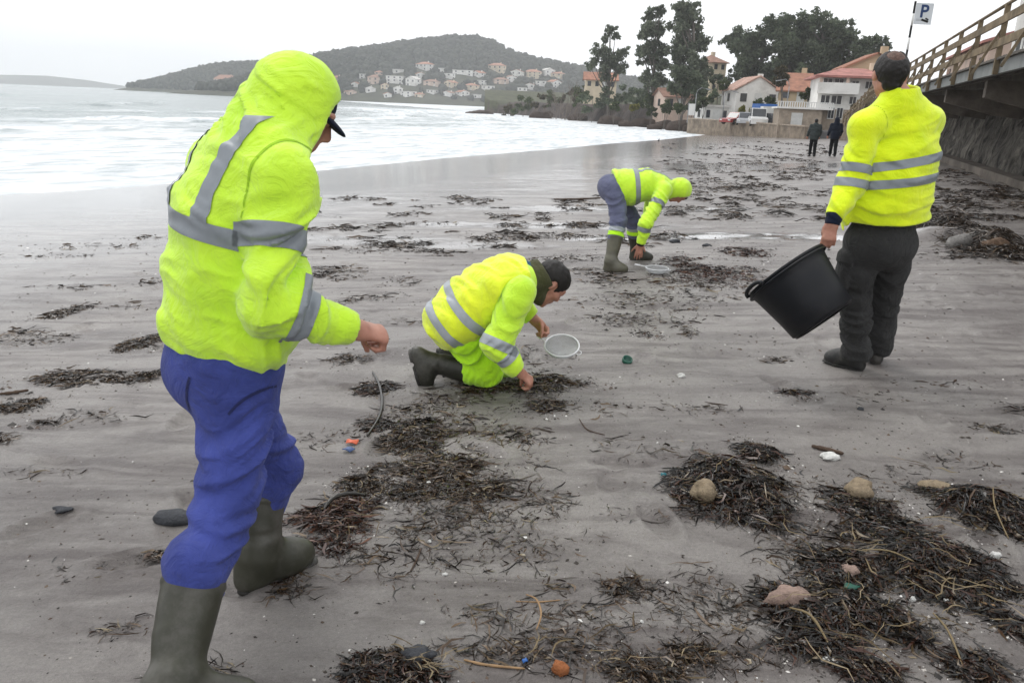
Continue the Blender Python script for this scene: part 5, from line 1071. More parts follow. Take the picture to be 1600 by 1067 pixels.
# ---- worker seen from behind on the right, carrying a black tub
def worker_behind():
    H = .008
    f = nrm(V3(.10, .99, 0)); r = V3(f[1], -f[0], 0)
    pel = at(1376, 374, 4.80); wst = at(1380, 330, 4.80); chs = at(1402, 240, 4.80); upc = at(1406, 186, 4.81); nb = at(1405, 156, 4.80)
    hd = at(1390, 120, 4.83); hf = nrm(V3(.14, .98, -.16)); hu = ortho(hf, Z + f * -.05); hr = np.cross(hf, hu)
    heelL = sink(hit(1347, 580)); toeL = hit(1286, 565); toeL = heelL + nrm(toeL - heelL) * .285
    heelR = sink(hit(1369, 570)); toeR = heelR + nrm(f * 1.0 + r * .05) * .285
    ankL = heelL + nrm(toeL - heelL) * .065 + Z * .10; ankR = heelR + nrm(toeR - heelR) * .065 + Z * .10
    hL = pel - r * .10; hR = pel + r * .10
    kL = (hL + ankL) / 2 + f * .03 - Z * .01 + V3(-.015, 0, 0); kR = (hR + ankR) / 2 + f * .035 - Z * .01
    sL = at(1350, 198, 4.75); eL = at(1329, 292, 4.70); wL = at(1301, 348, 4.60); hdL = nrm(at(1289, 400, 4.56) - wL)
    sR = at(1450, 190, 4.86); eR = sR + V3(.02, .12, -.31); wR = eR + V3(-.16, .17, .0)
    S = Sdf(); head_sdf(S, hd, hf, hu, nb, 1.08)
    torso(S, [(pel, .16, .12, r), (wst, .16, .125, r), (chs, .18, .12, r), (upc, .17, .09, r), (nb, .065, .06, r)], .05)
    for a_, e_, w_ in ((sR, eR, wR), (sL, eL, wL)): S.cone(a_, e_, .058, .045, k=.03).cone(e_, w_, .044, .031, k=.02)
    hand_sdf(S, wL, hdL, nrm(V3(.35, .9, 0)), nrm(V3(-.9, .35, 0)), (.55, .5, .55, .6), .8, 1.12)
    hand_sdf(S, wR, nrm(V3(-.8, .4, 0)), f, Z, (.6,) * 4, .4, 1.0)
    for h_, k_, a_, t_ in ((hR, kR, ankR, toeR), (hL, kL, ankL, toeL)):
        S.cone(h_, k_, .085, .055, k=.04).cone(k_, a_, .05, .036, k=.02).cone(a_ - Z * .04, t_ + Z * .035 + nrm(a_ - t_) * .07, .033, .02, k=.01)
    P, _, _ = sdf_obj('person', S, .0076, M['skin'], None)
    tag(P, 'balding worker seen from behind in yellow fleece and grey cargo trousers, holding the black tub', 'person')
    J = Sdf()
    rings = [(at(1376, 350, 4.80), .226, .155, r), (at(1382, 322, 4.80), .238, .172, r), (at(1393, 275, 4.80), .224, .170, r), (at(1405, 240, 4.80), .200, .148, r), (upc, .185, .112, r), (at(1405, 166, 4.81), .11, .088, r)]
    torso(J, rings, .06, (.014, 12, 4.3, -1, 2, -.6))
    J.cone(sL + r * .05, sL - Z * .01, .08, .08, k=.05).cone(sR - r * .05, sR - Z * .01, .08, .082, k=.05)
    J.cone(sL, eL, .081, .076, k=.026, fold=(.013, 17, 5.7, .1, 1.3, .6)).cone(eL, wL + hdL * -.03, .078, .056, k=.03, fold=(.014, 20, 1.4, -.2, 1.1, .5), capb=True)
    J.cone(sR, eR, .082, .076, k=.03, fold=(.012, 14, 3.7, .1, 1.3, .6)).cone(eR, wR, .076, .052, k=.03, capb=True)
    J.cone(nb - Z * .03, nb + Z * .075 + hf * .012, .105, .096, r, 1.05, k=.045, fold=(.006, 16, 2.2, -1, 2, .3))
    for q, s_ in ((-1, sL), (1, sR)): J.cone(nb + r * q * .03 - Z * .025, s_ + Z * .012, .066, .066, f, 1.2, k=.05)
    J.plane(nb + Z * .078 + hf * .01, nrm(Z - f * .15), .006, (nb - .3, nb + .3))
    J.cone(nb + Z * .03, nb + Z * .13, .084, .082, k=.008, op='s')
    J.plane(at(1372, 344, 4.80), nrm(V3(.05, .1, -1)), .012, (pel - V3(.22, .5, .5), pel + V3(.5, .5, .12)))
    J.noise(.0045, 7, 5.1, 3)
    jk, v, F = sdf_obj('jacket', J, H, M['yellow'], P, 1)
    dt = np.full(len(v), 9.)
    for (c0, w0, q0, _a), (c1, w1, q1, _b) in zip(rings[:-1], rings[1:]): dt = np.minimum(dt, Sdf._cone(v, c0, c1, q0, q1, r, w0 / q0, w1 / q1, False, False, None))
    dl = np.minimum(seg_d(v, sL, eL) - .084, seg_d(v, eL, wL) - .066); dr = np.minimum(seg_d(v, sR, eR) - .084, seg_d(v, eR, wR) - .064)
    on_t = np.minimum(dl, dr) - dt + .006; al = nrm(chs - pel)
    for (lx, ly), (rx, ry) in (((1372, 262), (1460, 246)), ((1372, 289), (1458, 278))):
        p0 = at(lx, ly, 4.66); p1 = at(rx, ry, 4.70); nn = nrm(np.cross(p1 - p0, V3(.1, 1, .02))); nn = nn if nn[2] > 0 else -nn
        u = (v - p0) @ nn; strip('reflective_strip', v, F, [u + .025, .025 - u, on_t], M['tape'], jk, .003)
    strip('armhole_seam', v, F, [.003 - np.abs(on_t - .002), .16 - np.linalg.norm(v - sL, axis=1), (sL - v) @ f], M['yellow_seam'], jk, .0015)
    ta, La = seg_t(v, sL, eL)
    for py in (262, 287):
        c_ = (at(1333, py, 4.68) - sL) @ nrm(eL - sL); dd = seg_d(v, sL, eL)
        strip('sleeve_strip', v, F, [ta - c_ + .025, c_ + .025 - ta, dt - (dd - .084) + .006, .14 - dd], M['tape'], jk, .003)
    cu = Sdf(); cu.cone(wL - hdL * .055, wL - hdL * .0 + hdL * .012, .047, .043, k=.01, capa=True, capb=True, fold=(.004, 30, 2, -1, 2, .2)); sdf_obj('cuff', cu, .005, M['navy'], P)
    T = Sdf()
    T.cone(pel + Z * .08, pel - Z * .02, .138, .142, r, 1.28, 1.24, k=.04)
    T.ell(pel - f * .05 - Z * .04, np.array([.18, .115, .12]), (r, f, Z), k=.05)
    for h_, k_, a_, he_, sd in ((hL, kL, ankL, heelL, 1.1), (hR, kR, ankR, heelR, 4.7)):
        bt = a_ + Z * -.02 - f * .015
        T.cone(h_ - Z * .02, k_, .112, .092, k=.045, fold=(.013, 15, sd, .15, 1.3, .7)).cone(k_, bt + Z * .06, .092, .084, k=.03, fold=(.016, 17, sd + 3, -.3, 1.3, .5))
        T.cone(bt + Z * .06, bt, .085, .078, k=.02, fold=(.008, 22, sd + 5, -1, 2, .2), capb=True)
    T.cone(hL - r * .075 - Z * .13 - f * .01, hL - r * .085 - Z * .28, .055, .05, f, 1.35, k=.012)
    T.cone(hL - r * .088 - Z * .11 - f * .01, hL - r * .088 - Z * .15 - f * .01, .052, .055, f, 1.45, k=.006, capb=True)
    T.noise(.005, 8, 7.3, 3)
    sdf_obj('trousers', T, H, M['grey_trouser'], P, 1)
    for i, (a_, he, to) in enumerate(((ankL, heelL, toeL), (ankR, heelR, toeR))):
        B = boot_sdf(a_ + Z * .06, a_, he, to, -Z, .062, .052, 1.08, i, .004)
        fd = nrm(to - he); sd = nrm(np.cross(fd, Z))
        for q in range(4): B.cone(he + fd * (.12 + .028 * q) + Z * (.118 - .012 * q) - sd * .03, he + fd * (.12 + .028 * q) + Z * (.118 - .012 * q) + sd * .03, .006, .006, k=.004)
        bo, _, _ = sdf_obj('shoe', B, .006, M['shoe'], P); sdf_obj('sole', sole_sdf(he, to, -Z, 1.08), .006, M['sole'], bo)
    Hr = Sdf(); ax = (hr, hf, hu)
    Hr.ell(hd + hu * .040 - hf * .013, np.array([.093, .113, .102]), ax, k=.01)
    Hr.cone(hd - hf * .070 + hu * .01, hd - hf * .062 - hu * .055, .052, .042, hr, 1.35, 1.3, k=.03)
    Hr.ell(hd + hu * .108 - hf * .098, np.array([.056, .046, .044]), ax, k=.016, op='s')
    Hr.ell(hd + hu * .13 + hf * .02, np.array([.045, .075, .03]), ax, k=.012, op='s')
    Hr.ell(hd + hf * .11 - hu * .03, np.array([.11, .095, .11]), ax, k=.01, op='s')
    for q in (-1, 1): Hr.ell(hd + hr * .092 * q + hf * .0 - hu * .012, np.array([.03, .032, .045]), ax, k=.008, op='s')
    Hr.noise(.004, 60, 1.1, 2)
    sdf_obj('hair', Hr, .0045, M['hair'], P, 1, .3)
    Th = Sdf(); Th.ell(hd + hu * .040 - hf * .011, np.array([.0875, .1075, .0965]), ax, k=.01); Th.plane(hd + hu * .05, -hu, .006).plane(hd + hf * -.02, hf, .006); Th.noise(.002, 70, 2.1, 2)
    sdf_obj('thin_hair', Th, .006, M['thin_hair'], P, 1, .3)
    return P, wL + hdL * .10
worker_behind()
# the black flexible tub he carries
def tub():
    c1 = at(1227, 424, 4.50); c0 = at(1276, 497, 4.50); ax = nrm(c1 - c0); L = np.linalg.norm(c1 - c0)
    ax = nrm(ax + V3(0, .50, 0)); c0 = c1 - ax * L
    e1 = ortho(ax, (1, 0, -.3)); e2 = np.cross(ax, e1)
    def fr(p): return [c0 + e1 * x + e2 * y + ax * z for x, y, z in p]
    root = empty('tub', c0); inv = lambda P: [q - c0 for q in P]
    rb, rt = .190, .238
    b_ = MB(); prof = [(.001, .0), (rb - .012, .0), (rb, .01), (rb + .012, L * .35), (rt - .012, L * .8), (rt, L - .012), (rt + .008, L - .008), (rt + .008, L + .004), (rt - .006, L + .004), (rt - .008, L - .02), (rb + .004, L * .3), (rb - .008, .012), (.001, .008)]
    q = MB(); q.lathe(prof, 56); b_.v = inv(fr(q.v)); b_.f = q.f
    m_ = M['tub']; b_.build('bucket_wall', m_, root, True)
    for s_ in (-1, 1):
        h = MB(); pts = [(s_ * (rt + .002), y, z) for y, z in ()]
        pts = [(s_ * (rt + .012 + .012 * math.sin(math.pi * i / 12)), .085 * math.cos(math.pi * i / 12), L - .012 + .034 * math.sin(math.pi * i / 12) ** .7) for i in range(13)]
        h.tube(pts, .012, 8); h.v = inv(fr(h.v)); h.build('handle', m_, root, True)
    rim = MB(); q = MB(); q.lathe([(rt + .004, L - .03), (rt + .014, L - .026), (rt + .014, L - .018), (rt + .004, L - .014)], 56); rim.v = inv(fr(q.v)); rim.f = q.f; rim.build('rim', m_, root, True)
    base = MB(); q = MB(); q.lathe([(rb - .03, -.006), (rb - .022, -.008), (rb - .014, -.006), (rb - .012, .003)], 48); base.v = inv(fr(q.v)); base.f = q.f; base.build('base_ring', m_, root, True)
    tag(root, 'black flexible rubber tub tilted sideways in the hand of the man in grey trousers', 'tub')
M['tub'] = pm('black_rubber', (.007, .008, .011), .45, .3, 5, .06, 60, .28, dist=.004, dirt=(.022, .021, .020))
tub()
# ---- kneeling worker in a yellow vest, picking through the wrack with a sieve
def worker_kneeling():
    H = .008
    f = nrm(V3(.97, .24, 0)); r = V3(f[1], -f[0], 0)
    pel = at(712, 498, 4.44); mid = at(746, 473, 4.43); chs = at(778, 452, 4.41); upc = at(806, 437, 4.41); nb = at(826, 434, 4.42)
    hd = at(858, 443, 4.44); hf = nrm(f * .60 - Z * .80 - r * .0); hu = ortho(hf, f + Z); hr = np.cross(hf, hu)
    g0 = hit(760, 603); kn = V3(g0[0], g0[1], g0[2] + .075)
    hN = pel + r * .10; hF = pel - r * .10
    ank = at(667, 566, kn[1] + .03); toe0 = hit(650, 609)
    sN = upc + r * .20 - f * .02 - Z * .02; sF = upc - r * .20
    eN = at(776, 540, 4.12); wN = at(810, 580, 4.14); hdN = nrm(at(832, 598, 4.16) - wN)
    eF = sF + V3(.06, .06, -.20); wF = at(834, 499, 4.66); hdF = nrm(at(848, 514, 4.66) - wF)
    sh = nrm(kn - ank); heel = at(638, 547, ank[1]); toe = V3(toe0[0], ank[1], toe0[2] + .012); fd = nrm(toe - heel); toe = heel + fd * .27
    sn = -ortho(fd, sh)
    k2 = V3(kn[0] + .10, kn[1] + .24, gz(kn[0] + .1, kn[1] + .24) + .075); a2 = k2 + nrm(ank - kn) * .33 - Z * .02; hl2 = a2 + (heel - ank) * .9 - Z * .02; t2 = hl2 + fd * .25
    S = Sdf(); head_sdf(S, hd, hf, hu, nb)
    torso(S, [(pel, .155, .12, r), (mid, .16, .125, r), (chs, .165, .11, r), (upc, .16, .085, r), (nb, .06, .055, r)], .05)
    for a_, e_, w_ in ((sN, eN, wN), (sF, eF, wF)): S.cone(a_, e_, .056, .044, k=.03).cone(e_, w_, .042, .030, k=.02)
    hand_sdf(S, wN, hdN, nrm(V3(.2, .4, -1)), nrm(V3(.2, .9, .3)), (.75, .8, .9, .9), .7, 1.12)
    hand_sdf(S, wF, hdF, nrm(V3(.2, -.5, -.6)), nrm(V3(.6, .2, .6)), (1.0, 1.05, 1.1, 1.1), .8, 1.12)
    for h_, k_, a_, he in ((hN, kn, ank, heel), (hF, k2, a2, hl2)):
        S.cone(h_, k_, .085, .055, k=.04).cone(k_, a_, .05, .036, k=.02).cone(a_, he + fd * .14 - sn * .04, .033, .022, k=.01)
    P, _, _ = sdf_obj('person', S, .0076, M['skin'], None)
    tag(P, 'dark haired worker kneeling on the sand in yellow vest and lime trousers, reaching down', 'person')
    # lime jacket: sleeves show below the vest
    J = Sdf(); torso(J, [(pel, .18, .135, r), (mid, .20, .16, r), (chs, .20, .135, r), (upc, .18, .105, r), (nb, .085, .07, r)], .06)
    J.cone(sN, eN, .088, .077, k=.035, fold=(.014, 17, 3.2, .05, 1.3, .7)).cone(eN, wN - hdN * .01, .077, .052, k=.03, fold=(.014, 22, 7.7, -.2, .95, .5), capb=True)
    J.cone(wN - hdN * .05, wN - hdN * .008, .056, .050, k=.008, capb=True)
    J.cone(sF, eF, .085, .075, k=.035, fold=(.012, 17, 9.2, .05, 1.3, .7)).cone(eF, wF - hdF * .02, .072, .054, k=.03, fold=(.012, 22, 2.7, -.2, 1, .5), capb=True)
    J.noise(.004, 8, 1.7, 2)
    jk, v, F = sdf_obj('jacket', J, H, M['lime'], P, 1)
    ta, La = seg_t(v, eN, wN); dd = seg_d(v, eN, wN); tu, Lu = seg_t(v, sN, eN)
    c1 = (at(776, 537, 4.12) - sN) @ nrm(eN - sN)
    strip('sleeve_strip', v, F, [tu - c1 + .027, c1 + .027 - tu, .12 - seg_d(v, sN, eN)], M['tape_pale'], jk, .003)
    c2 = .42 * La; strip('sleeve_strip', v, F, [ta - c2 + .027, c2 + .027 - ta, .11 - dd], M['tape_pale'], jk, .003)
    # vest
    W = Sdf(); hem = at(703, 504, 4.44)
    rings = [(hem, .205, .148, r), (pel, .222, .160, r), (mid, .230, .180, r), (chs - f * .005, .225, .162, r), (upc - f * .01, .205, .128, r), (nb - f * .02, .105, .09, r)]
    torso(W, rings, .06, (.017, 14, 6.6, -1, 2, .5))
    W.cone(hem, at(693, 520, 4.44), .138, .122, r, 1.3, 1.25, k=.05, fold=(.012, 14, 2.2, -1, 2, .2), capb=True)
    W.cone(sN + r * .03 - Z * .03 - f * .02, eN, .093, .083, k=.02, op='s') ; W.cone(sF - r * .03 - Z * .03, eF, .093, .083, k=.02, op='s')
    W.plane(nb - f * .008, nrm(nb - upc), .01, (nb - .3, nb + .3))
    W.noise(.004, 9, 2.9, 3)
    ve, v, F = sdf_obj('vest', W, H, M['vest'], P, 1)
    ax = nrm(chs - pel)
    for pc in (at(705, 470, 4.25), at(672, 490, 4.3)):
        tilt = nrm(ax + Z * .25); c_ = pc @ tilt; u = v @ tilt
        strip('reflective_strip', v, F, [u - c_ + .027, c_ + .027 - u, seg_d(v, sN, eN) - .05], M['tape_pale'], ve, .003)
    T = Sdf()
    T.cone(pel, pel - ax * .05, .12, .12, r, 1.25, 1.2, k=.04); T.ell(pel - ax * .03 - Z * .03, np.array([.175, .11, .12]), (r, f, Z), k=.04)
    for h_, k_, a_, sd in ((hN, kn, ank, 2.0), (hF, k2, a2, 5.0)):
        lo = k_ + nrm(a_ - k_) * .085
        T.cone(h_, k_ + Z * .025, .125, .098, k=.045, fold=(.016, 15, sd, .1, 1.3, .7)).cone(k_ + Z * .012, lo, .090, .084, k=.03, fold=(.005, 24, sd + 2, -1, 2, .6))
    T.noise(.005, 9, 4.3, 3)
    sdf_obj('trousers', T, H, M['lime_trouser'], P, 1)
    for i, (k_, a_, he, to) in enumerate(((kn, ank, heel, toe), (k2, a2, hl2, t2))):
        tp = k_ + nrm(a_ - k_) * .055
        bo, _, _ = sdf_obj('boot', boot_sdf(tp, a_, he, to, sn, .080, .058, 1.0, i, .006), .006, M['boot_dark'], P); sdf_obj('sole', sole_sdf(he, to, sn, 1.0), .006, M['sole'], bo)
    C_ = Sdf(); C_.cone(nb - nrm(hd - nb) * .03, nb + nrm(hd - nb) * .012, .090, .085, hr, 1.05, k=.01, capb=True, fold=(.005, 20, 1, -1, 2, .2)); sdf_obj('collar', C_, .006, M['teal_cloth'], P)
    G = Sdf(); G.cone(nb, hd - hf * .05 - hu * -.02, .088, .098, hr, 1.0, k=.02, fold=(.008, 20, 3, -1, 2, .3)); G.cone(nb + hf * .03, hd + hf * .035 - hu * .085, .075, .055, hr, 1.15, k=.03, fold=(.006, 20, 5, -1, 2, .3))
    G.plane(hd - hf * .0 + hu * .005 , nrm(hf * .15 + hu), .01); G.ell(hd + hf * .09, np.array([.085, .09, .12]), (hr, hf, hu), k=.012, op='s')
    sdf_obj('neck_warmer', G, .006, M['olive_cloth'], P)
    Hr = Sdf(); ax3 = (hr, hf, hu)
    Hr.ell(hd + hu * .040 - hf * .010, np.array([.088, .108, .096]), ax3, k=.01); Hr.ell(hd + hf * .115 - hu * .04, np.array([.10, .092, .105]), ax3, k=.01, op='s')
    for q in (-1, 1): Hr.ell(hd + hr * .085 * q - hu * .012, np.array([.03, .032, .045]), ax3, k=.008, op='s')
    Hr.noise(.006, 45, 1.1, 2); sdf_obj('hair', Hr, .005, M['hair'], P, 1, .3)
    return wF + hdF * .085
grip = worker_kneeling()

# ---- worker bending over by the second sieve
def worker_bending():
    H = .010
    f = nrm(V3(.99, .10, 0)); r = V3(f[1], -f[0], 0)
    hN0 = hit(944, 424); tN0 = hit(980, 425); heelN = sink(hN0); toeN = heelN + nrm(tN0 - hN0) * .28
    hF0 = hit(984, 406); tF0 = hit(1022, 406); heelF = sink(hF0); toeF = heelF + nrm(tF0 - hF0) * .28
    Y = (heelN[1] + heelF[1]) / 2
    pel = at(957, 291, Y); mid = at(982, 289, Y); chs = at(1010, 287, Y); upc = at(1030, 292, Y); nb = at(1042, 295, Y)
    hd = at(1060, 300, Y); hf = nrm(V3(.22, -.18, -.95)); hu = ortho(hf, f); hr = np.cross(hf, hu)
    ankN = heelN + nrm(toeN - heelN) * .065 + Z * .115; ankF = heelF + nrm(toeF - heelF) * .065 + Z * .115
    hN = pel + r * .10 - Z * .02; hF = pel - r * .10 - Z * .02; kN = at(966, 347, hN[1] * .5 + ankN[1] * .5); kF = at(990, 346, hF[1] * .5 + ankF[1] * .5)
    sN = upc + r * .2 - Z * .02; sF = upc - r * .2; eN = at(1009, 350, heelN[1] - .05); wN = at(1001, 381, heelN[1] - .03); hdN = nrm(at(997, 402, heelN[1] - .02) - wN)
    eF = at(1012, 348, heelF[1] + .05); wF = at(1003, 376, heelF[1] - .1)
    S = Sdf(); head_sdf(S, hd, hf, hu, nb)
    torso(S, [(pel, .15, .115, r), (mid, .155, .12, r), (chs, .16, .11, r), (upc, .15, .085, r), (nb, .06, .055, r)], .05)
    for a_, e_, w_ in ((sN, eN, wN), (sF, eF, wF)): S.cone(a_, e_, .056, .044, k=.03).cone(e_, w_, .042, .030, k=.02)
    hand_sdf(S, wN, hdN, nrm(V3(.3, .9, 0)), nrm(V3(-1, .2, 0)), (.15, .2, .2, .25), .1, 1.15, .11); hand_sdf(S, wF, nrm(-Z - f * .3), f, r, (.5,) * 4, .3, 1.1)
    for h_, k_, a_, t_ in ((hN, kN, ankN, toeN), (hF, kF, ankF, toeF)): S.cone(h_, k_, .085, .055, k=.04).cone(k_, a_, .05, .036, k=.02).cone(a_ - Z * .04, t_ + Z * .035 + nrm(a_ - t_) * .07, .033, .02, k=.01)
    P, _, _ = sdf_obj('person', S, .0095, M['skin'], None)
    tag(P, 'worker bent double in hooded lime fleece and slate blue trousers, one hand on the sand', 'person')
    J = Sdf(); hem = at(957, 288, Y)
    rings = [(hem, .195, .165, r), (mid - Z * .03, .205, .185, r), (chs - Z * .015, .20, .165, r), (upc, .185, .13, r), (nb, .10, .09, r)]
    torso(J, rings, .06, (.013, 11, 7.6, -1, 2, .3))
    J.cone(sN, eN, .088, .074, k=.04, fold=(.013, 18, 3.9, .05, 1.3, .7)).cone(eN, wN, .074, .052, k=.03, fold=(.012, 22, 4.7, -.2, .95, .5), capb=True)
    J.cone(sF, eF, .085, .07, k=.04).cone(eF, wF, .07, .05, k=.03, capb=True)
    J.ell(hd + hu * .03 - hf * .02, np.array([.112, .125, .125]), (hr, hf, hu), k=.04); J.cone(hd - hf * .02, nb, .11, .11, hr, 1.0, 1.1, k=.05, fold=(.012, 16, 1.7, -1, 2, .5))
    J.plane(hd + hf * .082, nrm(hf + hu * .1), .01, (hd - V3(.13, .3, .3), hd + .3)); J.ell(hd + hf * .08 - hu * .015, np.array([.075, .11, .092]), (hr, hf, hu), k=.012, op='s')
    J.plane(at(963, 290, Y), nrm(V3(-.92, 0, -.34)), .012, (pel - .5, pel + V3(.3, .5, .5)))
    J.noise(.004, 8, 3.7, 3)
    jk, v, F = sdf_obj('jacket', J, H, M['lime'], P, 1)
    ax = nrm(chs - pel); dd = np.minimum(seg_d(v, sN, eN) - .08, seg_d(v, eN, wN) - .07); dt = np.full(len(v), 9.)
    for (c0, w0, q0, _a), (c1, w1, q1, _b) in zip(rings[:-1], rings[1:]): dt = np.minimum(dt, Sdf._cone(v, c0, c1, q0, q1, r, w0 / q0, w1 / q1, False, False, None))
    on_t = dd - dt + .01; c_ = (at(997, 285, Y - .2) - pel) @ ax; u = (v - pel) @ ax
    strip('reflective_strip', v, F, [u - c_ + .026, c_ + .026 - u, on_t], M['tape'], jk, .0035)
    lat = (v - pel) @ r
    for sg in (-1, 1): strip('shoulder_strip', v, F, [.025 - np.abs(lat - .10 * sg), u - c_ - .022, on_t + .02, (v - chs)[:, 2] + .02, np.linalg.norm(v - hd, axis=1) - .165], M['tape'], jk, .004)
    ta, La = seg_t(v, sN, eN); c_ = .42 * La; sd_ = seg_d(v, sN, eN); strip('sleeve_strip', v, F, [ta - c_ + .026, c_ + .026 - ta, .12 - sd_, dt - sd_ + .09], M['tape'], jk, .0035)
    tb, Lb = seg_t(v, eN, wN); c_ = .25 * Lb; strip('sleeve_strip', v, F, [tb - c_ + .026, c_ + .026 - tb, .11 - seg_d(v, eN, wN)], M['tape'], jk, .0035)
    cu = Sdf(); cu.cone(wN - hdN * .03, wN + hdN * .022, .042, .038, k=.01, capa=True, capb=True); sdf_obj('cuff', cu, .006, M['black_cloth'], P)
    T = Sdf(); T.cone(pel + ax * .05, pel - ax * .03, .13, .135, r, 1.2, k=.04); T.ell(pel - ax * .03 - Z * .05, np.array([.155, .10, .12]), (r, f, Z), k=.05)
    tops = []
    for h_, k_, a_, sd in ((hN, kN, ankN, 2.0), (hF, kF, ankF, 5.0)):
        tp = a_ + (k_ - a_) * .62; tops.append(tp); T.cone(h_, k_, .115, .088, k=.045, fold=(.014, 15, sd, .1, 1.3, .7)).cone(k_, tp, .088, .080, k=.03, fold=(.010, 22, sd + 2, -.3, 2, .3)).cone(tp, tp - (k_ - a_) * .1, .08, .07, k=.02)
    T.noise(.005, 9, 2.3, 3)
    tr, v, F = sdf_obj('trousers', T, H, M['slate_trouser'], P, 1)
    for h_, k_, tp in ((hN, kN, tops[0]), (hF, kF, tops[1])):
        d_ = nrm(k_ - tp); u = (v - tp) @ d_; nr_ = .13 - seg_d(v, k_, tp)
        strip('trouser_band', v, F, [u - .005, .05 - u, nr_], M['lime_trouser'], tr, .003); strip('reflective_strip', v, F, [u - .052, .10 - u, nr_], M['tape_pale'], tr, .003)
    for i, (tp, a_, he, to) in enumerate(((tops[0], ankN, heelN, toeN), (tops[1], ankF, heelF, toeF))):
        bo, _, _ = sdf_obj('boot', boot_sdf(tp, a_, he, to, -Z, .080, .060, 1.05, i, .005), .007, M['boot_khaki'] if i == 0 else M['boot_olive'], P); sdf_obj('sole', sole_sdf(he, to, -Z, 1.05), .007, M['sole'], bo)
worker_bending()

# ---- two people walking away in dark coats, far down the beach
def walker(px, py, coat, lab, seed, hood):
    g = hit(px, py); base = V3(*g); f = nrm(V3(.25, .97, 0)); r = V3(f[1], -f[0], 0); h = .018
    pel = base + Z * .93; chs = base + Z * 1.28 + f * .02; nb = base + Z * 1.48 + f * .03; hd = base + Z * 1.63 + f * .06
    q = .16; aL = base - r * .09 + f * q + Z * .09; aR = base + r * .09 - f * q + Z * .09; kL = base - r * .09 + f * .13 + Z * .50; kR = base + r * .09 + f * .0 + Z * .49
    sL = nb - r * .2 - Z * .05; sR = nb + r * .2 - Z * .05; eL = sL - r * .07 - Z * .28; eR = sR + r * .06 - Z * .28; wL = eL - r * .03 + f * .1 - Z * .22; wR = eR + f * .14 - Z * .2 - r * .02
    S = Sdf(); head_sdf(S, hd, f, Z, nb); torso(S, [(pel, .15, .11, r), (chs, .17, .11, r), (nb, .07, .06, r)])
    for a_, e_, w_ in ((sL, eL, wL), (sR, eR, wR)): S.cone(a_, e_, .055, .045, k=.03).cone(e_, w_, .042, .03, k=.02); hand_sdf(S, w_, -Z, f, f, (.4,) * 4, .4, 1.05)
    for h_, k_, a_ in ((pel - r * .09, kL, aL), (pel + r * .09, kR, aR)): S.cone(h_, k_, .085, .055, k=.04).cone(k_, a_, .05, .035, k=.02).cone(a_ - Z * .05, a_ + f * .12 - Z * .06, .03, .02, k=.01)
    P, _, _ = sdf_obj('person', S, .014, M['skin'], None); tag(P, lab, 'person', 'walkers far down the beach')
    J = Sdf(); torso(J, [(pel - Z * .06, .2, .15, r), (pel + Z * .1, .205, .16, r), (chs, .215, .15, r), (nb - Z * .04, .17, .11, r), (nb + Z * .03, .09, .085, r)], .06, (.012, 12, seed, -1, 2, .3))
    for a_, e_, w_ in ((sL, eL, wL), (sR, eR, wR)): J.cone(a_, e_, .08, .07, k=.04, fold=(.01, 16, seed, 0, 1.2, .6)).cone(e_, w_, .07, .055, k=.03, capb=True)
    if hood: J.ell(hd + Z * .02, np.array([.11, .125, .14]), (r, f, Z), k=.04); J.cone(hd, nb, .1, .12, k=.05); J.ell(hd + f * .12, (.08, .09, .1), k=.02, op='s')
    J.plane(pel - Z * .14, -Z, .01); sdf_obj('coat', J, h, coat, P)
    T = Sdf(); T.cone(pel, pel - Z * .05, .13, .13, r, 1.25, k=.04)
    for h_, k_, a_ in ((pel - r * .09, kL, aL), (pel + r * .09, kR, aR)): T.cone(h_, k_, .1, .08, k=.04, fold=(.01, 16, seed + 3, 0, 1.2, .6)).cone(k_, a_, .08, .07, k=.03, capb=True)
    sdf_obj('trousers', T, h, M['black_cloth'], P)
    for a_ in (aL, aR):
        B = Sdf(); B.cone(a_ + Z * .02, a_ - Z * .04, .05, .048, k=.02).cone(a_ - Z * .045, a_ + f * .15 - Z * .05, .045, .035, r, 1, 1.2, k=.03); B.plane(a_ - Z * .09, -Z, .005); sdf_obj('shoe', B, h * .8, M['shoe'], P)
    if not hood:
        Hr = Sdf(); Hr.ell(hd + Z * .036 - f * .012, np.array([.084, .104, .094]), (r, f, Z), k=.01); Hr.cone(hd - f * .05, hd - f * .05 - Z * .05, .05, .04, r, 1.3, k=.02); Hr.ell(hd + f * .11 - Z * .03, np.array([.1, .09, .11]), (r, f, Z), k=.01, op='s'); sdf_obj('hair', Hr, .01, M['hair'], P)
M['coat_grey'] = fabric('grey_green_coat', (.045, .055, .055), .9, .1)
M['coat_navy'] = fabric('navy_coat', (.010, .014, .026), .9, .1)
walker(1268, 245, M['coat_grey'], 'walker far down the beach in a grey green jacket and dark trousers', 2.0, False)
walker(1300, 245, M['coat_navy'], 'walker far down the beach in a dark navy hooded coat', 5.0, True)

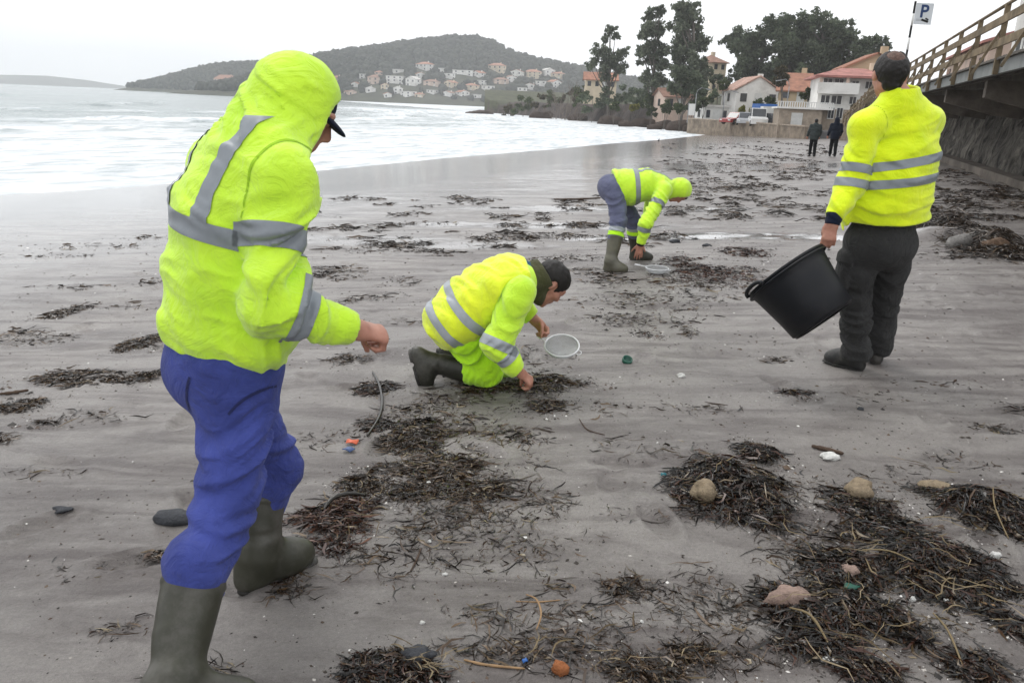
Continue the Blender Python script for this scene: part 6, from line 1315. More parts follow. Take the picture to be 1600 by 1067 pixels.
# ---- wire mesh sieves
def sieve(c, n, R_, handle, lab, hd_dir, hl):
    n = nrm(n); e1 = ortho(n, hd_dir); e2 = np.cross(n, e1); root = empty('sieve', c); D = R_ * .52
    loc = lambda x, y, z: e1 * x + e2 * y + n * z
    q = MB(); q.tube([loc(R_ * math.cos(a_), R_ * math.sin(a_), 0) for a_ in np.linspace(0, 2 * math.pi, 41)], .0055, 8, False); q.build('rim', M['wire'], root, True)
    # woven mesh bowl: crossing wires, each bent to the bowl
    w = MB(); nW = 30
    for k in range(-nW, nW + 1):
        a_ = k / (nW + .5) * R_; half = math.sqrt(max(R_ ** 2 - a_ ** 2, 0)); m_ = 12
        for sw in (0, 1):
            pts = []
            for j in range(m_ + 1):
                b_ = -half + 2 * half * j / m_; z = -D * (1 - (a_ * a_ + b_ * b_) / R_ ** 2) ** .5 if a_ * a_ + b_ * b_ < R_ ** 2 else 0
                pts.append(loc(a_, b_, z) if sw == 0 else loc(b_, a_, z))
            w.tube(pts, .0009, 3, False)
    w.build('mesh_bowl', M['mesh_wire'], root, True)
    h = MB()
    for s_ in (-1, 1): h.tube([loc(R_ * .98, s_ * .022, 0), loc(R_ + hl * .25, s_ * .014, .0), loc(R_ + hl * .6, s_ * .009, .0), loc(R_ + hl, s_ * .009, 0)], .0032, 6)
    h.tube([loc(R_ + hl * .55, 0, 0), loc(R_ + hl, 0, 0)], .011, 8); h.build('handle', M['wire'], root, True)
    k = MB(); k.tube([loc(-R_, -.02, 0), loc(-R_ - .022, -.016, -.004), loc(-R_ - .03, 0, -.005), loc(-R_ - .022, .016, -.004), loc(-R_, .02, 0)], .003, 6); k.build('rest_hook', M['wire'], root, True)
    tag(root, lab, 'sieve')
M['wire'] = pm('sieve_steel', (.62, .63, .64), .35, .1, 20, .05, 60, .5)
M['mesh_wire'] = pm('sieve_mesh', (.60, .61, .62), .4, .1, 20, .0, 60, .5)
sc_ = at(878, 540, 4.62); sieve(sc_, V3(-.06, -.44, 1), .104, None, 'round wire mesh sieve held by the kneeling worker', grip - sc_, np.linalg.norm(grip - sc_) - .085)
b_ = hit(1026, 428); sieve(b_ + Z * .062, V3(0, -.03, 1), .118, None, 'round wire mesh sieve standing on the sand beside the bending worker', V3(-.9, .5, 0), .13)
# ------------------------------------------------------------------ wrack: seaweed heaps, scattered weed, stones, shells, litter
def weedmat(name, stops, rough=.30):
    m, t, b, LK = nodemat(name); g = t.nodes.new('ShaderNodeNewGeometry'); r = ramp(t, g.outputs['Random Per Island'], stops); r.color_ramp.interpolation = 'CONSTANT' if False else 'LINEAR'
    LK(r.outputs['Color'], b.inputs['Base Color']); b.inputs['Roughness'].default_value = rough; b.inputs['Specular IOR Level'].default_value = .4; return m
M['weed'] = weedmat('wet_seaweed', [(0, (.003, .0026, .0022)), (.50, (.008, .006, .0045)), (.70, (.024, .012, .008)), (.84, (.058, .022, .012)), (.94, (.070, .045, .020)), (1, (.18, .14, .09))])
M['weed_red'] = weedmat('red_brown_seaweed', [(0, (.006, .004, .0035)), (.45, (.022, .011, .008)), (.78, (.060, .022, .012)), (.94, (.12, .045, .02)), (1, (.16, .12, .07))])
M['weed_olive'] = weedmat('olive_seaweed', [(0, (.006, .005, .004)), (.45, (.022, .014, .009)), (.75, (.055, .032, .018)), (.94, (.11, .068, .034)), (1, (.22, .18, .11))])
M['weed_brown'] = weedmat('brown_seaweed', [(0, (.012, .010, .008)), (.5, (.035, .025, .018)), (.85, (.075, .050, .033)), (1, (.13, .095, .06))])
M['straw'] = weedmat('pale_stalks', [(0, (.09, .062, .03)), (.6, (.18, .135, .07)), (1, (.28, .22, .14))], .7)
M['shell'] = weedmat('shell_fragments', [(0, (.30, .27, .24)), (.6, (.62, .60, .56)), (1, (.80, .79, .77))], .5)
M['flake'] = weedmat('dark_flakes', [(0, (.010, .008, .007)), (.6, (.032, .022, .015)), (.9, (.075, .045, .03)), (1, (.12, .085, .05))], .6)
def ribbons(p, head, length, rad, rise, seed, K=4, curl=1.9, droop=.35):
    """N curved strands lying on the sand; each is a three-sided tube"""
    rg = np.random.default_rng(seed); n = len(p); cur = rg.normal(0, curl, n); j = rg.normal(0, .35, (n, K)); a_ = head.copy(); x = p[:, 0].copy(); y = p[:, 1].copy(); X = [x]; Y_ = [y]
    for k in range(1, K):
        a_ = a_ + cur / K + j[:, k]; x = x + np.cos(a_) * length / (K - 1); y = y + np.sin(a_) * length / (K - 1); X.append(x); Y_.append(y)
    X = np.array(X).T; Y_ = np.array(Y_).T; z = sz(X.ravel(), Y_.ravel()).reshape(n, K); tt = np.linspace(0, 1, K)
    ph = rg.uniform(0, 6.28, n)[:, None]; z = z + rad[:, None] * .6 + rise(X, Y_, rg.random(n)[:, None]) + (np.sin(tt * math.pi * rg.uniform(.6, 1.4, n)[:, None] + ph * .3) ** 2) * length[:, None] * droop * rg.random(n)[:, None] * .35
    C = np.stack([X, Y_, z], -1); T = np.gradient(C, axis=1); T /= np.linalg.norm(T, axis=2)[..., None] + 1e-9; sd = np.cross(T, np.array([0, 0, 1.0])); sd /= np.linalg.norm(sd, axis=2)[..., None] + 1e-9; up = np.cross(sd, T)
    tp = (1 - .75 * np.abs(tt * 2 - 1) ** 2)[None, :, None] * rad[:, None, None]; fl = rg.uniform(1.0, 2.6, n)[:, None, None]
    tw = rg.uniform(-1.2, 1.2, n)[:, None, None] + rg.normal(0, .5, (n, K, 1)); w_ = (sd * np.cos(tw) + up * np.sin(tw)) * tp * fl; V = np.stack([C + w_, C - w_], 2).reshape(-1, 3)
    b_ = (np.arange(n) * K * 2)[:, None, None] + (np.arange(K - 1) * 2)[None, :, None]; return V, (b_ + np.array([0, 1, 3, 2])[None, None]).reshape(-1, 4)
def patch_pts(px, py, rx, ry, n, seed, edge=.5):
    c = hit(px, py); d = math.hypot(c[0], c[1]); mx_ = rx * np.linalg.norm(c - CAM) / F_PX; y0 = hit(px, py - ry)[1]; y1 = hit(px, py + ry)[1]; my = abs(y0 - y1) / 2; rg = np.random.default_rng(seed)
    a_ = rg.uniform(0, 6.28, n * 2); q = rg.random(n * 2) ** .6 * 1.12; x = c[0] + np.cos(a_) * q * mx_ ; y = c[1] + np.sin(a_) * q * my
    keep = 1.5 * fbm(x * 5.5 + seed, y * 6.5, seed * .37, 4) + .42 - edge * q ** 2 > rg.uniform(-.25, .35, n * 2); x, y = x[keep][:n], y[keep][:n]; return c, mx_, my, np.stack([x, y], 1)
def weed_patch(px, py, rx, ry, n, h, L_, mat, seed, edge=.9, rad=.0022):
    c, mx_, my, p = patch_pts(px, py, rx, ry, n, seed, edge); rg = np.random.default_rng(seed + 99); m_ = len(p)
    rise = lambda X, Y_, r: h * np.exp(-1.7 * (((X - c[0]) / mx_) ** 2 + ((Y_ - c[1]) / my) ** 2)) * (.25 + .85 * r) * (1 + .4 * vn(X * 9, Y_ * 9, seed))
    ln = L_ * rg.lognormal(0, .75, m_).clip(.25, 4.0); return ribbons(p, rg.uniform(0, 6.28, m_), ln, rad * rg.uniform(.6, 1.9, m_) * (ln / L_) ** .3, rise, seed)
def joinvf(L_):
    V, F_, o_ = [], [], 0
    for v, f in L_: V.append(v); F_.append(f + o_); o_ += len(v)
    return np.concatenate(V), np.concatenate(F_)
HEAPS = [  # name, label, pieces (px, py, rx, ry, n, h, length, material)
    ('seaweed_heap', 'thick dark seaweed heap with a tan stone at its left foot, right of centre', 'weed', [(1130, 750, 85, 45, 2600, .075, .055), (1185, 775, 70, 50, 1800, .06, .05), (1150, 800, 80, 25, 700, .02, .05), (1195, 715, 35, 22, 900, .05, .05)]),
    ('seaweed_heap', 'dark seaweed heap running out of the right edge of the photo', 'weed', [(1530, 790, 85, 34, 2600, .07, .055), (1590, 820, 50, 30, 1400, .06, .05), (1470, 770, 50, 22, 700, .03, .05)]),
    ('seaweed_heap', 'widest seaweed heap, black and strewn with straw, below the right hand heap', 'weed', [(1460, 880, 110, 55, 3600, .05, .05), (1390, 830, 90, 40, 1300, .02, .045), (1310, 890, 70, 40, 1500, .03, .05), (1500, 900, 60, 45, 1600, .05, .05), (1345, 790, 60, 30, 600, .01, .045)]),
    ('seaweed_heap', 'seaweed heap around two pinkish stones near the lower right', 'weed', [(1310, 950, 110, 45, 2600, .04, .05), (1390, 970, 60, 35, 1000, .03, .05), (1300, 1010, 90, 30, 1500, .03, .05), (1330, 1045, 80, 25, 900, .02, .05)]),
    ('seaweed_heap', 'ragged seaweed at the lower right corner', 'weed', [(1540, 1045, 50, 25, 700, .02, .05), (1560, 960, 40, 25, 350, .01, .05), (1590, 985, 20, 20, 200, .01, .05)]),
    ('seaweed_heap', 'dark seaweed heap at the bottom edge left of the orange pebble', 'weed', [(620, 1045, 70, 22, 1500, .03, .035), (660, 1055, 45, 18, 600, .02, .035), (570, 1058, 40, 14, 400, .01, .03)]),
    ('seaweed_heap', 'brownish seaweed at the bottom edge right of the orange pebble', 'weed_olive', [(1000, 1045, 75, 26, 900, .015, .04), (1080, 1035, 60, 30, 500, .01, .035), (960, 1020, 30, 14, 200, .005, .03)]),
    ('seaweed_heap', 'reddish seaweed heap behind the foreground boot', 'weed_red', [(505, 820, 65, 32, 1500, .035, .07), (545, 790, 40, 16, 500, .02, .06), (480, 850, 45, 20, 500, .015, .05), (530, 855, 40, 20, 250, .005, .05)]),
    ('seaweed_heap', 'seaweed spread in front of the kneeling worker under his hand', 'weed_olive', [(850, 600, 70, 16, 1400, .02, .05), (770, 608, 70, 14, 900, .012, .05), (735, 598, 40, 14, 400, .01, .05), (850, 632, 38, 14, 500, .015, .05)]),
    ('seaweed_heap', 'seaweed drift in the middle of the beach below the kneeling worker', 'weed_olive', [(655, 685, 60, 24, 1500, .025, .05), (690, 730, 80, 26, 1400, .015, .045), (720, 765, 75, 22, 1400, .012, .04), (640, 770, 45, 18, 500, .01, .04), (560, 755, 42, 16, 500, .012, .045), (610, 735, 45, 12, 300, .006, .04)]),
    ('seaweed_heap', 'tangled seaweed round the black kelp stalk', 'weed', [(585, 610, 40, 14, 600, .015, .045), (590, 665, 30, 12, 400, .012, .04), (640, 662, 45, 16, 350, .008, .04)]),
    ('seaweed_heap', 'brown wrack mound on the right behind the man in grey trousers', 'weed_brown', [(1480, 362, 62, 20, 3600, .22, .16), (1560, 378, 55, 18, 2600, .16, .14), (1440, 360, 30, 12, 900, .08, .14), (1530, 398, 70, 8, 700, .02, .12), (1520, 340, 80, 8, 700, .03, .12)]),
    ('seaweed_heap', 'flat brown seaweed bed right of the standing sieve', 'weed_red', [(1110, 425, 90, 20, 1500, .012, .06), (1060, 408, 45, 10, 500, .008, .06), (1170, 395, 40, 12, 400, .01, .06)]),
    ('seaweed_heap', 'small tuft of dark seaweed lying alone right of centre', 'weed', [(1243, 614, 26, 7, 420, .012, .05)]),
    ('seaweed_heap', 'small reddish seaweed tuft between the two sieves and the tub', 'weed_red', [(1012, 522, 20, 8, 260, .012, .05)]),
    ('seaweed_heap', 'olive seaweed tuft just left of the foreground lime fleece', 'weed_olive', [(228, 535, 32, 15, 800, .015, .05)]),
    ('seaweed_heap', 'small olive tuft, farthest up the beach of those on the left', 'weed_olive', [(104, 488, 24, 12, 420, .01, .06)]),
    ('seaweed_heap', 'ragged seaweed strip beside the seat of the blue trousers', 'weed_olive', [(218, 593, 40, 12, 700, .012, .05)]),
    ('seaweed_heap', 'longest seaweed strip on the left of the beach', 'weed_olive', [(120, 590, 75, 12, 900, .010, .06)]),
    ('seaweed_heap', 'seaweed strip touching the left edge of the photo, the upper one', 'weed_olive', [(35, 632, 45, 14, 700, .01, .05)]),
    ('seaweed_heap', 'short seaweed strip below the longest one on the left', 'weed_olive', [(75, 662, 28, 7, 350, .01, .05)]),
    ('seaweed_heap', 'seaweed tuft touching the left edge of the photo, the lower one', 'weed_olive', [(15, 682, 30, 12, 350, .008, .05)]),
    ('seaweed_heap', 'tiny dark tuft left of the lower leg of the blue trousers', 'weed_olive', [(250, 868, 20, 10, 200, .008, .03)]),
]
for i, (nm, lab, mk, pcs) in enumerate(HEAPS):
    L_ = [weed_patch(*q[:4], int(q[4] * 1.9), q[5] * .7, q[6] * .5, M[mk], 100 + i * 17 + j, .95, .00052 + .00017 * hit(q[0], q[1])[1] ** .9) for j, q in enumerate(pcs)]
    v, f = joinvf(L_); tag(mobj(nm, v, f, M[mk]), lab, 'seaweed', 'seaweed heaps on the beach')
# loose weed: wisps everywhere, in drift lines that follow the tide
rg = np.random.default_rng(77); L_ = []
WISP = [(700, 660, 110, 40, 420), (760, 780, 120, 40, 420), (680, 820, 90, 40, 260), (840, 860, 120, 50, 220), (900, 1000, 130, 50, 320), (1120, 960, 90, 50, 240), (1230, 860, 60, 50, 200), (820, 560, 90, 20, 160), (1000, 480, 110, 20, 220), (1100, 450, 90, 14, 200), (520, 425, 50, 12, 400), (545, 560, 30, 8, 160), (700, 395, 40, 5, 120), (660, 390, 40, 4, 120), (880, 368, 60, 6, 260), (905, 352, 25, 5, 120), (850, 335, 40, 4, 90), (930, 320, 40, 3, 50), (780, 372, 60, 5, 160), (720, 312, 22, 7, 90), (880, 405, 60, 6, 160), (930, 425, 40, 8, 160), (950, 440, 60, 10, 160), (860, 440, 40, 8, 90), (1060, 440, 60, 10, 160), (960, 500, 60, 12, 120), (1060, 505, 50, 10, 60), (1080, 520, 12, 8, 60), (1210, 562, 20, 6, 40), (1100, 640, 60, 10, 60), (620, 440, 40, 8, 60), (590, 465, 50, 6, 60), (640, 500, 40, 6, 40), (540, 470, 40, 6, 60), (60, 530, 60, 10, 160), (30, 520, 30, 6, 90), (170, 480, 70, 8, 60), (240, 440, 20, 6, 60), (110, 450, 70, 6, 50), (70, 400, 80, 5, 50), (160, 385, 80, 5, 60), (230, 370, 30, 4, 30), (560, 390, 60, 5, 60), (640, 350, 60, 4, 50), (160, 650, 60, 10, 50), (60, 740, 60, 12, 30), (120, 890, 50, 12, 30), (180, 985, 40, 12, 40), (470, 925, 50, 16, 90), (520, 900, 40, 14, 90), (560, 870, 50, 14, 70), (450, 900, 30, 10, 90), (330, 1050, 50, 14, 60), (760, 720, 90, 30, 160), (800, 680, 60, 16, 90), (820, 690, 25, 12, 70), (880, 780, 20, 16, 60), (870, 920, 40, 16, 80), (990, 920, 50, 20, 160), (960, 915, 25, 12, 80), (760, 960, 60, 16, 60), (740, 1010, 70, 20, 90), (830, 1020, 90, 26, 110), (900, 960, 70, 24, 60), (1080, 900, 90, 30, 60), (1190, 960, 60, 30, 80), (1150, 1020, 70, 26, 120), (1240, 760, 60, 26, 90), (1300, 830, 80, 30, 160), (1330, 760, 60, 20, 90), (1400, 740, 80, 14, 70), (1480, 720, 60, 12, 40), (1550, 670, 30, 7, 80), (1590, 640, 25, 9, 90), (1370, 620, 50, 8, 30), (1480, 600, 70, 10, 30), (1500, 990, 60, 30, 90), (1450, 1010, 60, 30, 90), (650, 840, 60, 26, 90), (690, 870, 40, 20, 50), (620, 900, 30, 20, 30), (520, 680, 60, 18, 50), (700, 620, 60, 12, 80), (680, 640, 60, 10, 60), (930, 640, 70, 14, 50), (1000, 700, 70, 20, 50), (1010, 800, 70, 26, 40), (1080, 470, 100, 10, 90), (1000, 460, 50, 8, 70)]
for k, (px, py, rx, ry, n) in enumerate(WISP):
    L_.append(weed_patch(px, py, rx, ry, int(n * 1.3), .002, .026 + .002 * hit(px, py)[1], None, 500 + k, .5, .0005 + .00016 * hit(px, py)[1]))
v, f = joinvf(L_); tag(mobj('loose_seaweed', v, f, M['weed_olive']), 'loose wisps of seaweed scattered over the sand', 'seaweed', kind='stuff')
# clods of weed far down the beach
L_ = []; rg = np.random.default_rng(5)
for k in range(330):
    px = rg.uniform(1040, 1300) if k < 170 else rg.uniform(1430, 1600) if k < 270 else rg.uniform(480, 1050); py = (rg.uniform(225, 345) if k < 170 else rg.uniform(262, 345) if k < 270 else rg.uniform(305, 390)); big = rg.random() ** 2
    L_.append(weed_patch(px, py, 5 + 22 * big, 1.2 + 4.5 * big, int(14 + 80 * big), .02 + .08 * big if px > 1040 else .006, .10, None, 900 + k, .6, .0016 + .00012 * hit(px, py)[1]))
v, f = joinvf(L_); tag(mobj('far_seaweed', v, f, M['weed_brown']), 'brown clods of seaweed dotted along the far beach', 'seaweed', kind='stuff')
_w = np.zeros(len(beach_me.vertices) * 3, np.float32); beach_me.vertices.foreach_get('co', _w); _w = _w.reshape(-1, 3); _k = np.zeros(len(_w), np.float32)
for px, py, rx, ry, a_ in [(*q[:4], .95) for h in HEAPS for q in h[3]] + [(*q[:4], min(.75, q[4] / (q[2] * q[3]) * 4)) for q in WISP]:
    c = hit(px, py); mx_ = rx * np.linalg.norm(c - CAM) / F_PX * 1.25; my = abs(hit(px, py - ry)[1] - hit(px, py + ry)[1]) / 2 * 1.25
    m_ = (np.abs(_w[:, 0] - c[0]) < 2.2 * mx_) & (np.abs(_w[:, 1] - c[1]) < 2.2 * my); e = _w[m_]
    _k[m_] = np.maximum(_k[m_], a_ * np.exp(-1.1 * (((e[:, 0] - c[0]) / mx_) ** 2 + ((e[:, 1] - c[1]) / my) ** 2)))
setattr_f(beach_me, 'wrack', np.clip(_k * (1 + .5 * fbm(_w[:, 0] * 6, _w[:, 1] * 6, 1.3, 2)), 0, 1))
# straw and stalks caught in the heaps
L_ = []; rg = np.random.default_rng(8)
for (px, py, rx, ry, n, ln) in [(1150, 760, 90, 50, 60, .10), (1520, 800, 80, 50, 40, .14), (1420, 880, 130, 70, 90, .14), (1320, 970, 110, 60, 60, .14), (1450, 960, 70, 60, 30, .18), (640, 1045, 80, 20, 50, .06), (1010, 1045, 90, 24, 50, .08), (520, 820, 60, 40, 25, .10), (680, 720, 110, 60, 50, .05), (850, 945, 40, 20, 8, .10), (820, 1040, 70, 20, 14, .12), (1540, 990, 60, 40, 16, .12)]:
    n = int(n * .45)
    c, mx_, my, p = patch_pts(px, py, rx, ry, n, int(px + py), .4); m_ = len(p)
    L_.append(ribbons(p, rg.normal(.2, .9, m_), ln * rg.uniform(.5, 1.8, m_), rg.uniform(.0006, .0013, m_), lambda X, Y_, r: .012 + .045 * r + 0 * X, int(px), 6, 1.0, .4))
v, f = joinvf(L_); tag(mobj('straw_stalks', v, f, M['straw']), 'pale straw stalks caught in the seaweed', 'straw', kind='stuff')
# flecks and shell fragments
def bits(n, seed, size, mat, name, lab, cat, near):
    rg = np.random.default_rng(seed); P = []
    m_ = int(n * (1 - near)); rr_ = 1.7 * (14 / 1.7) ** (rg.random(m_) ** .8); th_ = rg.uniform(-.62, .64, m_); P.append(np.stack([np.sin(th_) * rr_, np.cos(th_) * rr_], 1))
    pc = [q for h in HEAPS for q in h[3]]; k = int(n * near / len(pc))
    for j, q in enumerate(pc): P.append(patch_pts(q[0], q[1], q[2] * 1.45, q[3] * 1.5, k, seed + j, .3)[3])
    p = np.concatenate(P); k = fbm(p[:, 0] * 1.4, p[:, 1] * 2.6, 3.1, 3) + .35 - .35 * (1 - sstep(-1.2, -.2, p[:, 0] + .12 * (3 - p[:, 1]))) > rg.uniform(-.5, .5, len(p)); p = p[k]; n = len(p); d = np.hypot(p[:, 0], p[:, 1]); z = sz(p[:, 0], p[:, 1]); s = size * rg.lognormal(0, .5, n) * (.6 + .16 * d)
    a_ = rg.uniform(0, 6.28, n); ux = np.stack([np.cos(a_), np.sin(a_), rg.normal(0, .2, n)], 1); uy = np.stack([-np.sin(a_), np.cos(a_), rg.normal(0, .2, n)], 1); uz = np.array([0, 0, 1.0])[None] * rg.uniform(.25, .6, n)[:, None]; asp = rg.uniform(.3, .9, n)[:, None]; c = np.stack([p[:, 0], p[:, 1], z], 1); s = s[:, None]
    V = np.stack([c - ux * s, c + uy * s * asp, c + ux * s, c - uy * s * asp, c + uz * s], 1).reshape(-1, 3); b_ = (np.arange(n) * 5)[:, None, None]; F_ = (b_ + np.array([(0, 3, 4), (3, 2, 4), (2, 1, 4), (1, 0, 4)])[None]).reshape(-1, 3)
    tag(mobj(name, V, F_, mat), lab, cat, kind='stuff')
bits(20000, 31, .0040, M['flake'], 'weed_flecks', 'dark flecks of weed and grit peppered over the sand', 'debris', .55)
bits(5200, 32, .0030, M['shell'], 'shell_fragments', 'tiny white shell fragments sprinkled over the sand', 'shells', .6)

# ---- single stones, shells, sticks and litter
STONE = {k: pm(k + '_stone', c, .75, .45, 22, .9, 90, .3, dist=.012, dirt=tuple(np.array(c) * .5)) for k, c in {'slate': (.055, .058, .066), 'pink': (.29, .205, .17), 'tan': (.27, .21, .14), 'brick': (.33, .12, .045), 'white': (.70, .69, .66), 'grey': (.20, .19, .18), 'brown': (.14, .09, .06)}.items()}
def stone(px, py, wx, hpx, k, lab, seed, name='stone', lift=.35, rough=.42):
    c = hit(px, py); s = np.linalg.norm(c - CAM) / F_PX; w = wx * s / 2; h = hpx * s / 2; boulder(name, c + V3(0, 0, h * lift), (w, w * .7, h), seed, STONE[k], lab, 'stone' if name != 'shell' else 'shell', None, 12, rough)
stone(275, 812, 56, 22, 'slate', 'long dark slate lying left of the blue trousers', 1, rough=.2); stone(98, 797, 25, 8, 'slate', 'small flat slate at the left of the photo', 2, lift=.2); stone(1325, 896, 34, 18, 'pink', 'small pink stone in the black seaweed', 3); stone(1230, 940, 54, 32, 'pink', 'larger pinkish stone half under seaweed', 4)
stone(1104, 778, 42, 40, 'tan', 'round tan stone at the foot of the thick seaweed heap', 5, lift=.5); stone(1342, 770, 40, 26, 'tan', 'dull tan stone between two seaweed heaps', 6); stone(1464, 765, 46, 20, 'tan', 'flat tan stone at the left end of the right edge heap', 7); stone(875, 1050, 26, 24, 'brick', 'orange brick pebble at the bottom edge', 8, 'pebble', .5)
stone(1064, 589, 12, 8, 'white', 'white pebble alone on the clean sand', 9, 'pebble'); stone(1296, 716, 26, 11, 'white', 'broken white shell beside a short dark stick', 10, 'shell'); stone(1502, 386, 34, 22, 'grey', 'grey rock in front of the brown wrack mound', 11, 'rock'); stone(1555, 392, 44, 26, 'brown', 'brown rock in the wrack mound near the right edge', 12, 'rock'); stone(1590, 384, 24, 18, 'grey', 'grey rock at the right edge beside the wrack mound', 13, 'rock')
stone(1082, 768, 10, 9, 'pink', 'small reddish pebble left of the round tan stone', 14, 'pebble'); stone(1345, 640, 10, 6, 'slate', 'tiny dark pebble right of the lone seaweed tuft', 15, 'pebble'); stone(1055, 379, 16, 7, 'slate', 'dark flat pebble right of the bending worker', 16, 'pebble'); stone(1105, 385, 13, 6, 'slate', 'second dark pebble further right of the bending worker', 17, 'pebble'); stone(655, 1025, 46, 22, 'slate', 'blue black stone on the bottom edge seaweed', 18)
for i, (px, py, w, h) in enumerate([(1555, 869, 14, 10), (1498, 892, 12, 8), (1425, 938, 8, 8), (1478, 940, 9, 7), (1174, 815, 10, 6), (1184, 819, 8, 6), (1296, 1033, 22, 7), (1003, 972, 6, 5), (695, 898, 8, 6), (671, 847, 7, 6), (660, 973, 8, 5), (670, 755, 8, 6)]):
    stone(px, py, w, h, 'white', ['white shell at the right edge of the widest heap', 'white chip inside the widest heap', 'round white chip near the pink stones', 'white chip right of the round one', 'white shell below the thick heap', 'white chip touching the shell below the thick heap', 'flat pale shell near the lower edge', 'white chip on bare sand near the bottom', 'white pebble on bare sand left of centre', 'white speck beside the reddish heap', 'white chip on sand above the bottom heap', 'white chip in the middle drift'][i], 60 + i, 'shell', .4)
def stick(name, pix, rad, mat, lab, cat, lifts=None, n=7):
    P = [hit(x, y) for x, y in pix]; lifts = lifts or [rad] * len(P); q = MB(); C_ = [p + V3(0, 0, l) for p, l in zip(P, lifts)]; pts = []
    for i in range(len(C_) - 1):
        p0, p1, p2, p3 = C_[max(i - 1, 0)], C_[i], C_[i + 1], C_[min(i + 2, len(C_) - 1)]
        for k in range(5): t_ = k / 5; pts.append(.5 * (2 * p1 + (p2 - p0) * t_ + (2 * p0 - 5 * p1 + 4 * p2 - p3) * t_ ** 2 + (3 * p1 - p0 - 3 * p2 + p3) * t_ ** 3))
    pts.append(C_[-1]); m_ = len(pts); rr_ = [rad * (.55 + .45 * math.sin(math.pi * (i + .5) / m_)) * (1 + .15 * math.sin(i * 2.3)) for i in range(m_)]; q.tube(pts, rr_, n); o = q.build(name, mat, None, True); return tag(o, lab, cat)
M['kelp'] = pm('black_kelp', (.018, .015, .011), .3, .3, 20, .1, 60, .5); M['drift'] = pm('driftwood', (.075, .05, .036), .85, .35, 20, .4, 70); M['cane'] = pm('cane', (.30, .19, .10), .7, .25, 20, .1, 60)
stick('kelp_stalk', [(582, 583), (592, 602), (597, 630), (592, 655), (574, 683)], .009, M['kelp'], 'black kelp stalk curving across the sand below the kneeling worker', 'kelp'); stick('kelp_strap', [(503, 803), (520, 791), (545, 785), (572, 780)], .010, M['kelp'], 'glossy black kelp blade arching over the reddish heap', 'kelp', [.005, .035, .04, .02])
stick('driftwood_stick', [(1268, 700), (1290, 705), (1317, 712)], .011, M['drift'], 'short dark stick behind the broken white shell', 'stick'); stick('driftwood_log', [(866, 313), (900, 313), (938, 311)], .022, M['drift'], 'thin log lying on the wet sand left of the bending worker', 'log')
stick('cane_stalk', [(822, 930), (838, 945), (845, 968), (838, 985)], .0032, M['cane'], 'orange cane stalk bent in a hook near the bottom', 'stalk', [.004, .02, .02, .004]); stick('cane_stalk', [(806, 940), (840, 941), (875, 938)], .0025, M['cane'], 'straight pale stalk beside the hooked cane', 'stalk'); stick('cane_stalk', [(1232, 962), (1265, 985), (1300, 1022)], .004, M['straw'], 'long pale stalk leaning out of the heap with pink stones', 'stalk', [.03, .05, .01]); stick('cane_stalk', [(1455, 970), (1480, 995), (1505, 1045)], .0035, M['straw'], 'pale stalk trailing down from the widest heap', 'stalk', [.03, .02, .005]); stick('cane_stalk', [(1510, 938), (1530, 943), (1555, 948)], .005, M['cane'], 'short pinkish stalk right of the widest heap', 'stalk'); stick('cane_stalk', [(1545, 790), (1550, 815), (1575, 845)], .003, M['straw'], 'pale stalk hanging from the right edge heap', 'stalk', [.08, .06, .01]); stick('twig', [(642, 893), (650, 878), (658, 858)], .004, M['drift'], 'short dark twig on bare sand left of centre', 'twig'); stick('twig', [(905, 655), (918, 672), (945, 680)], .003, M['drift'], 'thin hooked twig right of the middle drift', 'twig'); stick('twig', [(0, 618), (20, 616), (45, 612)], .010, M['drift'], 'dark twig at the left edge of the photo', 'twig'); stick('twig', [(725, 1032), (760, 1040), (820, 1046)], .004, M['cane'], 'reddish twig left of the orange pebble', 'twig'); stick('cane_stalk', [(1345, 870), (1385, 880), (1425, 893)], .003, M['straw'], 'pale stalk lying across the widest heap', 'stalk', [.03, .05, .04])
PL_ = {k: pm(k + '_plastic', c, .4, .12, 12, .1, 60, .5) for k, c in {'orange': (.62, .12, .05), 'blue': (.05, .09, .22), 'bright_blue': (.03, .13, .42), 'green': (.01, .09, .06), 'teal': (.01, .14, .17)}.items()}
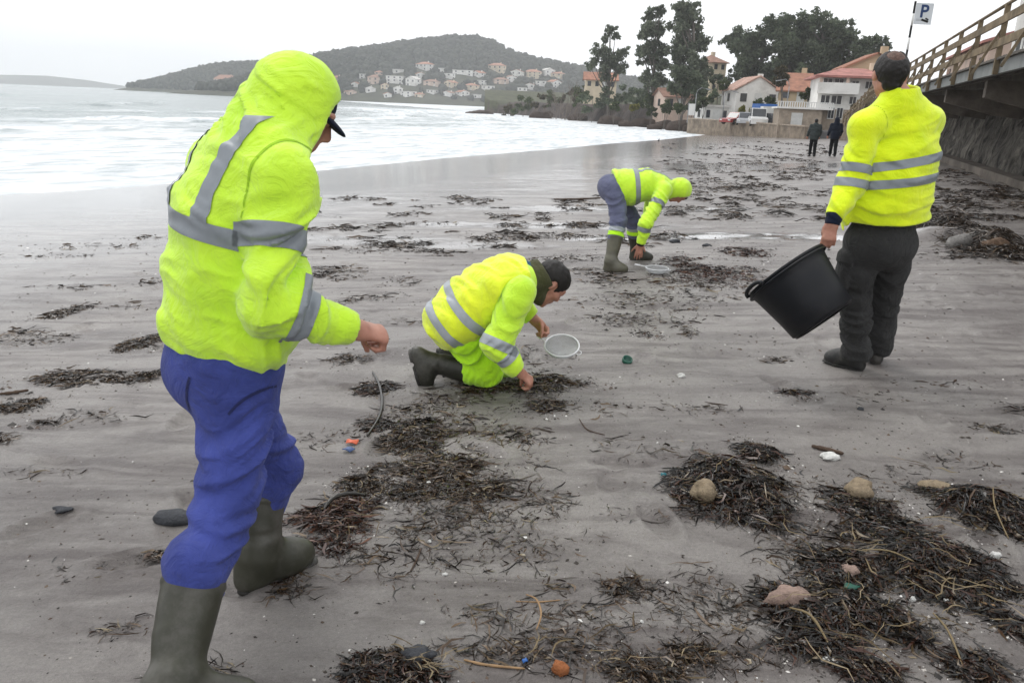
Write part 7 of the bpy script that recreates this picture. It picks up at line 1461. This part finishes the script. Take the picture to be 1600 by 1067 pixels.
def scrap(px, py, w, h, k, lab, seed, name='plastic_scrap'):
    c = hit(px, py); s = np.linalg.norm(c - CAM) / F_PX; rg = np.random.default_rng(seed); n = 9; a_ = np.linspace(0, 2 * math.pi, n, endpoint=False); rr_ = rg.uniform(.7, 1.15, n); v = [(math.cos(q) * r * w * s / 2, math.sin(q) * r * w * s / 2 * .7, .004 + h * s * .5 * abs(math.sin(q * 1.5 + seed))) for q, r in zip(a_, rr_)]
    v = v + [(x * .96, y * .96, z + .004) for x, y, z in v] + [(0, 0, h * s * .55 + .008), (0, 0, h * s * .55 + .004)]; f = [(i, (i + 1) % n, n + (i + 1) % n, n + i) for i in range(n)] + [(n + i, n + (i + 1) % n, 2 * n) for i in range(n)] + [((i + 1) % n, i, 2 * n + 1) for i in range(n)]; tag(mobj(name, v, f, PL_[k], None, True, c), lab, 'litter')
scrap(550, 694, 22, 9, 'orange', 'crumpled orange plastic scrap left of the middle drift', 1); scrap(546, 706, 22, 9, 'blue', 'dull blue plastic scrap just below the orange one', 2); scrap(820, 1037, 11, 10, 'bright_blue', 'bright blue plastic scrap near the bottom edge', 3); scrap(1036, 746, 9, 10, 'teal', 'teal plastic scrap at the left tip of the thick heap', 4); scrap(1328, 922, 26, 10, 'green', 'dark green plastic scrap below the small pink stone', 5); scrap(1296, 940, 14, 8, 'teal', 'teal scrap between the two pink stones', 6)
c = hit(979, 566); o = MB(); s = np.linalg.norm(c - CAM) / F_PX; o.lathe([(.001, .0), (8 * s, .0), (8 * s, 6 * s), (6.4 * s, 6 * s), (6.4 * s, .006), (.001, .006)], 16); o = o.build('bottle_cap', PL_['green'], None, True, c + V3(0, 0, .006)); o.rotation_euler = (.5, .2, 0); tag(o, 'small green bottle cap on the sand below the second sieve', 'litter')

# ------------------------------------------------------------------ sea mist: one closed box of even, pale air
hz = MB().box(-3600, 3600, -260, 3400, -16, 125).build('haze', None); hm = bpy.data.materials.new('haze_air'); hm.use_nodes = True; t = hm.node_tree; t.nodes.clear()
ho = t.nodes.new('ShaderNodeOutputMaterial'); pv = t.nodes.new('ShaderNodeVolumePrincipled'); pv.inputs['Color'].default_value = (.97, .98, 1, 1); pv.inputs['Density'].default_value = 3.5e-4; pv.inputs['Anisotropy'].default_value = 0.0
t.links.new(pv.outputs['Volume'], ho.inputs['Volume']); hz.data.materials.append(hm); tag(hz, kind='stuff')
